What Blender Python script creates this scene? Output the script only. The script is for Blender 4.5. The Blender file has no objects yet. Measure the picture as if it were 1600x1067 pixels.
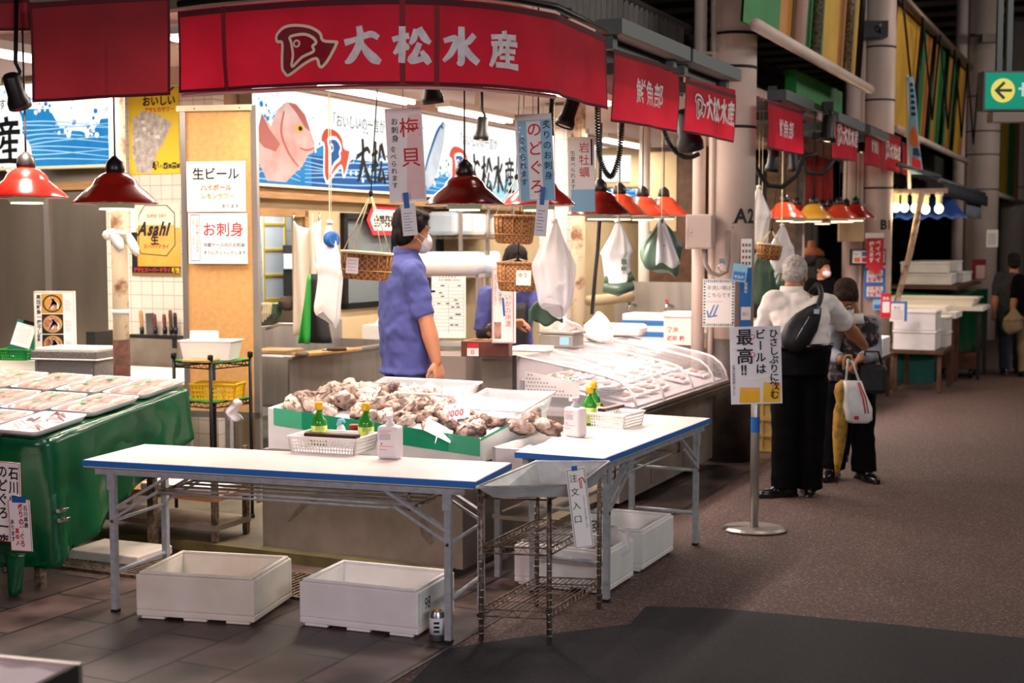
import bpy, math, random
from math import sin, cos, pi, radians as R
from mathutils import Vector as V, Matrix, Euler
random.seed(7)
SC = bpy.context.scene
COL = SC.collection
# ---------------------------------------------------------------- camera
F, H = 2100.0, 1.68
PITCH = math.atan((533.5-380)/F)
cam = bpy.data.cameras.new('camera'); camo = bpy.data.objects.new('camera', cam); COL.objects.link(camo)
cam.sensor_width = 36; cam.lens = F*36/1600; cam.clip_end = 200
camo.location = (0, 0, H); camo.rotation_euler = (pi/2-PITCH, 0, 0)
cam.dof.use_dof = True; cam.dof.focus_distance = 6.6; cam.dof.aperture_fstop = 2.8
SC.camera = camo
# ---------------------------------------------------------------- world, exposure
w = bpy.data.worlds.new('world'); SC.world = w; w.use_nodes = True
w.node_tree.nodes['Background'].inputs[0].default_value = (0.62, 0.66, 0.85, 1)
w.node_tree.nodes['Background'].inputs[1].default_value = 0.035
SC.view_settings.view_transform = 'Standard'; SC.view_settings.look = 'None'
SC.view_settings.gamma = 1; SC.view_settings.use_curve_mapping = False
SC.view_settings.exposure = 0.18
# ---------------------------------------------------------------- the market's grid: u across (towards the aisle), v along it
ANG = R(25); O = (-0.287, 5.472)
def S(u, v, z=0.0):
    return V((O[0]+u*cos(ANG)+v*sin(ANG), O[1]-u*sin(ANG)+v*cos(ANG), z))
def ray(x, y):
    a = (x-800)/F; b = (533.5-y)/F
    q = cos(PITCH)+b*sin(PITCH)
    return a/q, (-sin(PITCH)+b*cos(PITCH))/q
def atz(x, y, z=0.0):
    a, s = ray(x, y); t = (z-H)/s; return V((a*t, t, z))
def aty(x, y, Y):
    a, s = ray(x, y); return V((a*Y, Y, H+s*Y))
def atu(x, y, u):
    a, s = ray(x, y); q = S(u, 0)
    # (a t, t) = q + v*(sin, cos)
    t = (q.x*cos(ANG)-q.y*sin(ANG))/(a*cos(ANG)-sin(ANG)); return V((a*t, t, H+s*t))
def atv(x, y, v):
    a, s = ray(x, y); q = S(0, v)
    t = (q.x*sin(ANG)+q.y*cos(ANG))/(a*sin(ANG)+cos(ANG)); return V((a*t, t, H+s*t))
def uv(p):
    x, y = p[0]-O[0], p[1]-O[1]
    return x*cos(ANG)-y*sin(ANG), x*sin(ANG)+y*cos(ANG)
# ---------------------------------------------------------------- lamps of the place and added fills
def area(name, loc, rot, sx, sy, energy, col=(1, 1, 1)):
    l = bpy.data.lights.new(name, 'AREA'); l.shape = 'RECTANGLE'; l.size = sx; l.size_y = sy; l.energy = energy; l.color = col
    o = bpy.data.objects.new(name, l); COL.objects.link(o); o.location = loc; o.rotation_euler = rot; return o
WARMW = (1.0, 0.86, 0.74); PINKW = (1.0, 0.77, 0.77)
# fluorescent battens under the stall ceiling (built as things further down)
BATTENS = [(-2.5, 3.6+1.75*k) for k in range(5)] + [(-1.2, 2.6+1.75*k) for k in range(3)] + [(-4.6, 1.5), (-5.9, 1.5), (-3.3, 1.45), (-2.0, 1.45)]
for u, v in BATTENS:
    area('batten_light', S(u, v, 2.70), (0, 0, -ANG), 0.12, 1.3, 36, WARMW)
area('back_room_light', S(-4.6, 5.2, 2.6), (0, 0, 0), 0.6, 0.6, 45, (0.85, 0.95, 1.0))
# arcade lamps high over the aisle and the pink-lit stall behind the camera, with added fills out of frame
area('arcade_light', (2.6, 7.0, 6.4), (0, 0, 0), 1.2, 1.2, 44, (1.0, 0.76, 0.62))
area('arcade_light', (7.5, 15.0, 6.4), (0, 0, 0), 1.2, 1.2, 75, (1.0, 0.74, 0.64))
area('fill_light_front', (3.0, -2.5, 3.4), (R(72), 0, R(22)), 3.0, 0.7, 190, (0.92, 0.95, 1.0))  # added unseen fill from the front, brightening banners and box fronts
area('stall_light_behind', (-3.4, 0.4, 2.9), (R(34), 0, R(-14)), 1.8, 0.5, 95, (1.0, 0.66, 0.74))
area('fill_light_aisle', (6.6, 9.0, 4.4), (R(90), 0, R(80)), 3.0, 0.8, 85, (1.0, 0.90, 0.84))  # added unseen fill for the pillar and striped panels
area('fill_light_aisle', (12.5, 17.0, 4.4), (R(90), 0, R(80)), 3.0, 0.8, 110, (1.0, 0.90, 0.84))  # same added fill, further along the aisle
# ---------------------------------------------------------------- materials
def lin(h):
    if not isinstance(h, str): return tuple(h)
    h = h.lstrip('#'); c = [int(h[i:i+2], 16)/255 for i in (0, 2, 4)]
    return tuple(x/12.92 if x <= .04045 else ((x+.055)/1.055)**2.4 for x in c)
MATS = {}
def M(name, col, rough=.6, metal=0., col2=None, scale=8., bump=0., bscale=None, emit=0., trans=0., alpha=1., stretch=(1, 1, 1), contrast=(.35, .65), coat=0., sss=0., kind='noise', spec=None, thru=0.):
    if name in MATS: return name
    m = bpy.data.materials.new(name); m.use_nodes = True; nt = m.node_tree; N = nt.nodes; L = nt.links
    b = N['Principled BSDF']
    c = lin(col); b.inputs['Base Color'].default_value = (*c, 1); b.inputs['Roughness'].default_value = rough; b.inputs['Metallic'].default_value = metal
    if spec is not None: b.inputs['Specular IOR Level'].default_value = spec
    if coat: b.inputs['Coat Weight'].default_value = coat; b.inputs['Coat Roughness'].default_value = .08
    if trans: b.inputs['Transmission Weight'].default_value = trans
    if alpha < 1: b.inputs['Alpha'].default_value = alpha
    if sss: b.inputs['Subsurface Weight'].default_value = sss; b.inputs['Subsurface Radius'].default_value = (.02, .008, .004)
    tc = mp = None
    if col2 or bump:
        tc = N.new('ShaderNodeTexCoord'); mp = N.new('ShaderNodeMapping'); mp.inputs['Scale'].default_value = stretch
        L.new(tc.outputs['Object'], mp.inputs['Vector'])
    def tex(sc):
        if kind == 'noise':
            t = N.new('ShaderNodeTexNoise'); t.inputs['Scale'].default_value = sc; t.inputs['Detail'].default_value = 5; out = t.outputs['Fac']
        elif kind == 'voronoi':
            t = N.new('ShaderNodeTexVoronoi'); t.inputs['Scale'].default_value = sc; out = t.outputs['Distance']
        elif kind == 'wave':
            t = N.new('ShaderNodeTexWave'); t.inputs['Scale'].default_value = sc; t.inputs['Distortion'].default_value = 1.5; out = t.outputs['Fac']
        else:
            t = N.new('ShaderNodeTexChecker'); t.inputs['Scale'].default_value = sc; out = t.outputs['Fac']
        L.new(mp.outputs['Vector'], t.inputs['Vector']); return out
    if col2:
        r = N.new('ShaderNodeValToRGB'); r.color_ramp.elements[0].position = contrast[0]; r.color_ramp.elements[1].position = contrast[1]
        r.color_ramp.elements[0].color = (*c, 1); r.color_ramp.elements[1].color = (*lin(col2), 1)
        L.new(tex(scale), r.inputs['Fac']); L.new(r.outputs['Color'], b.inputs['Base Color'])
        if emit: L.new(r.outputs['Color'], b.inputs['Emission Color'])
    if emit:
        b.inputs['Emission Strength'].default_value = emit
        if not col2: b.inputs['Emission Color'].default_value = (*c, 1)
    if bump:
        bp = N.new('ShaderNodeBump'); bp.inputs['Strength'].default_value = bump; bp.inputs['Distance'].default_value = .01
        L.new(tex(bscale or scale*3), bp.inputs['Height']); L.new(bp.outputs['Normal'], b.inputs['Normal'])
    if emit:
        b.inputs['Specular IOR Level'].default_value = .1
        dk = tuple(x*.12 for x in c); b.inputs['Base Color'].default_value = (*dk, 1)
        for l in list(b.inputs['Base Color'].links): L.remove(l)
    if thru:     # cloth that lets light through
        tl = N.new('ShaderNodeBsdfTranslucent'); ms = N.new('ShaderNodeMixShader'); ms.inputs[0].default_value = thru
        src = b.inputs['Base Color'].links[0].from_socket if b.inputs['Base Color'].links else None
        if src: L.new(src, tl.inputs['Color'])
        else: tl.inputs['Color'].default_value = (*c, 1)
        out = N['Material Output']; L.new(b.outputs[0], ms.inputs[1]); L.new(tl.outputs[0], ms.inputs[2]); L.new(ms.outputs[0], out.inputs['Surface'])
    MATS[name] = m; return name
def Mbrick(name, c1, c2, mortar, bw, bh, ms=.01, rough=.4, rot=(0, 0, 0), offset=.5, bump=.3, dirt=None):
    m = bpy.data.materials.new(name); m.use_nodes = True; nt = m.node_tree; N = nt.nodes; L = nt.links; b = N['Principled BSDF']
    tc = N.new('ShaderNodeTexCoord'); mp = N.new('ShaderNodeMapping'); mp.inputs['Rotation'].default_value = rot
    t = N.new('ShaderNodeTexBrick'); t.offset = offset
    t.inputs['Color1'].default_value = (*lin(c1), 1); t.inputs['Color2'].default_value = (*lin(c2), 1); t.inputs['Mortar'].default_value = (*lin(mortar), 1)
    t.inputs['Scale'].default_value = 1; t.inputs['Brick Width'].default_value = bw; t.inputs['Row Height'].default_value = bh; t.inputs['Mortar Size'].default_value = ms
    L.new(tc.outputs['Object'], mp.inputs['Vector']); L.new(mp.outputs['Vector'], t.inputs['Vector'])
    b.inputs['Roughness'].default_value = rough
    out = t.outputs['Color']
    n = N.new('ShaderNodeTexNoise'); n.inputs['Scale'].default_value = 2.2 if dirt else 60; n.inputs['Detail'].default_value = 8
    L.new(tc.outputs['Object'], n.inputs['Vector'])
    if dirt:
        r = N.new('ShaderNodeValToRGB'); r.color_ramp.elements[0].position = .4; r.color_ramp.elements[1].position = .66
        r.color_ramp.elements[0].color = (*lin(dirt), 1); r.color_ramp.elements[1].color = (1, 1, 1, 1)
        L.new(n.outputs['Fac'], r.inputs['Fac'])
        mx = N.new('ShaderNodeMixRGB'); mx.blend_type = 'MULTIPLY'; mx.inputs[0].default_value = 1
        L.new(out, mx.inputs[1]); L.new(r.outputs['Color'], mx.inputs[2]); out = mx.outputs[0]
        rr = N.new('ShaderNodeMapRange'); rr.inputs[3].default_value = .22; rr.inputs[4].default_value = .62; L.new(n.outputs['Fac'], rr.inputs[0]); L.new(rr.outputs[0], b.inputs['Roughness'])
    L.new(out, b.inputs['Base Color'])
    bp = N.new('ShaderNodeBump'); bp.inputs['Strength'].default_value = bump; bp.inputs['Distance'].default_value = .004; bp.invert = True
    L.new(t.outputs['Fac'], bp.inputs['Height']); L.new(bp.outputs['Normal'], b.inputs['Normal'])
    MATS[name] = m; return name
# the palette
M('white_paper', '#f4f1ea', .7); M('ink', '#15151a', .7); M('red_ink', '#c8262e', .7); M('pink_ink', '#d8606a', .7); M('blue_ink', '#2a68b4', .7); M('grey_ink', '#6a6a70', .7); M('orange_ink', '#e0731c', .7); M('olive_ink', '#a3a11a', .7); M('teal_ink', '#0d5a52', .7)
M('blue_tape', '#1f62ae', .45, bump=.05); M('blue_trim', '#2a74c6', .4)
M('laminate', '#e6ddd6', .35, col2='#d8cec6', scale=3)
M('cream_edge', '#d8d0ae', .5); M('grey_tube', '#aeb2b4', .42, .1, col2='#9a9ea0', scale=30)
M('rusty_steel', '#8f8170', .45, .5, col2='#57432f', scale=40); M('rust', '#5a2c17', .8, col2='#33190e', scale=25)
M('foam', '#efeeea', .85, col2='#e6e4de', scale=7, bump=.05, bscale=220, kind='noise'); M('foam_dirty', '#ebe5d8', .85, col2='#dcd3c2', scale=5, bump=.05, bscale=220)
M('stainless', '#c4bfb8', .36, .7, col2='#8e8a84', scale=6, stretch=(1, 1, .12), contrast=(.2, .8)); M('stainless_dull', '#a79c90', .45, .5, col2='#8d8378', scale=5, bump=.03, bscale=60)
M('stainless_dark', '#5c544d', .4, .4, col2='#443d38', scale=4); M('galvanised', '#d2d4d2', .4, .15, col2='#b9bcba', scale=14)
M('chrome', '#c6c6c8', .15, 1.)
M('green_sheet', '#07552f', .25, col2='#054426', scale=3, bump=.25, bscale=6, coat=.1)
M('green_tape', '#18a878', .35, col2='#129a6c', scale=5); M('green_tape_pale', '#52bd8e', .35)
M('red_cloth', '#d2233e', .75, col2='#bd1b34', scale=3, bump=.15, bscale=90, thru=.55); M('red_hem', '#4d0b14', .8); M('maroon_cloth', '#9a262e', .75, col2='#821e26', scale=2, bump=.15, bscale=90, thru=.3)
M('banner_white', '#e6e0dd', .7, col2='#d2c9c7', scale=30); M('banner_dark_red', '#7d1620', .75); M('banner_cream', '#e8d3b4', .7)  # banner print colours; the dark red is logo fill and seams
M('enamel_red', '#b3241a', .22, coat=.4, col2='#9c1d15', scale=5); M('enamel_maroon', '#7c1a14', .2, coat=.5, col2='#571009', scale=5); M('enamel_orange', '#d9482a', .25, coat=.4); M('enamel_yellow', '#e0a63a', .25, coat=.4); M('enamel_inside', '#f0e6d8', .4)
M('bakelite', '#1d1716', .35); M('black_plastic', '#121213', .45); M('black_metal', '#17171a', .4, .5); M('cable', '#101010', .6)
M('tube_glow', '#fff3e2', .5, emit=5.); M('bulb_glow', '#ffe9c4', .4, emit=2.3); M('bulb_warm', '#ffd79a', .4, emit=9.); M('lamp_ring', '#cfc9a0', .4, emit=.25)
M('concrete', '#6b604c', .55, col2='#3f3a2c', scale=2.6, bump=.35, bscale=30, contrast=(.3, .7)); M('concrete_moss', '#6c6136', .6, col2='#4a4527', scale=5, bump=.3, bscale=40)
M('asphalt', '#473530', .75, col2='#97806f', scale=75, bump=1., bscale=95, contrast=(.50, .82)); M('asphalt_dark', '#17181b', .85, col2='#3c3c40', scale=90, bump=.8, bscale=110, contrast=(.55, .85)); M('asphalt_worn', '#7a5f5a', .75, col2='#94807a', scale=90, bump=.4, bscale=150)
Mbrick('paving', '#574c48', '#4a413e', '#1d1917', .6, .3, .006, .5, dirt='#6b5f58')
Mbrick('white_tile', '#ece4d8', '#e6dccf', '#a89c8c', .1, .1, .0022, .25, rot=(R(90), 0, 0), offset=0)
M('wall_cream', '#c9b48f', .8, col2='#bda680', scale=3); M('wall_pink', '#c9a8a0', .8); M('ceiling_paint', '#d8bcb4', .8); M('wood_lintel', '#a98252', .6, col2='#8d683d', scale=4, stretch=(1, 1, 12))
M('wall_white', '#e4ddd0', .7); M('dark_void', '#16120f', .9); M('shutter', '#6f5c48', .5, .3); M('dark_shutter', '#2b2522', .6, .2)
M('pillar_paint', '#e0cfc2', .5, col2='#d4c0b2', scale=2, bump=.05, bscale=30); M('pillar_dirty', '#4a3c33', .6, col2='#2b231d', scale=8)
M('pole_paint', '#cdb99a', .55, col2='#7d5232', scale=9, contrast=(.50, .66)); M('plywood', '#dca868', .7, col2='#d39d5c', scale=30, bump=.04); M('alu', '#b9b3ad', .35, .8)
M('roof_sheet', '#5a5754', .6, .3, col2='#474543', scale=5); M('roof_dark', '#221e1c', .8); M('steel_channel', '#596262', .55, .3)
M('stripe_green', '#1f8a40', .6, col2='#187434', scale=2); M('stripe_orange', '#c58434', .6, col2='#ad7028', scale=2); M('stripe_yellow', '#dcae20', .6, col2='#c4981a', scale=2); M('bright_green', '#0a7a2a', .6)
M('skin', '#bb7f5c', .5, sss=.08, col2='#bf8360', scale=12); M('skin_old', '#a8714f', .55, sss=.08, col2='#99633f', scale=14); M('hair_black', '#0e0b0a', .75, spec=.15, col2='#2a2320', scale=60, stretch=(1, 1, .2), bump=.5, bscale=90); M('hair_grey', '#b9b2aa', .75, col2='#87807a', scale=50, bump=.5, bscale=90); M('hair_brown', '#3a2a22', .75, spec=.2, col2='#241914', scale=60, bump=.5, bscale=90)
M('smock_blue', '#4a4f8e', .85, col2='#424780', scale=5, bump=.7, bscale=7); M('navy_cloth', '#12172e', .8, col2='#0e1224', scale=6, bump=.2, bscale=14); M('mask_white', '#e8e6ea', .7, bump=.1, bscale=30); M('shirt_white', '#e6e0da', .8, col2='#d9d2cb', scale=5, bump=.8, bscale=7); M('trouser_black', '#080709', .95, spec=.1, bump=.3, bscale=10); M('shoe_black', '#0d0b0b', .25); M('apron_black', '#1b1a1c', .6, bump=.2, bscale=12)
M('vest_pattern', '#2b2429', .8, col2='#77696b', scale=26, contrast=(.5, .6)); M('sleeve_grey', '#8a8f9c', .75, bump=.3, bscale=14); M('grey_cloth', '#2a2b30', .8, col2='#1f2024', scale=6); M('khaki_cloth', '#8d7a5c', .8); M('denim', '#2b3442', .8)
M('bag_nylon', '#101012', .5, bump=.25, bscale=30); M('zip_metal', '#b8b8bb', .3, .9)
M('umbrella_yellow', '#b58a2c', .55, col2='#8a6a2a', scale=24, bump=.3, bscale=14, contrast=(.5, .6)); M('bamboo', '#b8954f', .5)
M('clear_bag', '#e6e2e4', .25, alpha=.62, bump=.6, bscale=16); M('white_bag', '#ece8e4', .35, bump=.5, bscale=14); M('green_bag', '#46604c', .4, bump=.4, bscale=12, alpha=.95); M('pale_blue_bag', '#c9d8e4', .35, alpha=.7, bump=.4, bscale=14)
M('wicker', '#b0743c', .6, col2='#6d3f1c', scale=60, bump=.9, bscale=60, kind='checker'); M('wicker_pale', '#c08a52', .6, col2='#875226', scale=70, bump=.9, bscale=70, kind='checker'); M('rope', '#d8c8a2', .8)
M('oyster', '#b39a88', .7, col2='#54423a', scale=22, bump=1., bscale=40, contrast=(.42, .6)); M('oyster_pale', '#d8c2b4', .7, col2='#8a7163', scale=20, bump=1., bscale=36, contrast=(.44, .66)); M('stain', '#6b6056', .5, .2, col2='#8d8175', scale=14); M('stainless_wall', '#94897c', .38, .75, col2='#6f665b', scale=2.2, stretch=(1, 1, .25), contrast=(.3, .7)); M('oyster_flesh', '#d9c7ba', .35)
M('ice', '#eef0f2', .3, bump=.8, bscale=40, alpha=.95); M('clear_plastic', '#eef2f2', .12, alpha=.34); M('tray_foam', '#f2ecea', .6); M('cling_film', '#ffffff', .06, alpha=.13); M('fish_flesh', '#cc9480', .4, col2='#a86a5e', scale=14, bump=.5, bscale=30); M('fish_pale', '#dcae9a', .4, col2='#c08a78', scale=10, bump=.4, bscale=24); M('fish_dark', '#7d4a48', .4); M('leaf_green', '#3fa35a', .5); M('squid', '#e6d6d2', .35)
M('case_glass', '#ffffff', .03, alpha=.16, coat=.5); M('window_glass', '#8f9a9c', .05, alpha=.45); M('case_inside', '#c4b9bc', .5); M('mesh_steel', '#9a958e', .4, .7, col2='#5a5550', scale=90, kind='checker')
M('crate_yellow', '#d8b668', .55); M('basket_yellow', '#e6b81a', .45); M('basket_green', '#2ca03c', .45); M('tub_white', '#efe9de', .4); M('basket_white', '#efece8', .4); M('teal_crate', '#0c5c58', .5)
M('bottle_green', '#2f8a2c', .1, alpha=.88, coat=.5); M('cap_yellow', '#f2b70c', .4); M('label_lime', '#d6dc6a', .5, col2='#7fae3a', scale=40); M('soy_dark', '#2a100c', .2); M('cap_red', '#8f1a16', .35); M('spray_white', '#f0e9ea', .4); M('tissue', '#ecebee', .6); M('lacquer', '#3f1614', .3)
M('wood_dark', '#5e3c22', .55, col2='#43290f', scale=9, stretch=(1, 6, 1)); M('wood_pale', '#b98a58', .6, col2='#a0733f', scale=9, stretch=(1, 6, 1)); M('wood_red', '#6e3a2a', .55, col2='#54281b', scale=8); M('cutting_board', '#c09a5e', .6, col2='#a67f45', scale=10)
M('cooler_grey', '#8f8a84', .7, col2='#5f5a55', scale=160); M('clip_green', '#1f6f5e', .4); M('steel_blade', '#a9a9a9', .3, .9)
M('conduit', '#8d8078', .5); M('box_paint', '#b9a8a0', .5); M('sign_white', '#dfe0e4', .6); M('sign_paper_blue', '#8fc4de', .6); M('sign_green', '#18a888', .5, emit=.55); M('sign_yellow', '#f0df6a', .5, emit=.75); M('sign_pale', '#d6efe6', .5, emit=.6); M('sign_arrow', '#0a3c38', .5)
M('lb_white', '#f6f6f4', .5, emit=1.0); M('lb_blue', '#1780c8', .5, emit=.8, col2='#2e9ad8', scale=4); M('lb_deep', '#1763ae', .5, emit=.7); M('lb_pale', '#a6d6ee', .5, emit=.9); M('lb_pink', '#eba697', .5, emit=.8, col2='#f6d3c6', scale=5); M('lb_rose', '#dd8070', .5, emit=.65); M('lb_red', '#e2553c', .5, emit=.75); M('lb_ink', '#20242a', .5, emit=.12); M('lb_silver', '#b9c6d4', .5, emit=.8, col2='#e8eef2', scale=6); M('lb_yellow', '#f0c040', .5, emit=.8)
M('poster_yellow', '#f2d21c', .5); M('poster_amber', '#e8a030', .4, col2='#f0c470', scale=3); M('poster_foam', '#efe7d2', .4); M('poster_ice', '#d9d2c8', .5, col2='#a79f9a', scale=24); M('poster_navy', '#23214a', .5); M('poster_brown', '#8a6a3a', .5); M('beer', '#e2a80c', .4, col2='#f0c020', scale=6); M('photo_fish', '#c99878', .5, col2='#6f4038', scale=40); M('photo_gold', '#c9963c', .5); M('photo_black', '#1c1918', .5)
M('tarp_blue', '#1d4a9a', .5, bump=.3, bscale=8); M('awning_grey', '#2a2f38', .7); M('stripe_box_blue', '#2f78c4', .4); M('cardboard', '#a67844', .7); M('speaker_red', '#a8321f', .4); M('lime', '#9ad03a', .5); M('terracotta', '#a35d3a', .7); M('brush_bristle', '#6d5d50', .9, bump=1., bscale=120)
M('pale_roll', '#c8d6ea', .5, col2='#f2f2f4', scale=9, contrast=(.45,.55)); M('tin', '#b0b0b4', .25, .9); M('gold_tin', '#c89a3c', .3, .8)
# ---------------------------------------------------------------- mesh builder: one MB becomes ONE object
_TS = bpy.data.scenes.new('glyph_bench')
_GC = {}
def glyph(ch, bold=0.):
    k = (ch, bold)
    if k not in _GC:
        c = bpy.data.curves.new('g', 'FONT'); c.body = ch; c.offset = bold; c.resolution_u = 3
        o = bpy.data.objects.new('g', c); _TS.collection.objects.link(o)
        vl = _TS.view_layers[0]; vl.update(); dg = vl.depsgraph
        me = bpy.data.meshes.new_from_object(o.evaluated_get(dg))
        vs = [(v.co.x, v.co.y) for v in me.vertices]; fs = [tuple(p.vertices) for p in me.polygons]
        xs = [v[0] for v in vs] or [0, .3]
        _GC[k] = (vs, fs, min(xs), max(xs))
        bpy.data.objects.remove(o); bpy.data.curves.remove(c); bpy.data.meshes.remove(me)
    return _GC[k]
class MB:
    def __init__(s): s.v = []; s.f = []; s.m = []; s.sm = []; s.mats = []; s.x = None
    def mi(s, m):
        if m not in s.mats: s.mats.append(m)
        return s.mats.index(m)
    def add(s, vs, fs, mat, smooth=False):
        o = len(s.v); i = s.mi(mat)
        if s.x is not None: vs = [s.x @ V(p) for p in vs]
        s.v += [tuple(p) for p in vs]
        for f in fs: s.f.append(tuple(o+k for k in f)); s.m.append(i); s.sm.append(smooth)
        return s
    def box(s, c, d, mat, rz=0., rx=0., ry=0.):
        x, y, z = d[0]/2, d[1]/2, d[2]/2
        q = [V((a*x, b*y, e*z)) for e in (-1, 1) for b in (-1, 1) for a in (-1, 1)]
        if rz or rx or ry:
            E = Euler((rx, ry, rz)).to_matrix(); q = [E @ p for p in q]
        q = [p+V(c) for p in q]
        return s.add(q, [(0, 2, 3, 1), (4, 5, 7, 6), (0, 1, 5, 4), (2, 6, 7, 3), (0, 4, 6, 2), (1, 3, 7, 5)], mat)
    def bx(s, a, b, mat):
        return s.box([(a[i]+b[i])/2 for i in range(3)], [abs(b[i]-a[i]) for i in range(3)], mat)
    def bar(s, a, b, wd, ht, mat):      # rectangular bar from a to b
        a = V(a); b = V(b); d = (b-a); n = d.normalized(); up = V((0, 0, 1)) if abs(n.z) < .95 else V((0, 1, 0))
        sx = n.cross(up).normalized()*wd/2; sy = n.cross(sx).normalized()*ht/2
        q = [p+i*sx+j*sy for p in (a, b) for i, j in ((-1, -1), (1, -1), (1, 1), (-1, 1))]
        return s.add(q, [(0, 1, 2, 3), (7, 6, 5, 4), (0, 4, 5, 1), (1, 5, 6, 2), (2, 6, 7, 3), (3, 7, 4, 0)], mat)
    def tube(s, pts, r, mat, n=8, closed=False, smooth=True, cap=True):
        P = [V(p) for p in pts]; k = len(P); rr = r if isinstance(r, (list, tuple)) else [r]*k
        vs = []; last = None
        for i, p in enumerate(P):
            if closed: t = P[(i+1) % k]-P[i-1]
            else: t = P[min(i+1, k-1)]-P[max(i-1, 0)]
            t = t.normalized() if t.length > 1e-9 else V((0, 0, 1))
            if last is None:
                up = V((0, 0, 1)) if abs(t.z) < .9 else V((1, 0, 0)); a = t.cross(up).normalized()
            else:
                a = (last-t*last.dot(t)); a = a.normalized() if a.length > 1e-6 else t.orthogonal().normalized()
            last = a; b = t.cross(a)
            vs += [p+(a*cos(2*pi*j/n)+b*sin(2*pi*j/n))*rr[i] for j in range(n)]
        fs = []
        for i in range(k if closed else k-1):
            o, q = i*n, ((i+1) % k)*n
            fs += [(o+j, o+(j+1) % n, q+(j+1) % n, q+j) for j in range(n)]
        if cap and not closed: fs += [tuple(range(n))[::-1], tuple((k-1)*n+j for j in range(n))]
        return s.add(vs, fs, mat, smooth)
    def lathe(s, prof, mat, c=(0, 0, 0), n=24, smooth=True, sx=1., sy=1., ax=None):
        vs = []
        for r, z in prof:
            for j in range(n):
                a = 2*pi*j/n; vs.append(V((r*cos(a)*sx, r*sin(a)*sy, z)))
        if ax is not None:
            q = V((0, 0, 1)).rotation_difference(V(ax)); vs = [q @ p for p in vs]
        vs = [p+V(c) for p in vs]
        fs = []
        for i in range(len(prof)-1):
            o, q = i*n, (i+1)*n
            fs += [(o+j, o+(j+1) % n, q+(j+1) % n, q+j) for j in range(n)]
        if prof[0][0] > 1e-6: fs.append(tuple(range(n))[::-1])
        if prof[-1][0] > 1e-6: fs.append(tuple((len(prof)-1)*n+j for j in range(n)))
        return s.add(vs, fs, mat, smooth)
    def ell(s, c, r, mat, rot=(0, 0, 0), n=14, m=9, noise=0., smooth=True):
        E = Euler(rot).to_matrix(); vs = []
        rng = random.Random(int((c[0]*31+c[1]*57+c[2]*91)*1000)) if noise else None
        for i in range(m+1):
            t = pi*i/m
            for j in range(n):
                a = 2*pi*j/n; k = 1+(rng.uniform(-noise, noise) if noise and 0 < i < m else 0)
                vs.append(E @ V((r[0]*sin(t)*cos(a)*k, r[1]*sin(t)*sin(a)*k, r[2]*cos(t)*k))+V(c))
        fs = []
        for i in range(m):
            o, q = i*n, (i+1)*n
            fs += [(o+j, q+j, q+(j+1) % n, o+(j+1) % n) for j in range(n)]
        return s.add(vs, fs, mat, smooth)
    def poly(s, pts, mat): return s.add(pts, [tuple(range(len(pts)))], mat)
    def grid(s, fn, nu, nv, mat, smooth=True, thick=0.):
        vs = [V(fn(i/nu, j/nv)) for j in range(nv+1) for i in range(nu+1)]
        g = nu+1
        fs = [(j*g+i, j*g+i+1, (j+1)*g+i+1, (j+1)*g+i) for j in range(nv) for i in range(nu)]
        if thick:
            nr = []
            for j in range(nv+1):
                for i in range(nu+1):
                    du = vs[j*g+min(i+1, nu)]-vs[j*g+max(i-1, 0)]; dv = vs[min(j+1, nv)*g+i]-vs[max(j-1, 0)*g+i]
                    n = du.cross(dv); nr.append(n.normalized() if n.length > 1e-12 else V((0, 0, 1)))
            k = len(vs); vs = vs+[p-n*thick for p, n in zip(vs, nr)]
            fs2 = [tuple(q+k for q in f[::-1]) for f in fs]
            rim = [(i, i+1) for i in range(nu)]+[(nv*g+i+1, nv*g+i) for i in range(nu)]+[((j+1)*g, j*g) for j in range(nv)]+[(j*g+nu, (j+1)*g+nu) for j in range(nv)]
            fs = fs+fs2+[(b, a, a+k, b+k) for a, b in rim]
        return s.add(vs, fs, mat, smooth)
    def loft(s, rings, mat, smooth=True, cap=True):
        n = len(rings[0]); vs = [p for r in rings for p in r]; fs = []
        for i in range(len(rings)-1):
            o, q = i*n, (i+1)*n
            fs += [(o+j, o+(j+1) % n, q+(j+1) % n, q+j) for j in range(n)]
        if cap: fs += [tuple(range(n))[::-1], tuple((len(rings)-1)*n+j for j in range(n))]
        return s.add(vs, fs, mat, smooth)
    # lettering: fr maps (x, y) metres on a sheet to a point
    def text(s, fr, txt, x, y, h, mat, vertical=False, bold=0.02, squeeze=1., centre=False, adv=1.):
        cx, cy = x, y
        if centre and not vertical:
            wd = 0
            for ch in txt:
                wd += (1.0 if ord(ch) > 0x2E80 else .62)*h*squeeze*adv
            cx = x-wd/2
        for ch in txt:
            wide = ord(ch) > 0x2E80
            if ch in ' \u3000':
                if vertical: cy -= h*.6
                else: cx += h*.45*squeeze
                continue
            vs, fs, x0, x1 = glyph(ch, bold)
            if vertical and ch in 'ー-〜':
                q = [fr(cx+.5*h*squeeze-(py-.38)*h*squeeze, cy-h*.46-(px-.5)*h) for px, py in vs]
                q = [fr(cx+(.5+(py-.38))*h*squeeze, cy-h*.46-(px-.5)*h) for px, py in vs]
            else:
                q = [fr(cx+px*h*squeeze, cy+(py-(.86 if vertical else 0))*h) for px, py in vs]
            s.add(q, fs, mat)
            if vertical: cy -= h*1.04*adv
            else: cx += (1.0 if wide else x1+.06)*h*squeeze*adv
        return s
    def shape(s, fr, pts, mat): return s.poly([fr(*p) for p in pts], mat)
    def disc(s, fr, c, r, mat, n=24, ry=None, a0=0, a1=2*pi):
        return s.poly([fr(c[0]+r*cos(a0+(a1-a0)*j/n), c[1]+(ry or r)*sin(a0+(a1-a0)*j/n)) for j in range(n+(1 if a1-a0 < 6.2 else 0))], mat)
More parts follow.
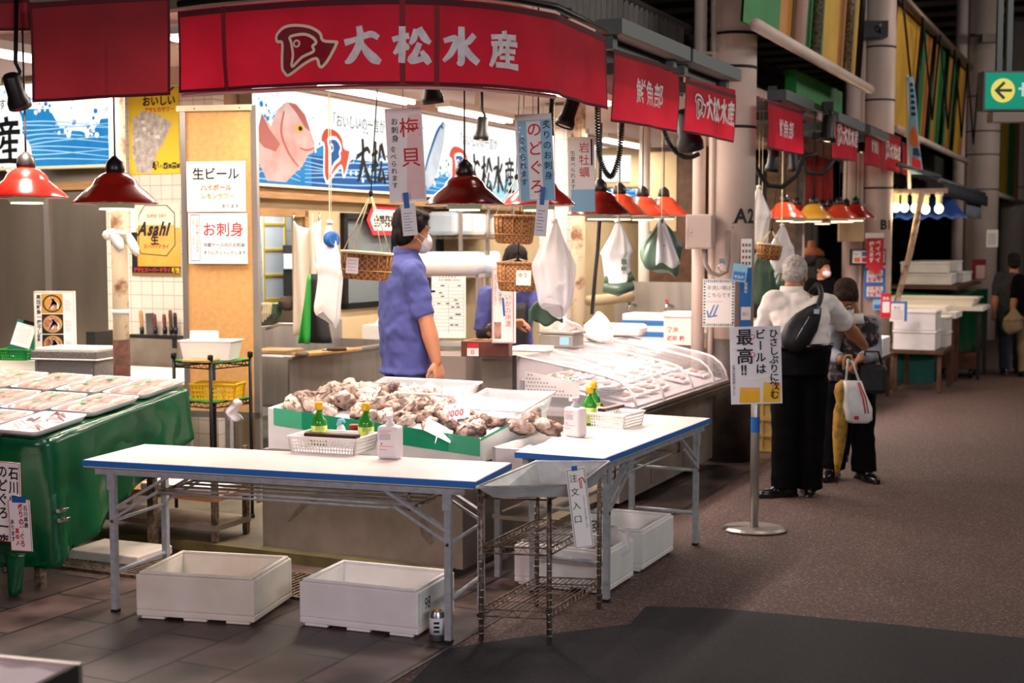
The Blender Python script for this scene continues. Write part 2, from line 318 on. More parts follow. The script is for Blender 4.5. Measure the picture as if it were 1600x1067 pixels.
    def rect(s, fr, x0, y0, x1, y1, mat): return s.poly([fr(x0, y0), fr(x1, y0), fr(x1, y1), fr(x0, y1)], mat)
    def stroke(s, fr, pts, mat, sub=5):      # ribbon along (x, y, width) with rounded ends, splined
        P = pts; out = []
        for i in range(len(P)-1):
            p0 = P[max(i-1, 0)]; p1 = P[i]; p2 = P[i+1]; p3 = P[min(i+2, len(P)-1)]
            for k in range(sub):
                t = k/sub
                out.append([.5*((2*b)+(-a+c)*t+(2*a-5*b+4*c-d)*t*t+(-a+3*b-3*c+d)*t**3) for a, b, c, d in zip(p0, p1, p2, p3)])
        out.append(list(P[-1]))
        L, Rr = [], []
        for i, (x, y, wd) in enumerate(out):
            a = out[max(i-1, 0)]; b = out[min(i+1, len(out)-1)]
            dx, dy = b[0]-a[0], b[1]-a[1]; l = math.hypot(dx, dy) or 1; nx, ny = -dy/l*wd/2, dx/l*wd/2
            if i == 0: x -= dx/l*wd*.25; y -= dy/l*wd*.25
            L.append(fr(x+nx, y+ny)); Rr.append(fr(x-nx, y-ny))
        k = len(L)
        return s.add(L+Rr, [(i, k+i, k+i+1, i+1) for i in range(k-1)], mat)
    def build(s, name, parent=None, label=None, cat=None, group=None, kind=None, loc=None, rot=None, bevel=0., seg=2, remesh=0., smoothit=0, subsurf=0, solid=0., wrinkle=None):
        me = bpy.data.meshes.new(name); me.from_pydata(s.v, [], s.f); me.update()
        for m in s.mats: me.materials.append(MATS[m])
        me.polygons.foreach_set('material_index', s.m); me.polygons.foreach_set('use_smooth', s.sm)
        o = bpy.data.objects.new(name, me); COL.objects.link(o)
        if parent is not None: o.parent = parent
        if loc is not None: o.location = loc
        if rot is not None: o.rotation_euler = rot
        if solid:
            q = o.modifiers.new('s', 'SOLIDIFY'); q.thickness = solid; q.offset = 0
        if remesh:
            q = o.modifiers.new('r', 'REMESH'); q.mode = 'VOXEL'; q.voxel_size = remesh; q.use_smooth_shade = True
        if smoothit:
            q = o.modifiers.new('sm', 'SMOOTH'); q.iterations = smoothit; q.factor = .5
        if wrinkle:
            tx = bpy.data.textures.new('folds', 'CLOUDS'); tx.noise_scale = wrinkle[1]; tx.noise_depth = 1
            q = o.modifiers.new('w', 'DISPLACE'); q.texture = tx; q.strength = wrinkle[0]; q.mid_level = .5; q.texture_coords = 'LOCAL'
        if subsurf:
            q = o.modifiers.new('ss', 'SUBSURF'); q.levels = subsurf; q.render_levels = subsurf
        if bevel:
            q = o.modifiers.new('b', 'BEVEL'); q.width = bevel; q.segments = seg; q.limit_method = 'ANGLE'; q.angle_limit = R(40)
        tag(o, label, cat, group, kind); return o
def tag(o, label=None, cat=None, group=None, kind=None):
    for k, v in (('label', label), ('category', cat), ('group', group), ('kind', kind)):
        if v: o[k] = v
    return o
def thing(name, label, cat, loc=(0, 0, 0), rz=0., group=None, rot=None):
    o = bpy.data.objects.new(name, None); COL.objects.link(o); o.empty_display_size = .1
    o.location = loc; o.rotation_euler = rot or (0, 0, rz); return tag(o, label, cat, group)
def kids(o): return [c for c in COL.objects if c.parent == o]
def dup(o, loc=None, rz=None, label=None, group=None, parent=None, rot=None):
    c = o.copy(); COL.objects.link(c)
    if parent is not None: c.parent = parent
    if loc is not None: c.location = loc
    if rz is not None: c.rotation_euler = (0, 0, rz)
    if rot is not None: c.rotation_euler = rot
    if label: c['label'] = label
    if group: c['group'] = group
    for k in kids(o): dup(k, parent=c)
    return c
def mb(): return MB()
def struct(name, m, **k): return m.build(name, kind='structure', **k)
def sheet(o, ex, ey, off=.0015):     # frame of a flat sheet: origin o, unit x and y, lifted off the sheet
    o = V(o); ex = V(ex); ey = V(ey); n = ex.cross(ey)
    return lambda x, y: o+ex*x+ey*y+n*off
XZ = lambda off=.0015, y=0.: (lambda a, b: V((a, y-off, b)))    # a sheet standing in local x-z, facing -y
EU = V((cos(ANG), -sin(ANG), 0)); EV = V((sin(ANG), cos(ANG), 0)); EZ = V((0, 0, 1))
RZ = -ANG
# ================================================================ THE SETTING
MATS.pop('paving'); bpy.data.materials.remove(bpy.data.materials['paving'])
Mbrick('paving', '#7a625b', '#574844', '#120f0e', .6, .3, .009, .5, rot=(0, 0, R(90)), bump=.8, dirt='#5f544f')
def flat(name, pts, mat, z=0., kind='structure', **k):
    m = mb(); m.poly([(p[0], p[1], z) for p in pts], mat); return m.build(name, kind=kind, **k)
def shop(m, name, **k):        # a mesh written in the market's own grid
    return m.build(name, loc=(O[0], O[1], 0), rot=(0, 0, RZ), **k)
flat('road', [(-20, -8), (40, -8), (40, 60), (-20, 60)], 'asphalt', -.004)
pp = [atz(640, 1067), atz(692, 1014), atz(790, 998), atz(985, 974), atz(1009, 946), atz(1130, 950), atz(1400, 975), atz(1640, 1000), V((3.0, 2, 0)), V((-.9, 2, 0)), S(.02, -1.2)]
flat('road_patch', pp, 'asphalt_dark', -.002, label='dark patch of newer asphalt, with shadow painted in')  # newer asphalt, its colour darkened to carry shadow as well
m = mb(); m.poly([(-9, -7, 0), (.02, -7, 0), (.02, 30, 0), (-9, 30, 0)], 'paving'); shop(m, 'floor', kind='structure')
# raised wet concrete of the stall, with a mossy lip
m = mb(); m.bx((-9, 1.06, 0), (-.50, 30, .05), 'concrete'); m.bx((-9, .98, 0), (-.50, 1.06, .055), 'concrete_moss'); shop(m, 'floor_stall', kind='structure')
# drain grating along the front
m = mb()
for k in range(118): m.box((-4.1+k*.03, .60, .006), (.012, .40, .014), 'rusty_steel')
for v in (.40, .80): m.bx((-4.12, v-.01, 0), (-.55, v+.01, .014), 'rusty_steel')
shop(m, 'floor_grating', kind='structure')
# partition facing the camera: stainless sheets on the left, white tile on the right
m = mb(); m.bx((-9, 3.0, 0), (-4.42, 3.12, 2.9), 'stainless_wall'); m.bx((-5.02, 2.985, .5), (-4.97, 3.0, 2.1), 'alu'); m.bx((-9, 2.97, 2.08), (-4.42, 3.0, 2.14), 'wood_lintel'); shop(m, 'wall_stainless', kind='structure')
m = mb(); m.bx((-4.42, 3.0, 0), (-3.42, 3.12, 2.9), 'white_tile'); shop(m, 'wall_tile', kind='structure')
Mbrick('white_tile_side', '#ece9e4', '#e6e2dc', '#a8a49c', .15, .15, .003, .25, rot=(0, R(90), 0), offset=0)
# rear wall of the stall along the market, with a doorway and a sliding window
def vof(px, py, u): return uv(atu(px, py, u))[1]
UR = -3.5
d0, d1 = vof(402, 420, UR), vof(473, 420, UR); w0, w1 = vof(532, 420, UR), vof(688, 420, UR)
zt = atu(440, 338, UR).z; zw0, zw1 = atu(600, 478, UR).z, atu(600, 335, UR).z
m = mb()
m.bx((UR-.1, 3.12, 0), (UR, d0, 2.9), 'wall_cream'); m.bx((UR-.1, d0, zt), (UR, d1, 2.9), 'wall_cream'); m.bx((UR-.1, d1, 0), (UR, w0, 2.9), 'wall_cream')
m.bx((UR-.1, w0, 0), (UR, w1, zw0), 'wall_cream'); m.bx((UR-.1, w0, zw1), (UR, w1, 2.9), 'wall_cream'); m.bx((UR-.1, w1, 0), (UR, 13, 2.9), 'wall_cream')
shop(m, 'wall_rear', kind='structure')
m = mb(); m.bx((UR, d0-.05, 0), (UR+.03, d0, zt+.05), 'wood_lintel'); m.bx((UR, d1, 0), (UR+.03, d1+.05, zt+.05), 'wood_lintel'); m.bx((UR, d0-.05, zt), (UR+.03, d1+.05, zt+.06), 'wood_lintel'); shop(m, 'door_1', kind='structure')
m = mb(); m.bx((UR-1.5, 3.3, 0), (UR-1.4, 8.2, 2.9), 'white_tile_side'); shop(m, 'wall_back_room', kind='structure')
# window with dark frames
fr = mb()
for v in (w0, (w0+w1)/2-.03, w1-.06): fr.bx((UR-.02, v, zw0), (UR+.04, v+.06, zw1), 'black_metal')
for z in (zw0, zw1-.05): fr.bx((UR-.02, w0, z), (UR+.04, w1, z+.05), 'black_metal')
wo = shop(fr, 'window_1', kind='structure')
g = mb(); g.bx((UR-.012, w0+.05, zw0+.04), (UR-.006, w1-.05, zw1-.04), 'window_glass'); g.build('window_pane', parent=wo, kind='structure')
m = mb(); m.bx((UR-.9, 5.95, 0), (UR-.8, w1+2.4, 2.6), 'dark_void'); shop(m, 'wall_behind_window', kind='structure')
# wooden rail under the lit sign and the pinkish steel over it
m = mb(); m.bx((UR, 3.12, 2.02), (UR+.10, 12.5, 2.115), 'wood_lintel'); shop(m, 'beam_under_sign', kind='structure')
m = mb(); m.bx((UR, 3.12, 2.86), (UR+.25, 12.5, 2.93), 'wall_pink'); shop(m, 'beam_over_sign', kind='structure')
m = mb(); m.bx((-9, 1.1, 2.93), (-.42, 13, 3.0), 'ceiling_paint'); shop(m, 'ceiling', kind='structure')
for z, v in ((2.80, 1.3), (2.80, 2.9)):
    m = mb(); m.bx((-7, v, z), (-.6, v+.07, z+.13), 'wall_pink'); shop(m, 'beam_ceiling', kind='structure')
m = mb(); m.bx((-.62, 1.2, 2.62), (-.5, 5.0, 2.75), 'wall_pink'); m.bx((-.62, 5.6, 2.62), (-.5, 12.8, 2.75), 'rusty_steel'); shop(m, 'beam_front', kind='structure')
# fascia of corrugated sheet over the awnings, dark roof behind
def corr(u, v0, v1, z0, z1, mat, name):
    m = mb(); n = int((v1-v0)/.05)
    m.grid(lambda a, b: (u+(.012 if int(a*n+.5) % 2 else 0), v0+a*(v1-v0), z0+b*(z1-z0)), n, 1, mat, smooth=False, thick=.01); return shop(m, name, kind='structure')
corr(-.60, 1.7, 5.0, 2.76, 3.30, 'roof_sheet', 'wall_fascia'); corr(-.60, 5.5, 10.1, 2.76, 3.10, 'roof_sheet', 'wall_fascia'); corr(-.60, 11.0, 20, 2.5, 3.15, 'roof_sheet', 'wall_fascia')
m = mb(); m.grid(lambda a, b: (-.6-a*3.5, -1+b*40, 3.28+a*.9), 1, 1, 'roof_dark', thick=.06); shop(m, 'roof_stalls', kind='structure')
m = mb(); m.bx((-8, -.3, 2.95), (.0, 1.1, 3.05), 'roof_dark'); shop(m, 'roof_front', kind='structure')
m = mb(); m.bx((-14, -9, 6.6), (14, 60, 6.8), 'roof_dark')
for k in range(30): m.bx((-14, 10+k*1.4, 6.5), (14, 10.12+k*1.4, 6.6), 'rusty_steel')
shop(m, 'ceiling_arcade', kind='structure')
m = mb(); m.bx((-14, 46, 0), (14, 46.2, 6.6), 'dark_void'); shop(m, 'wall_far', kind='structure')
m = mb(); m.bx((-9.1, -2, 0), (-9, 30, 3), 'dark_void'); shop(m, 'wall_left', kind='structure')
# closed shutters along the stalls beyond
m = mb(); n = 60
m.grid(lambda a, b: (-3.0+(.02 if int(b*n+.5) % 2 else 0), 13.0+a*30, b*2.9), 1, n, 'dark_shutter', smooth=False); shop(m, 'wall_shutters', kind='structure')
m = mb(); p0, p1 = uv(atv(1196, 400, 9.2))[0], uv(atv(1243, 400, 9.2))[0]; n = 44
m.grid(lambda a, b: (p0+a*(p1-p0), 9.2+(.03 if int(b*n+.5) % 2 else 0), .2+b*2.6), 1, n, 'shutter', smooth=False, thick=.01); m.bx((p1, 9.15, 0), (p1+.08, 9.25, 2.9), 'pillar_dirty'); shop(m, 'wall_shutter', kind='structure')
m = mb(); m.bx((-3.4, 13.0, 0), (-1.3, 13.1, 2.8), 'dark_shutter'); shop(m, 'wall_stall_end', kind='structure')
# painted stripe panels hung high along the frontage, on a pipe rail
def stripes(cols, z0, z1, u0, u1, name, poles, lean=.3):
    m = mb()
    for a, b, c in cols: m.add([(u0, a, z0), (u0, b, z0), (u1, b+lean, z1), (u1, a+lean, z1), (u0-.02, a, z0), (u0-.02, b, z0), (u1-.02, b+lean, z1), (u1-.02, a+lean, z1)], [(0, 1, 2, 3), (7, 6, 5, 4), (0, 4, 5, 1)], c)
    va, vb = cols[0][0], cols[-1][1]; m.tube([(u0+.09, va, z0-.03), (u0+.09, vb, z0-.03)], .045, 'pillar_paint', n=14)
    for v, mt, r_ in poles: m.tube([(u0+.06, v, z0), (u1+.07, v+lean+.1, z1)], r_, mt)
    return shop(m, name, kind='structure')
def runs(pxs, cols, u, y): return [(vof(a, y, u), vof(b, y, u), c) for a, b, c in zip(pxs, pxs[1:], cols)]
G_, O_, Y_ = 'stripe_green', 'stripe_orange', 'stripe_yellow'
c1 = runs([1160, 1196, 1216, 1236, 1284, 1306, 1322, 1345], [G_, G_, O_, G_, Y_, O_, Y_], .02, 100)
stripes(c1, 3.22, 5.6, .02, .05, 'wall_striped_panel', [(vof(1236, 100, .02), 'wall_pink', .05), (vof(1262, 100, .02), 'rusty_steel', .045), (vof(1312, 120, .02), 'rusty_steel', .04), (vof(1330, 120, .02), 'black_metal', .03)])
c2 = runs([1389, 1417, 1429, 1437, 1446, 1453, 1459, 1467, 1475, 1482, 1490, 1497, 1503], [Y_, Y_, G_, O_, G_, O_, G_, G_, O_, G_, Y_, O_], -.15, 200)
stripes(c2, 3.05, 4.55, -.15, -.12, 'wall_striped_panel', [(vof(x, 200, -.15), 'black_metal', .03) for x in (1419, 1440, 1462, 1480)])
stripes([(19.8, 21, Y_), (21, 22.5, G_), (22.5, 24, Y_), (24, 25.5, G_), (25.5, 28, O_)], 2.6, 5.2, .1, .1, 'wall_striped_panel', [])
m = mb(); m.bx((-.3, 7.0, 2.98), (-.2, 9.0, 3.2), 'bright_green'); shop(m, 'trim_1', kind='structure')
# truss over the second run of panels
m = mb()
m.tube([(-.05, 10.9, 4.55), (-.05, 18.6, 4.55)], .06, 'rusty_steel')
for k in range(5): m.tube([(0.02, 11.2+k*1.6, 4.5), (.05, 12.0+k*1.6, 3.3), (.02, 12.8+k*1.6, 4.5)], .014, 'black_metal')
shop(m, 'beam_truss', kind='structure')
# pillars with pipes, strapped with wire; A2 and B1 are painted on
def pillar(c, r, name, pipes, txt=None, dirty=0., top=6.5, straps=(2.55, 3.0, 3.25, 3.7)):
    m = mb(); m.lathe([(r, dirty or 0), (r, top)], 'pillar_paint', c=(c.x, c.y, 0), n=32)
    if dirty: m.lathe([(r+.004, 0), (r+.004, dirty)], 'pillar_dirty', c=(c.x, c.y, 0), n=32)
    for z in straps: m.lathe([(r+.006, z), (r+.006, z+.02)], 'cable', c=(c.x, c.y, 0), n=32)
    for dx, dy, pr in pipes: m.tube([(c.x+dx, c.y+dy, .3), (c.x+dx, c.y+dy, top)], pr, 'pillar_paint', n=14)
    if txt:
        a0 = R(-68)
        def f(x, y):
            a = a0+x/r; return V((c.x+(r+.004)*cos(a), c.y+(r+.004)*sin(a), y))
        m.text(f, txt[0], -.075, txt[1], .15, 'ink', bold=.03, adv=.93)
        if txt[0] == 'A2':
            for z in (1.83, 1.80): m.rect(f, -.09, z-.004, .12, z+.004, 'ink')
    return struct(name, m)
PA = aty(1141, 500, 10.4); pillar(PA, .178, 'pillar', [(-.255, -.02, .05), (-.165, -.10, .022)], ('A2', 1.835), dirty=.95)
PB = aty(1366, 500, 15.6); pillar(PB, .18, 'pillar', [(-.30, -.05, .10), (-.2, -.1, .02)], ('B1', 1.84), straps=(2.3, 3.3, 3.9))
PC = aty(1528, 500, 23.6); pillar(PC, .29, 'pillar', [(-.42, -.05, .10)], straps=(2.6, 3.2, 3.6, 4.2))
PD = aty(1577, 500, 30); pillar(PD, .27, 'pillar', [(-.5, 0, .12), (.4, 0, .14)], straps=(2.6, 2.9))
# ================================================================ AWNING BANNERS
K_DAI = [[(.06, .60, .13), (.35, .68, .10), (.72, .80, .13), (.93, .70, .10)], [(.42, .98, .12), (.45, .72, .15), (.36, .42, .15), (.18, .14, .14), (.03, .06, .05)], [(.48, .58, .08), (.62, .34, .16), (.80, .16, .19), (.98, .06, .10)]]
K_MATSU = [[(.02, .66, .11), (.22, .72, .10), (.42, .76, .12)], [(.24, .96, .13), (.24, .50, .14), (.22, .04, .13)], [(.22, .66, .08), (.14, .42, .12), (.02, .28, .06)], [(.28, .56, .08), (.36, .46, .12), (.42, .42, .06)],
           [(.60, .90, .11), (.54, .68, .13), (.44, .54, .06)], [(.70, .94, .12), (.82, .72, .16), (.98, .58, .08)], [(.68, .54, .11), (.58, .30, .13), (.46, .12, .14), (.62, .12, .12), (.82, .18, .10)], [(.76, .34, .09), (.86, .18, .15), (.96, .04, .12)]]
K_SUI = [[(.50, 1.0, .13), (.50, .55, .15), (.50, .10, .14), (.40, .12, .06)], [(.06, .66, .10), (.36, .72, .12), (.24, .36, .13), (.02, .12, .07)], [(.84, .82, .12), (.70, .66, .12), (.56, .58, .07)], [(.56, .58, .09), (.72, .32, .15), (.98, .10, .13)]]
K_SAN = [[(.50, 1.0, .12), (.52, .90, .12)], [(.10, .84, .10), (.50, .88, .10), (.90, .88, .12)], [(.34, .82, .09), (.40, .72, .10)], [(.68, .84, .10), (.60, .72, .09)], [(.10, .66, .10), (.55, .70, .10), (.95, .70, .11)], [(.18, .68, .10), (.18, .36, .13), (.03, .04, .08)],
         [(.40, .60, .09), (.36, .46, .10), (.26, .36, .05)], [(.34, .48, .09), (.62, .50, .09), (.88, .50, .10)], [(.36, .30, .08), (.62, .32, .08), (.84, .32, .09)], [(.24, .10, .11), (.62, .10, .11), (.98, .08, .13)], [(.60, .64, .10), (.60, .36, .11), (.60, .10, .11)]]
BRUSH = [K_DAI, K_MATSU, K_SUI, K_SAN]
def brush_name(m, fr, x, y, h, gap, mat, fat=1.):
    for k, ch in enumerate(BRUSH):
        for st in ch: m.stroke(fr, [(x+k*gap+a*h, y+b*h*.98, wd*h*fat) for a, b, wd in st], mat)
# the stall's mark: a letter-like fish head with an arrow for its mouth
def lift(fr, d):     # same sheet, a hair further out
    def g(x, y):
        p = V(fr(x, y)); e = 1e-3
        n = (V(fr(x+e, y))-p).cross(V(fr(x, y+e))-p)
        return p+n.normalized()*d
    return g
LOGO_OUT = [(0, .585), (.03, .652), (.14, .733), (.315, .755), (.56, .72), (.733, .625), (.79, .505), (.985, .48), (1.0, .45), (.88, .22), (.785, .105), (.735, .127), (.687, .235), (.504, .167), (.22, .005), (.14, .046), (.10, .113), (.10, .275), (.105, .50), (.02, .523)]
LOGO_IN = [(.248, .585), (.477, .612), (.625, .555), (.68, .475), (.625, .423), (.639, .342), (.45, .261), (.275, .127), (.294, .302), (.267, .49)]
def full_logo(m, fr, x, y, s, outline, fill, inner, d=.0012, wd=.036, ys=1.):
    def closed(P, sub=4):
        n = len(P); out = []
        for i in range(n):
            p0, p1, p2, p3 = P[i-1], P[i], P[(i+1) % n], P[(i+2) % n]
            for q in range(sub):
                t = q/sub; out.append(tuple(.5*((2*b)+(-a+c)*t+(2*a-5*b+4*c-e)*t*t+(-a+3*b-3*c+e)*t**3) for a, b, c, e in zip(p0, p1, p2, p3)))
        return out
    def at(k):
        g = lift(fr, k*d); return lambda a, b: g(x+a*s, y+b*s*ys)
    A, B = closed(LOGO_OUT), closed(LOGO_IN)
    m.shape(at(0), A, fill); m.shape(at(1), B, inner)
    for k, P in ((2, A), (2, B)): m.stroke(at(k), [(a, b, wd) for a, b in P+[P[0], P[1]]], outline, sub=1)
    m.disc(at(2), (.36, .475), .062, outline, 16); m.disc(at(3), (.36, .475), .034, inner, 12)
def cloth_banner(name, label, path, z0, z1, mat='red_cloth', hem=True, art=None, n=40, ztop=None, group='red awning banners of the stall', seams=()):
    # path: list of (x, y) followed by the cloth; local frame = world
    P = [V((p[0], p[1], 0)) for p in path]; L = [0]
    for a, b in zip(P, P[1:]): L.append(L[-1]+(b-a).length)
    T = L[-1]
    def at(s_):
        s_ = max(-.02, min(T+.02, s_))
        for i in range(len(P)-1):
            if s_ <= L[i+1] or i == len(P)-2:
                return P[i]+(P[i+1]-P[i])*((s_-L[i])/(L[i+1]-L[i]))
    rng = random.Random(len(name)*13+int(T*97)); ph = rng.uniform(0, 6)
    def zz(t, b):
        lo = z0[0]+(z0[1]-z0[0])*t if isinstance(z0, tuple) else z0; hi = z1[0]+(z1[1]-z1[0])*t if isinstance(z1, tuple) else z1
        return lo+(hi-lo)*b
    def fr(x, y):
        s_ = x; p = at(s_); q = (at(s_+.02)-at(s_-.02)); nn = V((q.y, -q.x, 0)).normalized() if q.length > 1e-6 else V((0, -1, 0))
        t = s_/T; h = zz(t, 1)-zz(t, 0); b = y/h
        wv = (.012*sin(s_*6+ph+b*1.5)+.006*sin(s_*17+ph*2+b*3))*(1-b)
        return p+nn*wv+V((0, 0, zz(t, b)))
    m = mb(); hh = zz(0, 1)-zz(0, 0)
    m.grid(lambda a, b: fr(a*T, b*(zz(a, 1)-zz(a, 0))), n, 6, mat)
    f1 = lift(fr, .0015)
    if hem:
        k = n
        for y0, y1 in ((0, .014), (hh-.03, hh-.004)):
            m.grid(lambda a, b: f1(a*T, y0+b*(y1-y0)), k, 1, 'red_hem')
        for x0, x1 in ((0, .012), (T-.012, T)): m.grid(lambda a, b: f1(x0+a*(x1-x0), b*(hh-.002)), 1, 6, 'red_hem')
        for q in range(int(T/.14)): m.disc(f1, (.07+q*.14, hh-.017), .006, 'ink', 8)
    for sx in seams: m.grid(lambda a, b: f1(sx-.012+a*.024, b*hh), 1, 6, 'banner_dark_red')
    if art: art(m, lift(fr, .003), T, hh)
    return m.build(name, label=label, cat='banner', group=group)
# the long curved one over the front of the stall
pc = [aty(x, 140, Y) for x, Y in ((280, 6.22), (345, 6.10), (420, 6.0), (500, 5.92), (575, 5.88), (650, 5.88), (720, 5.93), (795, 6.06), (868, 6.28), (908, 6.62), (946, 6.98))]
path = [(p.x, p.y) for p in pc]
# smooth the path
def smooth_path(P, sub=6):
    out = []
    for i in range(len(P)-1):
        p0 = P[max(i-1, 0)]; p1 = P[i]; p2 = P[i+1]; p3 = P[min(i+2, len(P)-1)]
        for k in range(sub):
            t = k/sub; out.append(tuple(.5*((2*b)+(-a+c)*t+(2*a-5*b+4*c-d)*t*t+(-a+3*b-3*c+d)*t**3) for a, b, c, d in zip(p0, p1, p2, p3)))
    out.append(tuple(P[-1])); return out
path_s = smooth_path(path[:9])+[path[9], path[10]]
ZB0, ZB1 = 2.365, 2.735
def art_main(m, fr, T, h):
    # arc length of a picture column: nearest path sample
    def sx(px):
        best = None; acc = 0; prev = None
        for x, y in path_s:
            if prev: acc += math.hypot(x-prev[0], y-prev[1])
            d = abs(800+F*x/y-px)
            if best is None or d < best[0]: best = (d, acc)
            prev = (x, y)
        return best[1]
    a = sx(432); b = sx(533)
    full_logo(m, fr, a+.004, .048, (b-a), 'banner_cream', 'banner_dark_red', 'red_cloth', wd=.045)
    x0 = sx(546); x1 = sx(612)
    brush_name(m, fr, x0, .085, .165, x1-x0+.005, 'banner_white', 1.35)
cloth_banner('awning_banner', 'long curved red banner with white brush lettering and fish-head mark over the stall front', path_s, ZB0, ZB1, art=art_main, n=90, seams=(.27, 1.12, 1.27))
a, b = aty(50, 150, 6.42), aty(268, 150, 6.32)
cloth_banner('awning_banner', 'plain faded red banner at the left end, without lettering', [(a.x, a.y), ((a.x+b.x)/2, (a.y+b.y)/2-.02), (b.x, b.y)], (2.345, 2.365), (2.81, 2.80), mat='maroon_cloth')
a, b = aty(-70, 40, 6.6), aty(47, 40, 6.6)
cloth_banner('awning_banner', 'dark red cloth corner hanging at the far left above the spotlight', [(a.x, a.y), (b.x, b.y)], (2.70, 2.71), 2.86, mat='maroon_cloth')
def art_sen(m, fr, T, h):
    q = min(.135, T*.16)
    m.text(fr, '鮮魚部', T*.30, h*.5-q*.42, q*1.08, 'banner_white', bold=.014, squeeze=T*.145/(q*1.08))
def art_small(m, fr, T, h):
    s_ = T*.17; full_logo(m, fr, T*.16, h*.30, T*.19, 'banner_white', 'banner_dark_red', 'red_cloth', wd=.07, ys=h*.46/(.755*T*.19))
    brush_name(m, fr, T*.37, h*.33, T*.145, T*.155, 'banner_white', 1.25)
BN = [(958, 1060, 190, 207, 75, 118, art_sen, 'red banner with three blocky white characters, just right of the long curved one'),
      (1070, 1148, 207, 223, 122, 140, art_small, 'red banner with white fish-head mark in front of pillar A2'),
      (1198, 1253, 232, 243, 155, 172, art_sen, 'red banner with three blocky white characters, first one beyond pillar A2'),
      (1300, 1341, 247, 254, 173, 191, art_small, 'red banner with white fish-head mark, left of pillar B1'),
      (1352, 1378, 257, 264, 192, 203, art_sen, 'small distant red banner with three characters in front of pillar B1'),
      (1379, 1407, 265, 271, 204, 214, art_small, 'small distant red banner with fish-head mark right of pillar B1'),
      (1408, 1418, 272, 276, 220, 229, None, 'last and smallest red banner, beyond pillar B1')]
for x0, x1, yb0, yb1, yt0, yt1, art, lab in BN:
    a, b = atu(x0, yb0, 0.0), atu(x1, yb1, 0.0); c, d = atu(x0, yt0, 0.0), atu(x1, yt1, 0.0)
    cloth_banner('awning_banner', lab, [(a.x, a.y), ((a.x+b.x)/2+.004, (a.y+b.y)/2), (b.x, b.y)], (a.z, b.z), (c.z, d.z), art=art, n=14)
# grey steel cassettes that carry the banners along the aisle
for k, (v0, v1) in enumerate(((1.95, 3.15), (3.2, 4.3), (5.6, 6.6), (7.6, 8.9), (9.2, 10.3))):
    m = mb(); m.bx((-.10, v0, 2.79), (.05, v1, 2.87), 'steel_channel'); m.bx((-.45, v0+.05, 2.72), (-.02, v0+.12, 2.79), 'steel_channel'); m.bx((-.45, v1-.12, 2.72), (-.02, v1-.05, 2.79), 'steel_channel'); m.bx((-.10, v0, 2.74), (-.07, v1, 2.79), 'black_metal')
    shop(m, 'awning_cassette', label='grey steel awning case above the %s' % ('three-character banner nearest the curved one', 'fish-head banner in front of pillar A2', 'three-character banner just beyond pillar A2', 'fish-head banner left of pillar B1', 'small banner in front of pillar B1')[k], cat='awning', group='awning cases along the aisle')
m = mb(); m.tube([(x, y+.03, 2.77) for x, y in path_s], .018, 'black_metal'); m.tube([(x, y+.05, 2.36) for x, y in path_s[:-2]], .010, 'wall_pink'); m.build('awning_rail', label='curved dark pipe that carries the long red banner', cat='rail')
# ================================================================ FOLDING TABLES
def folding_table(name, label, c, rz, L, D, lab_tape):
    t = thing(name, label, 'table', c, rz)
    h = .70; m = mb(); m.box((0, 0, h-.014), (L, D, .028), 'laminate'); m.build('table_top', t, bevel=.003)
    m = mb(); e = .004
    m.box((0, -D/2-e/2, h-.015), (L+2*e, e, .026), 'blue_trim'); m.box((L/2+e/2, 0, h-.015), (e, D, .026), 'blue_trim'); m.box((-L/2-e/2, 0, h-.015), (e, D, .026), 'blue_trim')
    m.box((0, -D/2+.003, h-.031), (L, .006, .006), 'cream_edge'); m.box((L/2-.003, 0, h-.031), (.006, D, .006), 'cream_edge'); m.build('edge_tape', t, label='blue tape along the table edge')
    m = mb(); m.box((0, -D/2+.03, h-.048), (L-.1, .03, .035), 'grey_tube'); m.box((0, D/2-.03, h-.048), (L-.1, .03, .035), 'grey_tube'); m.build('under_frame', t)
    for sx in (-1, 1):
        for sy in (-1, 1):
            x, y = sx*(L/2-.13), sy*(D/2-.035)
            m = mb(); m.bar((x, y, 0.012), (x, y, h-.03), .028, .028, 'grey_tube'); m.box((x, y-.016, h-.10), (.04, .006, .07), 'grey_tube')
            m.box((x, y-.0155, .42), (.012, .004, .012), 'rust'); lg = m.build('leg', t); m = mb(); m.box((x, y, .006), (.032, .032, .012), 'black_plastic'); m.build('rubber_foot', lg)
            m = mb(); m.bar((x-sx*.01, y, h-.22), (x-sx*.30, y, h-.055), .03, .012, 'grey_tube'); m.bar((x, y+.012*sy, h-.27), (x-sx*.24, y+.012*sy, h-.13), .012, .012, 'grey_tube'); m.build('brace', t)
        for z_, r_ in ((.18, .011), (.42, .009)): m = mb(); m.tube([(sx*(L/2-.13), -D/2+.04, z_), (sx*(L/2-.13), D/2-.04, z_)], r_, 'grey_tube'); m.build('stretcher', t)
    m = mb()
    for k in range(5): y = -D/2+.08+k*(D-.16)/4; m.tube([(-L/2+.30, y, h-.15), (L/2-.30, y, h-.15)], .006, 'grey_tube', n=6)
    for x in (-L/2+.32, L/2-.32): m.tube([(x, -D/2+.07, h-.15), (x, D/2-.07, h-.15)], .007, 'rusty_steel', n=6); m.tube([(x, -D/2+.07, h-.15), (x, -D/2+.07, h-.05)], .006, 'rusty_steel', n=6)
    m.build('wire_shelf', t); return t
def rect_frame(fl, fr_):
    d = fr_-fl; return math.atan2(d.y, d.x), d.length
a, b = atz(130, 718, .70), atz(742, 752, .70); rz1, L1 = rect_frame(a, b); D1 = .50
c1 = (a+b)/2+V((-sin(rz1), cos(rz1), 0))*D1/2
T1 = folding_table('folding_table', 'long white folding table in front, with blue edge and condiment basket', (c1.x, c1.y, 0), rz1, L1, D1, 0)
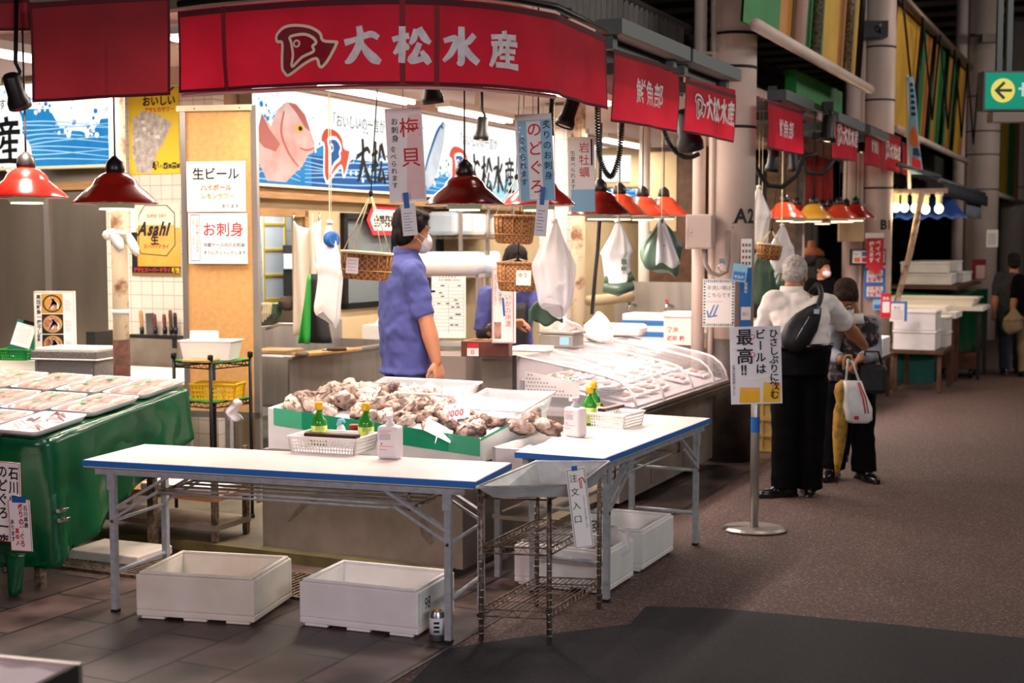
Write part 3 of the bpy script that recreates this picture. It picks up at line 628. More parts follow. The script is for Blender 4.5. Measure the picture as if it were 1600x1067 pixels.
a, b = atz(943, 716, .70), atz(1109, 653, .70); d = b-a; L2 = d.length; rz2 = math.atan2(d.y, d.x); D2 = .45
c2 = (a+b)/2+V((-sin(rz2), cos(rz2), 0))*D2/2
T2 = folding_table('folding_table', 'white folding table at right, running back beside the glass display case', (c2.x, c2.y, 0), rz2, L2, D2, 0)
# ================================================================ LEFT: GREEN SHEET TABLE, TRAYS, BOARD, POSTERS
def zt_(v): return .745+.14*max(0, min(1, v/1.06))
US, V0, V1 = -2.14, -.01, 1.06
m = mb()
m.grid(lambda a, b: (-6+a*(6+US), V0+b*(V1-V0), zt_(V0+b*(V1-V0))+.004*sin(a*40)*sin(b*9)), 40, 8, 'green_sheet', thick=.004)
PS = [(-6, V0), (US-.05, V0), (US, V0+.04), (US, V1)]; LS = [0, 3.81, 3.875, 3.875+V1-V0-.04]
def skirt(a, b):     # the sheet's hanging edge: along the front, round the corner and back along the right side
    s_ = a*LS[3]; k = 0
    while k < 2 and s_ > LS[k+1]: k += 1
    q = (s_-LS[k])/(LS[k+1]-LS[k]); x = PS[k][0]+(PS[k+1][0]-PS[k][0])*q; y = PS[k][1]+(PS[k+1][1]-PS[k][1])*q
    sd = min(1, max(0, (s_-3.78)/.13)); d = 1-b; vv = min(1, max(0, (y-V0)/(V1-V0)))
    zt0 = zt_(y); zl = .09+.025*sin(x*5)+sd*vv*.50; f = (.022+.030*sin(s_*9.5+.6)+.02*sin(s_*23+1)*d)*d+.012
    f += .05*d*sin(s_*31)*max(0, 1-abs(s_-3.84)/.25)
    return (x+f*sd, y-f*(1-sd*.85)-.012, zt0-d*(zt0-zl))
m.grid(skirt, 130, 16, 'green_sheet', thick=.004)
def tail(a, b): # gathered corner that trails on the paving
    d = 1-b; return (US-.13+(a-.5)*(.08+.06*b), V0-.075-.03*sin(a*pi)-.012*d, .20*b+.008+.012*sin(a*7)*d)
m.grid(tail, 12, 8, 'green_sheet', thick=.004)
shop(m, 'green_sheet', wrinkle=(.026, .22), label='shiny green plastic sheet covering the fish tray table at left, hanging to the ground', cat='plastic sheet')
m = mb()
for u in (-5.6, -3.9, -2.25):
    for v in (.05, .88): m.bx((u-.02, v-.02, 0), (u+.02, v+.02, .72), 'rusty_steel')
m.bx((-5.9, .02, .70), (-2.2, .93, .735), 'wood_pale'); shop(m, 'display_table', label='plain trestle hidden under the shiny green sheet', cat='table')
# bulldog clips at the corner
for k, (x, y) in enumerate(((96, 797), (98, 812))):
    p = atu(x, y, US+.09); t = thing('bulldog_clip', ('upper' if k == 0 else 'lower')+' of two metal clips pinching the corner of the green sheet', 'clip', p, RZ, 'clips on the green sheet')
    m = mb(); m.box((0, 0, 0), (.02, .05, .018), 'chrome'); m.build('clip_jaw', t); m = mb(); m.tube([(.01, -.015, .005), (.035, -.012, .012), (.035, .012, .012), (.01, .015, .005)], .003, 'chrome'); m.build('clip_handle', t)
# notice sheets taped to the front of the green sheet
def plate(name, label, cat, px, depth, draw, tilt=0., face=None, mat='white_paper', thick=.003, group=None, yaw=None):
    """rectangular sheet: px = (left, top, right, bottom); depth = ('v', v) | ('u', u) | ('Y', y); draw(m, fr, w, h)"""
    k, d = depth; fn = {'v': atv, 'u': atu, 'Y': aty}[k]
    x0, y0, x1, y1 = px; bl = fn(x0, y1, d); br = fn(x1, y1, d); tl = fn(x0, y0, d)
    ex = (br-bl); ex.z = 0; wd = ex.length; ang = math.atan2(ex.y, ex.x); hg = tl.z-bl.z; c = (bl+br)/2
    t = bpy.data.objects.new(name, None)
    m = mb(); m.bx((-wd/2, 0, 0), (wd/2, thick, hg), mat); fr = lambda a, b: V((a-wd/2, -.0015, b))
    if draw: draw(m, fr, wd, hg)
    bpy.data.objects.remove(t)
    return m.build(name, label=label, cat=cat, group=group, loc=c, rot=(0, tilt, ang if yaw is None else yaw))
def frame_lines(m, fr, w, h, mat, e=.004, i=0.):
    for q in ((i, i, w-i, i+e), (i, h-i-e, w-i, h-i), (i, i, i+e, h-i), (w-i-e, i, w-i, h-i)): m.rect(lift(fr, .0003), *q, mat)
def d_ishikawa(m, fr, w, h):
    frame_lines(m, fr, w, h, 'red_ink'); q = w/4.3
    m.text(fr, '石川県産', w*.74, h*.95, q, 'ink', vertical=True); m.text(fr, 'のどぐろ一夜干し', w*.49, h*.96, q*.98, 'ink', vertical=True); m.text(fr, '市場干しコーナー', w*.24, h*.96, q*.98, 'ink', vertical=True)
    m.disc(fr, (w*.16, h*.14), w*.15, 'ink', 20); f = lift(fr, .0006); m.disc(f, (w*.16, h*.14), w*.125, 'white_paper', 20); f2 = lift(fr, .0012); m.rect(f2, w*.145, h*.09, w*.175, h*.18, 'ink'); m.stroke(f2, [(w*.10, h*.15, .008), (w*.16, h*.19, .008), (w*.22, h*.15, .008)], 'ink')
plate('notice_sign', 'white notice with three columns of black writing taped to the green sheet', 'sign', (-34, 722, 34, 845), ('v', -.20), d_ishikawa)
def d_iburi(m, fr, w, h):
    frame_lines(m, fr, w, h, 'red_ink', .003); q = w/4.6
    m.text(fr, '石川県産', w*.70, h*.90, q*.9, 'ink', vertical=True); m.text(fr, '炙りのどぐろ', w*.44, h*.93, q*1.15, 'red_ink', vertical=True, bold=.04); m.text(fr, '真串〆', w*.24, h*.45, q*.95, 'red_ink', vertical=True); m.text(fr, 'あります', w*.04, h*.62, q*.9, 'ink', vertical=True)
    m.rect(lift(fr, .001), w*.2, h*.95, w*.85, h*1.07, 'blue_tape')
plate('notice_sign', 'narrower notice with red writing and blue tape, overlapping its wider neighbour', 'sign', (18, 782, 51, 861), ('v', -.24), d_iburi, tilt=R(-3))
# ---- trays of fish
def fillet(m, x, y, rz, s, mat, z=.02):
    m.ell((x, y, z+.008*s), (.085*s, .026*s, .014*s), mat, (0, 0, rz), n=10, m=5); m.ell((x+.075*s*cos(rz), y+.075*s*sin(rz), z+.006), (.03*s, .012*s, .007*s), mat, (0, 0, rz), n=8, m=4)
def fish_tray(kind, loc, rz, label, tiltx):
    t = thing('fish_tray', label, 'fish tray', loc, rz, 'wrapped fish trays on the green table', rot=(tiltx, 0, rz))
    W, D, h = .30, .36, .028; m = mb()
    def ring(w, d, z, r=.03): return [(sx*(w/2-r)+r*cos(a0+k*pi/6), sy*(d/2-r)+r*sin(a0+k*pi/6), z) for sx, sy, a0 in ((1, 1, 0), (-1, 1, pi/2), (-1, -1, pi), (1, -1, 1.5*pi)) for k in range(4)]
    m.loft([ring(W-.04, D-.04, 0), ring(W, D, h), ring(W, D, h+.003), ring(W-.016, D-.016, h), ring(W-.05, D-.05, .008)], 'tray_foam'); m.build('foam_tray', t)
    rng = random.Random(hash(label) % 999 if False else len(label)*7+int(loc[0]*100)); n = 0
    if kind == 'squid':
        for k in range(16):
            q = mb(); a = rng.uniform(-.5, .5); x, y = rng.uniform(-.09, .09), rng.uniform(-.12, .12); q.tube([(x-.04*cos(a), y-.04*sin(a), .022), (x, y, .03+rng.uniform(0, .012)), (x+.04*cos(a), y+.04*sin(a), .022)], [.006, .011, .004], 'squid' if k % 3 else 'fish_dark', n=7); q.build('squid_piece', t)
    else:
        for r_ in (-1, 1):
            for k in range(4):
                q = mb(); fillet(q, -.095+k*.062, r_*.08+rng.uniform(-.006, .006), R(90)+rng.uniform(-.18, .18), 1.0, 'fish_flesh' if (k+r_) % 2 else 'fish_pale'); q.build('fish_fillet', t)
        for r_ in (-1, 1):
            q = mb(); a = rng.uniform(0, 6); x, y = rng.uniform(-.05, .05), r_*.06
            q.poly([(x+(.026 if k % 2 else .016)*cos(a+k*.52), y+(.026 if k % 2 else .016)*sin(a+k*.52), .044) for k in range(12)], 'leaf_green'); q.build('garnish_leaf', t, label='green garnish leaf', solid=.002)
    q = mb(); q.grid(lambda a, b: ((a-.5)*(W-.006), (b-.5)*(D-.006), .048+.006*sin(a*9+b*4)*sin(b*7)-.016*(abs(a-.5)*2)**6-.016*(abs(b-.5)*2)**6), 12, 12, 'cling_film'); q.build('cling_film', t, label='clear cling film')
    return t
TL = [(-2.33, .16, 'squid', 'tray of squid pieces at the near right corner of the green table'), (-2.33, .55, 'f', 'fish tray in the middle of the right edge of the green table'), (-2.33, .93, 'f', 'fish tray at the far right corner of the green table, below the wire rack'),
      (-2.66, .14, 'f', 'fish tray left of the squid tray, at the front edge'), (-2.66, .53, 'f', 'fish tray in the second column from the right, middle of it'), (-2.66, .93, 'f', 'fish tray at the back of the second column from the right'),
      (-2.99, .14, 'f', 'fish tray at the front edge, third column from the right'), (-2.99, .53, 'f', 'fish tray in the third column from the right, middle of it'), (-2.99, .93, 'f', 'fish tray at the back of the third column, in front of the grey cooler'),
      (-3.32, .53, 'f', 'fish tray in the fourth column from the right, middle of it'), (-3.32, .93, 'f', 'fish tray at the back left, below the green basket'), (-3.65, .93, 'f', 'fish tray cut off by the picture edge, back row')]
for u, v, k, lab in TL:
    p = S(u, v, zt_(v)+.006); fish_tray(k, p, RZ+random.uniform(-.06, .06), lab, math.atan(.13))
# steel cart with a foam lid, under and behind the green sheet
t = thing('steel_cart', 'low steel cart half hidden behind the green sheet', 'cart', S(-2.30, 1.17, .0), RZ)
m = mb(); m.bx((-.5, -.17, .28), (.38, .15, .31), 'wood_pale'); m.build('deck', t); m = mb(); m.bx((-.5, -.17, .12), (.38, .15, .15), 'stainless_dull'); m.build('lower_shelf', t)
for x, y in ((-.48, -.15), (.36, -.15), (.36, .13), (-.48, .13)):
    m = mb(); m.bar((x, y, .06), (x, y, .55), .03, .03, 'rusty_steel'); lg = m.build('leg', t); m = mb(); m.tube([(x-.012, y, .03), (x+.012, y, .03)], .03, 'black_plastic', n=14); m.build('wheel', lg)
m = mb(); m.box((0, 0, .02), (.5, .28, .04), 'foam'); m.build('foam_slab', loc=S(-2.2, 1.16, .311), rot=(0, 0, RZ+.05), label='white foam box lid lying on the low steel cart', cat='box lid', bevel=.008)
m = mb(); m.box((0, 0, .02), (.45, .3, .05), 'foam_dirty'); m.build('foam_slab', loc=S(-2.32, .70, .014), rot=(0, 0, RZ+.05), label='dirty foam lid on the ground beside the drain grating', cat='box lid', bevel=.008)
# back counter with cooler, basket and picture board
m = mb(); m.bx((-6, 1.95, .76), (-3.05, 2.75, .80), 'tub_white')
for u in (-5.9, -4.4, -3.1):
    for v in (2.0, 2.7): m.bx((u-.02, v-.02, .05), (u+.02, v+.02, .76), 'grey_tube')
shop(m, 'back_counter', label='pale counter behind the green table carrying the cooler and green basket', cat='counter')
def foam_box(m, w, d, h, mat='foam', t=.025):
    x, y = w/2, d/2
    m.bx((-x, -y, 0), (x, y, t), mat); m.bx((-x, -y, t), (-x+t, y, h), mat); m.bx((x-t, -y, t), (x, y, h), mat); m.bx((-x+t, -y, t), (x-t, -y+t, h), mat); m.bx((-x+t, y-t, t), (x-t, y, h), mat)
p = aty(122, 566, 8.62); t = thing('cooler_box', 'grey speckled foam cooler with pale lid behind the fish trays', 'cooler', (p.x, p.y, .80), RZ*.55)
m = mb(); foam_box(m, .44, .30, .14, 'cooler_grey'); m.build('box_body', t, bevel=.01)
m = mb(); m.box((0, 0, .175), (.47, .33, .05), 'cooler_grey'); m.box((0, 0, .207), (.43, .29, .02), 'tub_white'); m.box((0, 0, .147), (.475, .335, .014), 'tub_white'); m.build('lid', t, bevel=.008)
m = mb(); m.box((0, 0, .05), (.60, .3, .10), 'tub_white'); m.build('foam_slab', loc=S(-4.33, 2.2, .80), rot=(0, 0, RZ), label='thick white slab under the green basket at far left', cat='slab', bevel=.02)
def lattice_basket(name, label, cat, loc, rz, W, D, h, mat, taper=.9, nx=10, nz=3, group=None, rim=.006):
    t = thing(name, label, cat, loc, rz, group); m = mb()
    b = lambda z: taper+(1-taper)*z/h
    m.bx((-W/2*taper, -D/2*taper, 0), (W/2*taper, D/2*taper, .004), mat)
    c = lambda sx, sy, z: V((sx*W/2*b(z), sy*D/2*b(z), z))
    for (x0, y0), (x1, y1), n in (((-1, -1), (1, -1), nx), ((1, -1), (1, 1), max(3, int(nx*D/W))), ((1, 1), (-1, 1), nx), ((-1, 1), (-1, -1), max(3, int(nx*D/W)))):
        for k in range(n+1):
            q = k/n; lo = c(x0, y0, 0)*(1-q)+c(x1, y1, 0)*q; hi = c(x0, y0, h)*(1-q)+c(x1, y1, h)*q; m.bar(lo, hi, .006 if 0 < k < n else .012, .004, mat)
        for k in range(nz+1):
            z = h*k/nz*.86+.003; m.bar(c(x0, y0, z), c(x1, y1, z), .004, .007, mat)
        m.bar(c(x0, y0, h*.93), c(x1, y1, h*.93), .004, h*.14, mat); m.bar(c(x0*1.02, y0*1.04, h), c(x1*1.02, y1*1.04, h), .014, rim, mat)
    m.build('basket_body', t); return t
p = aty(28, 560, 8.95); lattice_basket('green_basket', 'small green lattice basket holding a clipboard at far left', 'basket', (p.x, p.y, .905), RZ*.4, .21, .15, .07, 'basket_green', nx=12)
p = aty(30, 545, 8.93); t = thing('clipboard', 'dark green clipboard with white sheet leaning in the green basket', 'clipboard', (p.x, p.y-.02, .925), 0, rot=(R(-14), R(14), R(-6)))
m = mb(); m.bx((-.085, 0, 0), (.085, .004, .245), 'clip_green'); m.build('board', t); m = mb(); m.bx((-.08, -.003, .07), (.055, -.001, .225), 'white_paper')
for k in range(7): m.rect(XZ(0, -.0035), -.06, .10+k*.015, .03, .1015+k*.015, 'grey_ink')
m.build('paper', t); m = mb(); m.bx((-.04, -.008, .228), (.05, .006, .25), 'black_metal'); m.build('clip', t)
def d_fishboard(m, fr, w, h):
    frame_lines(m, fr, w, h, 'cream_edge', .008); m.text(fr, '高級鮮魚一夜干し', w*.06, h*.95, h*.075, 'ink', vertical=True); m.text(fr, '国産', w*.06, h*.33, h*.05, 'ink', vertical=True)
    for k in range(3):
        y = h*(.66-.315*k); m.rect(fr, w*.19, y, w*.72, y+h*.30, 'photo_black' if k else 'photo_gold'); f = lift(fr, .0006)
        m.disc(f, (w*.455, y+h*.15), w*.24, 'photo_gold' if k != 0 else 'photo_black', 20, ry=h*.135); f = lift(fr, .0012); m.disc(f, (w*.455, y+h*.15), w*.20, 'photo_fish' if k else 'photo_gold', 20, ry=h*.115)
        g = lift(fr, .0018)
        for j in range(6):
            a = R(60+j*13); m.stroke(g, [(w*.455-.02+j*.008-.03*cos(a), y+h*.07, .008), (w*.44+j*.007, y+h*.15, .016), (w*.455+.03*cos(a)*1.2, y+h*.24, .004)], ('fish_pale', 'photo_fish', 'tray_foam')[j % 3])
        for j in range(6): m.rect(fr, w*.76, y+h*(.04+.03*j), w*(.93-.02*(j % 3)), y+h*(.045+.03*j), 'red_ink' if j % 2 else 'grey_ink')
plate('picture_board', 'white board with three round photos of fish dishes leaning by the steel wall', 'sign board', (55, 455, 118, 556), ('Y', 8.85), d_fishboard, thick=.03)
m = mb(); m.box((0, 0, .13), (.08, .25, .28), 'photo_black'); m.build('black_box', loc=S(-3.98, 2.45, .80), rot=(0, 0, RZ), label='dark upright box behind the picture board', cat='box')
# rusty pole with glove
p = aty(189, 500, 8.45); PZ = p
t = thing('rusty_pole', 'pale paint-flaked round pole standing left of the beer posters', 'pole', (p.x, p.y, .055), 0)
m = mb(); m.tube([(0, 0, 0), (0, 0, 2.7)], .050, 'pole_paint', n=20); m.build('pole', t)
m = mb(); m.lathe([(.052, .0), (.0525, 1.02)], 'rust', n=20); m.build('rust_patch', t, label='rusted lower part'); m = mb(); m.lathe([(.053, 1.62), (.0535, 1.70)], 'cream_edge', n=20); m.lathe([(.0525, 1.18), (.053, 1.21)], 'white_paper', n=20); m.build('tape_band', t)
m = mb(); m.ell((.0, -.06, 0), (.035, .02, .07), 'white_bag', (0, R(-25), 0), noise=.12); m.ell((-.06, -.05, .03), (.03, .02, .03), 'white_bag', noise=.15); m.tube([(-.06, -.05, .03), (0, -.065, .045), (.06, -.05, .04)], .014, 'white_bag'); m.ell((.095, -.04, -.03), (.03, .025, .075), 'white_bag', (0, R(-24), 0), noise=.1)
m.build('white_rag', loc=(p.x, p.y, atv(0, 375, 1.8).z), label='white rag tied round the rusty pole', cat='rag')
# posters on the tile wall
def d_sour(m, fr, w, h):
    m.text(fr, 'すっきり', w*.16, h*.86, w*.20, 'ink', bold=.03); m.text(fr, 'おいしい', w*.28, h*.715, w*.165, 'ink', bold=.03); m.text(fr, 'アサヒのサワー', w*.32, h*.645, w*.085, 'red_ink', bold=.03)
    m.shape(fr, [(w*.08, h*.58), (w*.30, h*.66), (w*.58, h*.62), (w*.86, h*.52), (w*.72, h*.36), (w*.55, h*.22), (w*.42, h*.0+.002), (w*.14, h*.03), (w*.06, h*.22)], 'poster_ice')
    f = lift(fr, .0006)
    for k in range(14): a = random.uniform(.1, .6); b = random.uniform(.28, .58); m.rect(f, w*a, h*b, w*(a+.09), h*(b+.035), 'white_paper' if k % 2 else 'poster_ice')
    m.text(f, '樽', w*.46, h*.055, w*.13, 'ink', bold=.05)
    for k, ch in enumerate('ハイ倶楽部'):
        if k in (1, 3): m.rect(f, w*(.60+k*.085), h*.05, w*(.68+k*.085), h*.115, 'ink'); m.text(lift(fr, .0012), ch, w*(.602+k*.085), h*.06, w*.075, 'poster_yellow', bold=.03)
        else: m.text(f, ch, w*(.602+k*.085), h*.06, w*.075, 'ink', bold=.03)
plate('drink_poster', 'yellow drinks poster with a frosty glass on the tile wall, upper of two', 'poster', (203, 122, 281, 272), ('v', 2.992), d_sour, mat='poster_yellow', thick=.002)
def d_asahi(m, fr, w, h):
    m.rect(fr, 0, h*.13, w*.12, h*.6, 'photo_black'); m.rect(fr, w*.10, h*.13, w, h*.80, 'poster_amber'); m.rect(lift(fr, .0003), w*.10, h*.66, w, h*1.0, 'poster_foam'); f = lift(fr, .0009)
    oc = [(.16, .84), (.28, .97), (.74, .97), (.90, .86), (.90, .42), (.72, .27), (.18, .30), (.14, .40)]
    m.shape(f, [(w*a, h*b) for a, b in oc], 'ink'); f = lift(fr, .0013); m.shape(f, [(w*(.52+(a-.52)*.96), h*(.62+(b-.62)*.965)) for a, b in oc], 'poster_amber'); f = lift(fr, .0017)
    m.shape(f, [(w*(.52+(a-.52)*.96), h*(.62+(b-.62)*.965)) for a, b in [(.16, .84), (.28, .97), (.74, .97), (.90, .86), (.90, .70), (.14, .70)]], 'poster_foam'); f = lift(fr, .0024)
    sh = lambda a, b: f(a+(b-h*.58)*.35, b)
    m.text(sh, 'Asahi', w*.14, h*.56, w*.30, 'ink', bold=.045, squeeze=.82); m.text(f, '生', w*.40, h*.44, w*.17, 'ink', bold=.04); m.text(f, 'スーパードライ', w*.25, h*.38, w*.075, 'red_ink', bold=.03); m.text(f, 'SUPER DRY', w*.33, h*.80, w*.07, 'orange_ink')
    m.rect(f, 0, 0, w, h*.13, 'photo_black'); m.rect(lift(fr, .0027), 0, 0, w, h*.04, 'poster_brown'); m.text(lift(fr, .003), 'アサヒスーパードライ', w*.03, h*.058, w*.077, 'red_ink', bold=.04); m.text(lift(fr, .003), '樽生', w*.82, h*.055, w*.085, 'poster_yellow', bold=.04)
plate('beer_poster', 'amber beer poster with big black lettering on the tile wall, lower of two', 'poster', (207, 318, 283, 431), ('v', 2.992), d_asahi, thick=.002)
# knife rack
pl, pr = atv(209, 521, 2.96), atv(286, 521, 2.96); t = thing('knife_rack', 'flat stainless knife rack fixed to the white tile wall', 'knife rack', ((pl.x+pr.x)/2, (pl.y+pr.y)/2, pl.z-.55), RZ)
wd = (pr-pl).length; m = mb(); m.bx((-wd/2, -.07, .02), (wd/2, -.065, .53), 'stainless_dull'); m.bx((-wd/2, -.07, .02), (-wd/2+.005, .0, .53), 'stainless'); m.bx((wd/2-.005, -.07, .02), (wd/2, 0, .53), 'stainless'); m.build('rack_body', t)
m = mb(); m.bx((-wd/2-.003, -.073, .525), (wd/2+.003, 0, .548), 'black_plastic'); m.bx((-wd/2, -.074, .46), (-wd/2+.02, -.07, .53), 'black_plastic'); m.bx((wd/2-.04, -.074, .46), (wd/2, -.07, .53), 'black_plastic'); m.build('slot_rim', t)
for x, kind, lab in ((222, 'wood_pale', 'long pale-handled knife, leftmost in the rack'), (236, 'blade', 'wide steel cleaver with its blade up in the rack'), (243, 'wood_red', 'short reddish-handled knife in the rack'), (258, 'wood_red', 'longer reddish-handled knife in the rack'), (268, 'wood_dark', 'dark wooden-handled knife in the rack'), (275, 'black_plastic', 'black riveted knife, rightmost in the rack')):
    p = atv(x, 521, 2.935); q = thing('kitchen_knife', lab, 'knife', p, RZ, 'knives in the rack', rot=(0, R(-3), RZ))
    hgt = {'wood_pale': .17, 'blade': .15, 'wood_red': .14, 'wood_dark': .17, 'black_plastic': .15}[kind]
    m = mb()
    if kind == 'blade': m.bx((-.04, -.002, -.05), (.04, .002, hgt), 'steel_blade'); m.build('blade', q)
    else:
        m.loft([[(r_*cos(k*pi/4), r_*.8*sin(k*pi/4), z) for k in range(8)] for r_, z in ((.013, .03), (.014, .06), (.016, hgt-.03), (.013, hgt))], kind); m.build('handle', q)
        m = mb(); m.lathe([(.015, .0), (.016, .045)], 'black_plastic', n=10); m.build('ferrule', q); m = mb(); m.bx((-.018, -.0015, -.15), (.014, .0015, .0), 'steel_blade'); m.build('blade', q)
# plywood notice board in an aluminium frame
BY = 8.45; pl, pr = aty(286, 400, BY+.04), aty(404, 400, BY-.06); rzb = math.atan2(pr.y-pl.y, pr.x-pl.x); c = (pl+pr)/2; wd = (pr-pl).length; zt0 = aty(340, 166, BY).z; zb0 = aty(340, 641, BY).z
t = thing('notice_board', 'tall plywood notice board in a pale metal frame beside the tile wall', 'notice board', (c.x, c.y, .055), rzb)
m = mb(); m.bx((-wd/2+.03, .0, zb0-.055), (wd/2-.03, .02, zt0-.075), 'plywood'); m.build('plywood_panel', t)
m = mb()
for sx in (-1, 1): m.bx((sx*wd/2-sx*.035, -.012, 0), (sx*wd/2, .03, zt0-.055), 'alu')
m.bx((-wd/2, -.012, zb0-.10), (wd/2, .03, zb0-.06), 'alu'); m.build('frame', t)
m = mb(); m.bx((-wd/2-.02, -.02, zt0-.085), (wd/2-.03, .02, zt0-.05), 'cream_edge')
for x in (-.15, .15): m.lathe([(.004, 0), (.004, .004)], 'ink', c=(x, -.02, zt0-.07), n=8, ax=(0, -1, 0))
m.build('top_batten', t)
def d_beer(m, fr, w, h):
    m.text(fr, '生ビール', w*.10, h*.66, w*.205, 'ink', bold=.015, adv=.97); m.text(fr, 'ハイボール', w*.24, h*.435, w*.105, 'orange_ink', bold=.03); m.text(fr, 'レモンサワー', w*.24, h*.27, w*.095, 'olive_ink', bold=.03); m.text(fr, 'あります', w*.59, h*.08, w*.075, 'ink', bold=.0)
    for k in range(5): m.rect(lift(fr, .0006), w*.24+k*.02, h*.43, w*.24+k*.02+.006, h*.45, 'red_ink')
plate('drinks_notice', 'white notice listing draft beer, upper of two on the plywood board', 'notice', (289, 252, 387, 331), ('Y', BY-.04), d_beer, yaw=rzb)
def d_sashimi(m, fr, w, h):
    m.text(fr, 'お刺身', w*.24, h*.57, w*.235, 'red_ink', bold=.008); m.text(fr, '冷蔵ケース内のお刺身', w*.25, h*.34, w*.071, 'grey_ink', bold=.015); m.text(fr, 'すぐにカットいたします。', w*.25, h*.19, w*.066, 'grey_ink', bold=.015)
    m.text(fr, 'この場で食べられます', w*.125, h*.93, w*.055, 'pink_ink', vertical=True, bold=0); m.text(fr, '冷蔵ケース内のお刺身を', w*.07, h*.88, w*.036, 'grey_ink', vertical=True, bold=0)
    for x in (w*.035, w*.19): m.rect(fr, x, h*.06, x+.0025, h*.96, 'pink_ink')
    for y in (h*.055, h*.96): m.rect(fr, w*.035, y, w*.195, y+.004, 'blue_ink')
plate('sashimi_notice', 'white notice with large red characters, lower of two on the plywood board', 'notice', (292, 333, 390, 412), ('Y', BY-.04), d_sashimi, yaw=rzb)
# black wire rack with tub and yellow basket
t = thing('wire_rack', 'small black wire rack with green shelf mats in front of the plywood board', 'rack', (-1.76, 7.86, .055), R(-35)); w_ = .155
for x, y in ((-w_, -w_), (w_, -w_), (w_, w_), (-w_, w_)):
    m = mb(); m.tube([(x, y, 0), (x, y, .965)], .010, 'black_metal'); m.lathe([(.016, .955), (.016, .985), (.008, .99)], 'black_metal', c=(x, y, 0), n=12); m.lathe([(.014, 0), (.014, .02)], 'black_metal', c=(x, y, 0), n=10); m.build('post', t)
for z in (.935, .71):
    m = mb()
    for (a, b), (c_, d_) in (((-1, -1), (1, -1)), ((1, -1), (1, 1)), ((1, 1), (-1, 1)), ((-1, 1), (-1, -1))):
        p, q = V((a*w_, b*w_, z)), V((c_*w_, d_*w_, z)); dn = V((0, 0, -.028)); m.tube([p, q], .004, 'black_metal', n=6); m.tube([p+dn, q+dn], .004, 'black_metal', n=6)
        m.tube([p+(q-p)*k/12+(dn if k % 2 else V((0, 0, 0))) for k in range(13)], .0025, 'black_metal', n=5)
    m.build('wire_shelf', t); m = mb(); m.box((0, 0, z+.008), (.31, .31, .006), 'basket_green'); m.build('shelf_mat', t, label='green shelf mat')
TW = thing('white_tub', 'off-white plastic tub on the black wire rack', 'tub', (-1.76, 7.84, 1.003), R(-8))
def tub(m, w, d, h, mat, tp=.88, th=.004):
    o = [[(sx*w/2*f, sy*d/2*f, z) for sx, sy in ((-1, -1), (1, -1), (1, 1), (-1, 1))] for f, z in ((tp, 0), (1, h), (1.05, h), (1.05, h-.008), (1.0, h-.008))]
    m.loft([o[0], o[4], o[3], o[2], [(x*.95, y*.95, h) for x, y, z in o[1]], [(x*.96, y*.96, .005) for x, y, z in o[0]]], mat, smooth=False)
m = mb(); tub(m, .31, .20, .115, 'tub_white'); m.build('tub_body', TW, bevel=.006)
m = mb(); m.bx((-.085, .0, 0), (.085, .04, .10), 'tub_white'); m.build('white_tray', loc=(-1.80, 7.80, 1.075), rot=(R(-8), 0, R(-6)), label='small white tray standing upright in the plastic tub on the rack', cat='tray', bevel=.012)
m = mb(); m.bx((-.09, -.06, 0), (.09, .06, .014), 'cutting_board'); m.build('white_board', loc=(-1.79, 7.70, 1.001), rot=(0, 0, R(-20)), label='thin pale board lying in front of the tub on the rack', cat='board', bevel=.004)
lattice_basket('yellow_basket', 'yellow lattice basket on the second shelf of the wire rack', 'basket', (-1.72, 7.82, .776), R(-8), .27, .17, .09, 'basket_yellow', nx=13, nz=3)
m = mb(); m.grid(lambda a, b: (.06*(a-.5)*(1+.6*b)+.02*sin(b*8), .03*sin(a*7+b*3), -.12*b+.01*sin(a*9)), 8, 8, 'clear_bag'); m.build('plastic_bag', loc=(-1.62, 7.74, .775), label='crumpled clear bag hanging from the yellow basket shelf', cat='bag', solid=.003)
# ================================================================ OYSTER COUNTER
t = thing('steel_counter', 'stained stainless steel counter under the oyster tub, behind the front table', 'counter', S(0, 0, 0), RZ)
uL, uR, va, vb = -1.67, -.46, 1.08, 1.92
m = mb(); m.bx((uL, va, .045), (uR, va+.02, .575), 'stainless_dull'); m.bx((uR-.02, va+.02, .045), (uR, vb, .575), 'stainless_dull'); m.bx((uL, va+.02, .045), (uL+.02, vb, .575), 'stainless_dull'); m.bx((uL, va, .555), (uR, vb, .58), 'stainless_dull')
f = XZ(.0015, va); st = lambda pts: m.stroke(f, pts, 'stain')
st([(uL+.17, .20, .012), (uL+.27, .30, .03), (uL+.40, .37, .05), (uL+.52, .39, .055), (uL+.60, .38, .03)]); st([(uL+.50, .46, .03), (uL+.62, .42, .12), (uL+.76, .45, .10), (uL+.9, .48, .02)]); st([(uL+.98, .28, .02), (uL+1.0, .22, .06), (uL+1.03, .16, .02)])
m.build('steel_body', t)
for x, y in ((uL+.06, va+.06), (uR-.06, va+.06), (uR-.06, vb-.06), (uL+.06, vb-.06)):
    m = mb(); m.tube([(x, y, -.003), (x, y, .05)], .018, 'black_metal'); m.build('leg', t)
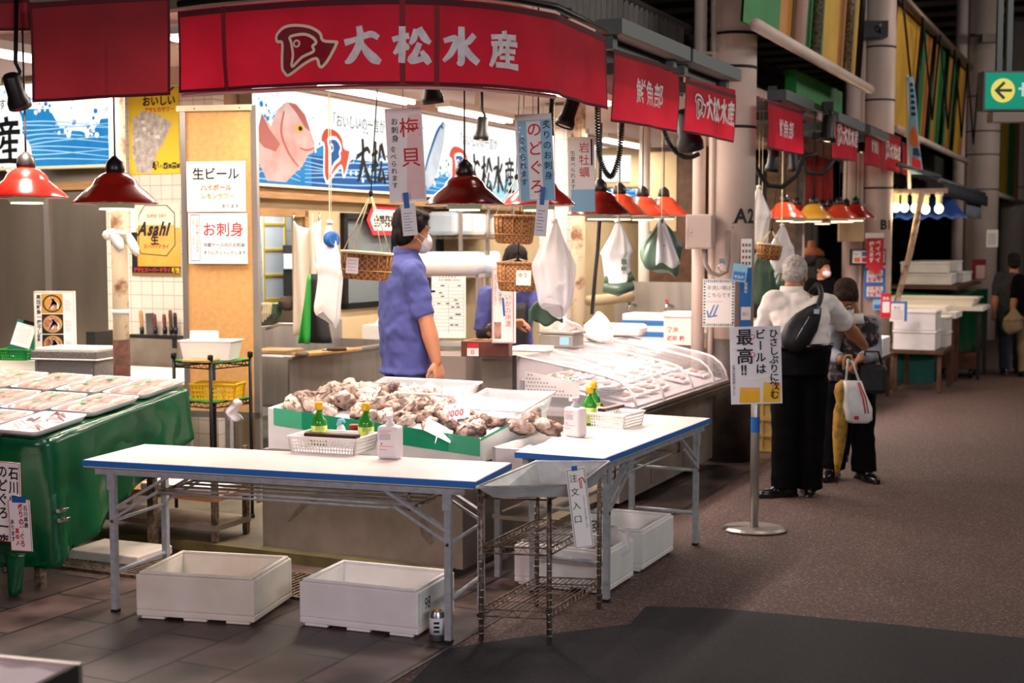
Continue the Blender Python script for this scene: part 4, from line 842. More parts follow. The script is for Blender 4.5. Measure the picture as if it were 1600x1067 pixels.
# sloping foam tub with green tape, filled with ice and oysters
fl, frr = (-1.64, 1.10), (-.40, 1.16); bl_, br_ = (-1.62, 1.88), (-.36, 1.90)
zf = lambda a: .80-.10*a
t = thing('oyster_tub', 'long white foam tub of ice and oysters with green tape along its front', 'foam tub', S(0, 0, 0), RZ)
P3 = lambda p, z: V((p[0], p[1], z))
def lerp(a, b, k): return (a[0]+(b[0]-a[0])*k, a[1]+(b[1]-a[1])*k)
m = mb()
B = [P3(p, .582) for p in (fl, frr, br_, bl_)]; Tp = [P3(fl, .80), P3(frr, .70), P3(br_, .80), P3(bl_, .87)]
cc = sum((p for p in Tp), V((0, 0, 0)))/4
Ti = [p+(cc-p)*.045 for p in Tp]; Bi = [V((p.x, p.y, p.z-.09)) for p in Ti]
m.loft([B, Tp, Ti, Bi], 'foam', smooth=False); m.build('tub_body', t)
m = mb(); off = V((0, -.004, 0))
q = lambda a, z: P3(lerp(fl, frr, a), z)+off
for a0, a1, mt, lo in ((.03, .17, 'green_tape_pale', .085), (.17, .86, 'green_tape', .088), (.86, 1.0, 'green_tape_pale', .088)):
    m.add([q(a0, zf(a0)-lo), q(a1, zf(a1)-lo), q(a1, zf(a1)+.006), q(a0, zf(a0)+.006)], [(0, 1, 2, 3)], mt)
m.add([P3(frr, .70)+V((.004, 0, .004)), P3(br_, .80)+V((.004, 0, .004)), P3(br_, .79)+V((.004, 0, 0)), P3(frr, .69)+V((.004, 0, 0))], [(0, 3, 2, 1)], 'green_tape')
m.build('green_tape', t, label='green tape along the tub rim', solid=.002)
def surf(a, b):     # height of the ice
    zl = .80+(.87-.80)*b; zr = .70+(.80-.70)*b; x0 = lerp(fl, bl_, b); x1 = lerp(frr, br_, b); p = lerp(x0, x1, a); return V((p[0], p[1], zl+(zr-zl)*a-.022+.03*sin(pi*b)*sin(pi*a)))
m = mb(); m.grid(lambda a, b: surf(.03+.94*a, .03+.94*b)+V((0, 0, .008*sin(a*60)*sin(b*43)-.008)), 60, 30, 'ice'); m.build('crushed_ice', t, label='crushed ice')['kind'] = 'stuff'
def oyster(rng, s, mat):
    m = mb(); n, k = 12, 7; vs = []
    for i in range(k+1):
        th = pi*i/k
        for j in range(n):
            a = 2*pi*j/n; r = 1+.16*sin(3*a+rng.uniform(-.4, .4))+rng.uniform(-.26, .26)*(0 < i < k)
            x = sin(th)*cos(a)*r; vs.append((s*x*(1.0), s*.62*sin(th)*sin(a)*r*(1-.25*x), s*(.40*cos(th)+.13*rng.uniform(-1, 1))))
    fs = []
    for i in range(k): o, q = i*n, (i+1)*n; fs += [(o+j, q+j, q+(j+1) % n, o+(j+1) % n) for j in range(n)]
    m.add(vs, fs, mat, True); return m
rng = random.Random(11); protos = []
for k in range(6):
    mm = oyster(rng, .066, 'oyster' if k % 2 else 'oyster_pale'); me_o = mm.build('oyster', cat='oyster', group='oysters heaped in the green-taped tub'); q = mb()
    for j in range(3): q.tube([(-.045+.02*j, -.02+.012*j, .016), (-.02+.02*j, .0, .026), (.02+.01*j, .012-.01*j, .020)], [.003, .006, .003], 'oyster_flesh' if j == 1 else 'oyster', n=6)
    protos.append((me_o, q.build('shell_ridge', me_o)))
spots = []
for i in range(900):
    a, b = rng.uniform(.04, .97), rng.uniform(.06, .80)
    if a > .70 and b > .42 or (a > .52 and b > .72): continue
    if all((a-x)**2*1.6+(b-y)**2*.62 > .0040 for x, y in spots): spots.append((a, b))
spots = spots[:64]
for i, (a, b) in enumerate(spots):
    p = surf(a, b); p = S(p.x, p.y, p.z+.020+.02*rng.random()); rot = (rng.uniform(-.9, .9), rng.uniform(-.7, .7), rng.uniform(0, 6.3))
    src = protos[i % 6][0]
    if i < 6: src.location = p; src.rotation_euler = rot; o = src
    else: o = dup(src, p, rot=rot)
    s_ = rng.uniform(.85, 1.3); o.scale = (s_, s_, s_*rng.uniform(.8, 1.2)); o['label'] = 'rough grey-brown oyster lying on ice in the green-taped tub'
# small clear tubs at the back
def clear_tub(name, label, u, v, z, w, d, h, rz=0., tilt=0., filled=None):
    t = thing(name, label, 'plastic tub', S(u, v, z), RZ+rz, 'clear tubs behind the oysters', rot=(tilt, 0, RZ+rz)); m = mb(); tub(m, w, d, h, 'clear_plastic', .9); m.build('tub_body', t, bevel=.008)
    m = mb(); m.tube([(sx*w/2*1.05, sy*d/2*1.05, h) for sx, sy in ((-1, -1), (1, -1), (1, 1), (-1, 1))], .006, 'tray_foam', closed=True, n=6); m.build('rim', t, label='white rim')
    if filled:
        m = mb(); m.grid(lambda a, b: ((a-.5)*w*.84, (b-.5)*d*.84, h*.5+.01*sin(a*21)*sin(b*17)), 12, 10, filled); m.build('contents', t)
clear_tub('clear_tub', 'clear tub at the back of the oyster display, beside the man in blue', -1.05, 1.72, .80, .60, .30, .085, tilt=R(8))
clear_tub('clear_tub', 'clear tub nearer the glass display case, right of the heaped oysters', -.52, 1.70, .745, .40, .42, .09, tilt=R(8), filled='tray_foam')
def price_card(px, Y, big, small, label, rot):
    p = aty(px[0], px[1], Y); t = thing('price_card', label, 'price card', p, 0, rot=rot); m = mb(); m.bx((-.075, 0, 0), (.075, .002, .10), 'sign_white'); fr = lambda a, b: V((a, -.0012, b))
    if big: m.text(fr, big, -.055, .02, .055, 'red_ink', bold=.03, squeeze=.85)
    if small: m.text(fr, small, -.06, .072, .018, 'grey_ink', bold=0)
    m.build('card', t); m = mb(); m.tube([(0, .003, .02), (0, .004, -.05)], .003, 'tray_foam'); m.build('peg', t)
price_card((713, 655), 6.92, '1000', '岩牡蠣', 'white price card with red figures 1000 stuck among the oysters', (R(-38), R(-12), R(-18)))
price_card((683, 682), 6.72, '', '能登', 'white price card lying tilted at the front rim of the oyster tub', (R(-55), R(28), R(10)))
price_card((712, 626), 7.3, '', '', 'blank-looking white card standing at the back of the oysters', (R(-45), R(-4), R(-5)))
t = thing('foam_tub', 'white foam tub lined with clear film, between the oysters and the right table', 'foam tub', S(-.23, 1.62, .0), RZ)
m = mb(); m.bx((-.11, -.45, .52), (.12, .62, .55), 'foam')
for (a, b) in (((-.11, -.45), (-.09, .62)), ((.10, -.45), (.12, .62)), ((-.11, -.45), (.12, -.43)), ((-.11, .60), (.12, .62))): m.bx((a[0], a[1], .55), (b[0], b[1], .66), 'foam')
m.build('tub_body', t); m = mb(); m.grid(lambda a, b: (-.09+.19*a, -.43+1.03*b, .62+.012*sin(a*13+b*8)*sin(b*15)), 14, 20, 'ice'); m.build('ice', t)
m = mb()
for x, y in ((-.09, -.42), (.1, -.42), (.1, .6), (-.09, .6)): m.bx((x-.015, y-.015, 0), (x+.015, y+.015, .52), 'grey_tube')
m.bx((-.11, -.45, .30), (.12, .62, .32), 'stainless_dull'); m.build('stand', t)
for k, (px, py) in enumerate(((800, 664), (822, 668), (846, 662), (858, 668), (812, 656), (835, 655))):
    p = aty(px, py, 7.0+.02*k); o = dup(protos[k % 6][0], p, rot=(rng.uniform(-.5, .5), rng.uniform(-.5, .5), k)); o['label'] = 'dark oyster in the small heap beside the film-lined foam tub'; o['group'] = 'oysters in the small heap at right'
# ================================================================ GLASS DISPLAY CASE
t = thing('display_case', 'long refrigerated glass display case with sloping curved top panels', 'display case', S(0, 0, 0), RZ)
C0, C1 = 3.0, 5.02
m = mb(); m.bx((-1.06, C0, .05), (-.34, C1, .58), 'stainless_dull'); m.bx((-1.30, C0, .05), (-1.06, C1, .93), 'stainless_dull'); m.build('case_body', t)
m = mb(); m.bx((-1.31, C0-.01, .93), (-1.02, C1, .955), 'stainless'); m.build('rear_shelf', t)
m = mb(); m.bx((-.40, C0-.01, .58), (-.21, C1, .61), 'stainless_dark'); m.bx((-.235, C0-.01, .61), (-.205, C1, .655), 'stainless'); m.bx((-.26, C0-.01, .625), (-.20, C1, .635), 'black_plastic'); m.build('front_rail', t)
m = mb(); m.bx((-1.04, C0, .58), (-.24, C1, .63), 'case_inside'); m.bx((-1.06, C0, .58), (-1.03, C1, .94), 'case_inside'); m.add([(-1.03, C0+.02, .80), (-.26, C0+.02, .66), (-.26, C1-.02, .66), (-1.03, C1-.02, .80)], [(0, 1, 2, 3)], 'case_inside'); m.build('display_deck', t, label='white inner deck')
prof = [(-1.04, .955), (-.85, .925), (-.62, .885), (-.42, .845), (-.34, .82), (-.28, .775), (-.245, .72), (-.225, .655)]
sv = [C0, 3.53, 4.16, 4.68, C1]; panes = []
for a, b in zip(sv, sv[1:]):
    m = mb(); n = len(prof)
    vs = [(u, v, z) for v in (a+.008, b-.008) for u, z in prof]; m.add(vs, [(i, i+1, n+i+1, n+i) for i in range(n-1)], 'case_glass', True); panes.append(m.build('glass_panel', t, label='curved glass panel', solid=.006))
for v in sv:
    m = mb(); m.tube([(u, v, z) for u, z in prof], .0075, 'tray_foam', n=6); m.build('panel_edge', panes[min(sv.index(v), 3)], label='pale edge strip of the glass panel')
m = mb(); m.poly([(u, C0, z) for u, z in prof]+[(-.225, C0, .61), (-1.04, C0, .61)], 'case_glass'); m.build('end_glass', t, solid=.006)
m = mb(); m.bar((-1.06, C0-.006, .96), (-1.06, C0-.006, .60), .025, .02, 'stainless_dark'); m.build('end_frame', t)
m = mb(); m.poly([(-1.0, C0+.02, .70), (-.62, C0+.02, .70), (-.62, C0+.02, .80), (-1.0, C0+.02, .86)], 'tray_foam')
for i in range(17):
    for k in range(6):
        if .715+.024*k < .85-.16*(i/17): m.disc(XZ(.002, C0+.02), (-.985+.022*i+.011*(k % 2), .715+.024*k), .0065, 'stain', 7)
m.build('perforated_vent', t)
m = mb()
for v in (3.6, 4.3): m.bx((-.3385, v, .08), (-.3375, v+.006, .56), 'stainless_dark')
m.build('panel_seam', t)
rng = random.Random(5); i = 0
for v in [3.2+.235*k for k in range(8)]:
    for u in (-.86, -.64, -.42):
        z = .80-.14*(u+1.03)/.77+.012
        if rng.random() < .12: continue
        q = thing('seafood_pack', 'small white pack of pink seafood inside the glass display case', 'seafood pack', S(u, v, z), RZ, 'packs in the glass case', rot=(0, R(10), RZ+rng.uniform(-.1, .1)))
        m = mb(); m.box((0, 0, .008), (.17, .17, .016), 'tray_foam'); m.build('foam_tray', q)
        for k in range(3):
            m = mb(); m.ell((-.045+.045*k, 0, .024), (.02, .065, .012), ('fish_pale', 'pink_flesh', 'squid')[(k+i) % 3] if False else ('fish_pale', 'fish_flesh', 'squid')[(k+i) % 3], (0, 0, rng.uniform(-.3, .3)), n=8, m=5); m.build('seafood_piece', q)
        i += 1
for k in range(4):
    p = S(-.52+.02*k, 3.10+.09*(k % 2), .715+.022*(k//2)); o = mb(); o.lathe([(.06, 0), (.075, .016), (.07, .016), (.055, .004)], 'cable', n=16, sx=1.2); o.build('black_dish', loc=p, rot=(0, 0, RZ), label='low black dish stacked inside the near end of the display case', cat='dish', group='black dishes in the display case')
m = mb()
for k in range(60): a = random.uniform(0, 1); b = random.uniform(0, 1); m.box((-.9+.22*a, 3.08+.2*b, .80-.04*a+random.uniform(0, .03)), (.02, .004, .012), 'leaf_green', rz=random.uniform(0, 3), rx=random.uniform(0, 3))
shop(m, 'green_garnish', label='scattered green leaves on the ice at the near end of the case', cat='garnish', kind='stuff')
# ---- on and beside the case
p = aty(762, 556, 8.60); t = thing('wooden_box', 'dark wooden box with a small red and white label, left of the tall menu board', 'box', (p.x, p.y, .958), RZ*.4)
m = mb(); m.box((-.005, 0, .05), (.31, .14, .10), 'wood_red'); m.build('box_body', t, bevel=.004); m = mb(); m.rect(XZ(.001, -.07), -.12, .004, -.045, .085, 'white_paper'); m.rect(XZ(.002, -.07), -.12, .055, -.045, .085, 'red_ink'); m.text(XZ(.002, -.07), '日', -.1, .018, .03, 'red_ink'); m.build('label', t, label='small red and white label')
m = mb(); 
for k in range(9): m.box((-.1+.025*k, .0, .104+.004*(k % 2)), (.03, .05, .003), 'cardboard', rz=k*.7)
m.build('tags', t)
def d_menu(m, fr, w, h):
    frame_lines(m, fr, w, h, 'pink_ink', .004, .003); m.rect(fr, w*.52, h*.72, w*.92, h*.94, 'photo_fish'); m.rect(fr, w*.10, h*.06, w*.42, h*.28, 'photo_fish'); f = lift(fr, .0006)
    for k in range(4): m.stroke(f, [(w*(.58+.09*k), h*.74, .003), (w*(.60+.09*k), h*.83, .012), (w*(.58+.09*k), h*.92, .003)], 'fish_pale'); m.stroke(f, [(w*(.16+.07*k), h*.08, .003), (w*(.17+.07*k), h*.17, .010), (w*(.16+.07*k), h*.26, .003)], 'fish_pale')
    m.text(fr, 'いかの沖漬', w*.58, h*.66, w*.28, 'pink_ink', vertical=True, bold=0); m.text(fr, '海の幸をご家庭で', w*.30, h*.92, w*.16, 'grey_ink', vertical=True, bold=0); m.text(fr, 'お召し上がりください', w*.10, h*.92, w*.13, 'grey_ink', vertical=True, bold=0)
    m.stroke(f, [(w*.50, h*.60, .012), (w*.53, h*.48, .014), (w*.56, h*.36, .012)], 'blue_tape')
plate('menu_board', 'tall narrow white menu board with pink edge standing beside the wooden box', 'menu board', (768, 419, 804, 536), ('Y', 8.48), d_menu, thick=.045, yaw=R(-14))
p = aty(877, 536, 9.4); t = thing('weighing_scale', 'square stainless scale on the back of the glass display case', 'scale', (p.x, p.y, .958), RZ)
m = mb(); m.box((0, 0, .045), (.26, .20, .09), 'stainless'); m.build('scale_body', t, bevel=.008); m = mb(); m.box((0, 0, .10), (.28, .22, .012), 'stainless'); m.build('scale_pan', t); m = mb(); m.rect(XZ(.001, -.10), .03, .02, .10, .075, 'sign_paper_blue'); m.build('display', t)
m = mb(); m.grid(lambda a, b: (.22*(a-.5)+.04*sin(b*4), .05*sin(a*6)*b, .02+.14*b*(1-a*.7)+.012*sin(a*17)), 12, 8, 'clear_bag'); m.build('plastic_film', loc=(p.x+.03, p.y, 1.055), rot=(0, 0, RZ), label='crumpled clear film lying on the stainless scale', cat='film', solid=.002)
def bag(m, w, h, d, mat, seed=1, skew=0., tri=1.):
    rg = random.Random(seed); ph = [rg.uniform(0, 6) for _ in range(8)]
    def f(a, b):      # b 0 bottom .. 1 tied top
        th = 2*pi*a; c, s_ = cos(th), sin(th)
        pr = .90+.10*sin(b*5+ph[4]) if b < .5 else 1-(b-.5)/.5*.90
        if b < .06: pr *= .80+.2*b/.06
        cr = 1+.07*sin(4*th+ph[0]+b*4)+.06*sin(9*th+ph[1]-b*6)*(.5+b)+.05*sin(15*th+ph[5])*(.3+b)
        sx = abs(c)**.7*(1 if c > 0 else -1); sy = abs(s_)**.8*(1 if s_ > 0 else -1)
        droop = (1-b)**2*(.10*h*sin(th+ph[3])+.06*h*sin(3*th+ph[6]))
        return (w/2*sx*pr*cr+skew*(1-b)*(1-b)*w+.03*w*sin(b*7+ph[2]), d/2*sy*pr*cr*(.75+.25*(1-b)), h*b-droop*.8)
    m.grid(f, 44, 22, mat)
    m.add([f(i/44, 0) for i in range(44)], [tuple(range(44))[::-1]], mat)
    return m
p = aty(935, 518, 9.9); m = bag(mb(), .22, .22, .16, 'white_bag', seed=4); m.build('plastic_bag', loc=(p.x, p.y, .958), rot=(0, 0, RZ), label='white knotted plastic bag standing on the display case behind the scale', cat='bag')
p = aty(968, 516, 10.5); m = mb(); m.box((0, 0, .05), (.40, .22, .09), 'white_bag'); m.build('paper_pack', loc=(p.x, p.y, .958), rot=(0, 0, RZ), label='flat white pack lying at the back corner of the display case', cat='pack', bevel=.03)
p = aty(833, 543, 9.05); m = mb(); m.bx((-.12, -.08, 0), (.12, .08, .03), 'tray_foam'); m.build('white_tray', loc=(p.x, p.y, .958), rot=(0, 0, RZ), label='low white tray on the display case in front of the scale', cat='tray', bevel=.004)
# ================================================================ THINGS ON THE FOLDING TABLES
def bottle(loc, label, group=None, s=1.28):
    t = thing('ponzu_bottle', label, 'bottle', loc, 0, group); m = mb()
    m.lathe([(.026*s, 0), (.030*s, .004), (.030*s, .085*s), (.026*s, .10*s), (.013*s, .118*s), (.012*s, .14*s)], 'bottle_green', n=20); m.build('glass_body', t); m = mb(); m.lathe([(.0305*s, .012*s), (.0307*s, .075*s)], 'label_lime', n=20); m.build('label', t, label='lime coloured label'); m = mb(); m.lathe([(.0155*s, .135*s), (.016*s, .16*s), (.013*s, .164*s)], 'cap_yellow', n=14); m.build('cap', t, label='yellow cap')
def jug(loc, rz, label):
    t = thing('sanitiser_bottle', label, 'bottle', loc, rz); m = mb(); m.box((0, 0, .075), (.105, .07, .15), 'spray_white'); m.build('bottle_body', t, bevel=.014, seg=3); m = mb(); f = XZ(.001, -.0355)
    for k, (y, x1) in enumerate(((.13, .02), (.122, .005), (.06, .03), (.045, .0))): m.rect(f, -.042, y-.002, x1, y, 'pink_ink')
    for k in range(4): m.rect(f, -.04, .09+k*.007, .015, .092+k*.007, 'grey_ink')
    m.disc(f, (-.028, .07), .004, 'red_ink', 10); m.build('label', t); m = mb(); m.lathe([(.02, .148), (.02, .165), (.012, .168), (.012, .185)], 'spray_white', n=16); m.box((0, -.014, .19), (.022, .05, .016), 'spray_white'); m.build('pump_top', t)
def condiment_basket(px, py, rz, label):
    p = atz(px, py, .70); return lattice_basket('condiment_basket', label, 'basket', (p.x, p.y, .701), rz, .345, .235, .075, 'basket_white', .93, nx=22, nz=4, rim=.008), p
b1, p1 = condiment_basket(521, 704, rz1-.04, 'white lattice condiment basket on the front table, holding two green bottles')
bottle(atz(499, 695, .706), 'green glass bottle with yellow cap in the front basket, left one'); bottle(atz(572, 697, .706), 'green glass bottle with yellow cap in the front basket, next to the red-lidded jar')
p = atz(533, 694, .706); t = thing('squeeze_bottle', 'white squeeze bottle with bent pale spout between the green bottles', 'bottle', p); m = mb(); m.lathe([(.028, 0), (.030, .01), (.028, .05), (.018, .085), (.012, .095)], 'spray_white', n=18); m.build('bottle_body', t); m = mb(); m.tube([(-.012, 0, .09), (-.004, 0, .115), (.012, 0, .118), (.02, 0, .105)], [.013, .012, .009, .005], 'sign_paper_blue'); m.build('spout', t, label='pale blue spout')
p = atz(554, 692, .706); t = thing('condiment_jar', 'small jar with dark red lid beside the right green bottle', 'jar', p); m = mb(); m.lathe([(.024, 0), (.026, .06), (.022, .066)], 'label_lime' if False else 'sign_white', n=18); m.build('jar_body', t); m = mb(); m.lathe([(.026, .066), (.026, .09), (.022, .092)], 'cap_red', n=18); m.build('lid', t, label='dark red lid')
p = atz(519, 709, .70); m = mb(); m.box((0, 0, 0), (.27, .045, .018), 'lacquer'); m.box((0, 0, .0095), (.265, .03, .001), 'soy_dark'); m.build('chopstick_case', loc=(p.x, p.y, .786), rot=(0, 0, rz1-.05), label='long dark lacquer chopstick case lying across the front condiment basket', cat='case', bevel=.004)
p = atz(481, 694, .706); m = mb(); m.box((0, 0, .035), (.06, .05, .06), 'soy_dark'); m.build('sauce_pot', loc=p, rot=(0, 0, rz1), label='small dark sauce pot in the front basket, left of the first green bottle', cat='pot', bevel=.012)
p = atz(610, 716, .70); jug((p.x, p.y, .701), rz1, 'square white pump sanitiser bottle with red print on the front table')
b2, p2 = condiment_basket(946, 664, rz2-R(95), 'white lattice condiment basket on the right-hand table')
bottle(atz(921, 664, .706), 'green glass bottle with yellow cap in the right table basket, nearer the jug'); bottle(atz(927, 655, .706), 'green glass bottle with yellow cap in the right table basket, behind its twin')
p = atz(938, 654, .706); m = mb(); m.lathe([(.02, 0), (.022, .06), (.014, .075)], 'soy_dark', n=16); m.lathe([(.0145, .07), (.0145, .085)], 'cap_red', n=14); m.build('soy_bottle', loc=p, label='small dark soy bottle in the right table basket', cat='bottle')
p = atz(955, 662, .70); m = mb(); m.box((0, 0, 0), (.045, .24, .018), 'lacquer'); m.build('chopstick_case', loc=(p.x, p.y, .787), rot=(0, 0, rz2-R(95)), label='dark lacquer chopstick case on the right table basket', cat='case', bevel=.004)
p = atz(899, 682, .70); jug((p.x, p.y, .701), rz2-R(90)-.3, 'blank-looking white pump sanitiser bottle on the right-hand table')
# ================================================================ WIRE SHELF, TRAY, FOAM BOXES, CAN
a, b, c = atz(752, 1000), atz(858, 1005), atz(936, 950); ex = (b-a); W_ = ex.length; rzs = math.atan2(ex.y, ex.x); D_ = .58
cen = (a+b)/2+V((-sin(rzs), cos(rzs), 0))*D_/2; rzs2 = rzs
t = thing('wire_shelving', 'rusty chrome wire shelf unit between the two folding tables', 'shelf unit', (cen.x, cen.y, 0), rzs)
ROT = math.atan2((c-b).y, (c-b).x)-pi/2
dx = V(((c-b).x*cos(-rzs)-(c-b).y*sin(-rzs), (c-b).x*sin(-rzs)+(c-b).y*cos(-rzs), 0))
cor = [V((-W_/2, -D_/2, 0)), V((W_/2, -D_/2, 0)), V((W_/2, -D_/2, 0))+dx, V((-W_/2, -D_/2, 0))+dx]
for p in cor:
    m = mb(); m.tube([p, p+V((0, 0, .66))], .0115, 'rusty_steel')
    for k in range(20): m.lathe([(.0122, .03+k*.031), (.0122, .034+k*.031)], 'chrome', c=tuple(p), n=10)
    m.lathe([(.015, .655), (.013, .672)], 'rusty_steel', c=tuple(p), n=10); m.build('post', t)
for z in (.64, .405, .135):
    m = mb()
    for i in range(4):
        p, q = cor[i]+V((0, 0, z)), cor[(i+1) % 4]+V((0, 0, z)); dn = V((0, 0, -.03)); m.tube([p, q], .004, 'rusty_steel', n=6); m.tube([p+dn, q+dn], .004, 'rusty_steel', n=6); n = int((q-p).length/.022)
        m.tube([p+(q-p)*k/n+(dn if k % 2 else V((0, 0, 0))) for k in range(n+1)], .002, 'rusty_steel', n=5)
    for k in range(1, 12): p = cor[0]+(cor[1]-cor[0])*k/12; q = cor[3]+(cor[2]-cor[3])*k/12; m.tube([p+V((0, 0, z)), q+V((0, 0, z))], .002, 'rusty_steel', n=5)
    for k in (1, 2, 3): p = cor[0]+(cor[3]-cor[0])*k/4; q = cor[1]+(cor[2]-cor[1])*k/4; m.tube([p+V((0, 0, z-.004)), q+V((0, 0, z-.004))], .0025, 'rusty_steel', n=5)
    m.build('wire_shelf', t)
# galvanised tray on top
TF = [atz(752, 764, .70), atz(858, 768, .70), atz(946, 738, .72), atz(798, 735, .72)]
q0 = [atz(745, 762, .712), atz(905, 757, .722), atz(952, 722, .752), atz(838, 722, .752)]
t = thing('metal_tray', 'deep galvanised steel tray sitting tilted on the wire shelf unit', 'tray', (0, 0, 0))
cen = sum(q0, V((0, 0, 0)))/4; rim = [cen+(p-cen)*1.0 for p in q0]
bot = [V((cen.x+(p.x-cen.x)*.78, cen.y+(p.y-cen.y)*.78, .664)) for p in q0]; inn = [cen+(p-cen)*.975 for p in q0]; ib = [p+V((0, 0, .004)) for p in bot]
m = mb(); m.loft([bot, rim, inn, [V((cen.x+(p.x-cen.x)*.97, cen.y+(p.y-cen.y)*.97, p.z)) for p in ib]], 'galvanised', smooth=False); m.build('tray_body', t, bevel=.015, seg=3)
m = mb(); m.tube([p+V((0, 0, .002)) for p in rim], .006, 'galvanised', closed=True, n=6); m.build('rolled_rim', t)
def d_order(m, fr, w, h):
    frame_lines(m, fr, w, h, 'grey_ink', .002, .004); m.text(fr, '注文入口', w*.12, h*.93, w*.44, 'ink', vertical=True, bold=.0, adv=1.52)
    for x in (.62, .70): m.rect(fr, w*x, h*.74, w*(x+.04), h*.85, 'red_ink')
    m.stroke(fr, [(w*.58, h*.85, .004), (w*.80, h*.87, .005), (w*.90, h*.80, .004)], 'red_ink'); m.text(fr, 'こちらよりご注文をお願いします', w*.70, h*.66, w*.11, 'grey_ink', vertical=True, bold=0)
    m.rect(lift(fr, .001), w*.3, h*.97, w*.6, h*1.03, 'blue_tape')
p = aty(911, 802, 5.60); o = plate('order_notice', 'narrow white notice with arrows hanging from the metal tray on the wire shelf', 'sign', (898, 730, 929, 856), ('Y', 5.27), d_order, tilt=R(-7), yaw=R(8))
m = mb(); m.lathe([(.03, 0), (.033, .004), (.033, .115), (.027, .124), (.027, .128)], 'tin', n=20); m.lathe([(.0332, .03), (.0333, .10)], 'sign_white', n=20); m.lathe([(.02, .1285), (.021, .129)], 'gold_tin', n=14); q = atz(683, 1000)
for k in range(3): m.rect(lambda a, b: V((a, -.0338, b)), -.012, .04+.018*k, .012, .05+.018*k, 'ink')
m.build('drink_can', loc=(q.x, q.y, .001), label='white and silver drink can on the paving by the front table leg', cat='can')
def foambox(fl_, fr__, D, h, label, mat='foam', extra=None):
    ex = fr__-fl_; W = ex.length; rz = math.atan2(ex.y, ex.x); c = (fl_+fr__)/2+V((-sin(rz), cos(rz), 0))*D/2
    m = mb(); th = .028; x, y = W/2, D/2
    m.bx((-x, -y, .012), (x, y, .04), mat)
    for a in (-1, 0, 1):
        m.bx((a*W*.36-.10*W, -y, 0), (a*W*.36+.10*W, y, .012), mat)
    for a, b in (((-x, -y), (x, -y+th)), ((-x, y-th), (x, y)), ((-x, -y+th), (-x+th, y-th)), ((x-th, -y+th), (x, y-th))): m.bx((a[0], a[1], .04), (b[0], b[1], h-.012), mat)
    e = .010
    for a, b in (((-x+e, -y+e), (x-e, -y+th)), ((-x+e, y-th), (x-e, y-e)), ((-x+e, -y+th), (-x+th, y-th)), ((x-th, -y+th), (x-e, y-th))): m.bx((a[0], a[1], h-.012), (b[0], b[1], h), mat)
    if extra: extra(m, W, D, h)
    return m.build('foam_box', loc=(c.x, c.y, .001), rot=(0, 0, rz), label=label, cat='foam box', group='empty foam boxes under the tables', bevel=.006)
foambox(atz(213, 966), atz(397, 978), .45, .212, 'slightly dirty white foam box under the left half of the front table', 'foam_dirty')
def n98(m, W, D, h): m.text(lambda a, b: V((W/2+.001, a, b)), '98', -.13, .105, .075, 'ink', bold=.0, squeeze=.8)
foambox(atz(468, 977), atz(653, 998), .40, .208, 'white foam box numbered 98 under the right half of the front table', extra=n98)
foambox(V((.01, 6.54, 0)), V((.46, 6.33, 0)), .36, .21, 'white foam box under the right table, nearer the wire shelf, with fish scraps')
foambox(V((.26, 6.96, 0)), V((.67, 6.77, 0)), .50, .215, 'clean white foam box under the right table, at its far leg')
p = aty(947, 838, 6.6); m = mb(); m.ell((0, 0, .0), (.12, .08, .06), 'oyster', noise=.2, n=18, m=8); m.build('fish_scraps', loc=(.44, 6.55, .13), label='dark fish scraps in the foam box beside the wire shelf', cat='scraps', kind='stuff')
m = mb(); m.grid(lambda a, b: (.16*(a-.5), .05*sin(a*5)+.06*b, .10*b+.015*sin(a*14)), 10, 6, 'clear_bag'); m.build('plastic_scrap', loc=(.50, 6.56, .16), label='torn clear plastic sticking out of the foam box by the wire shelf', cat='plastic', solid=.002)
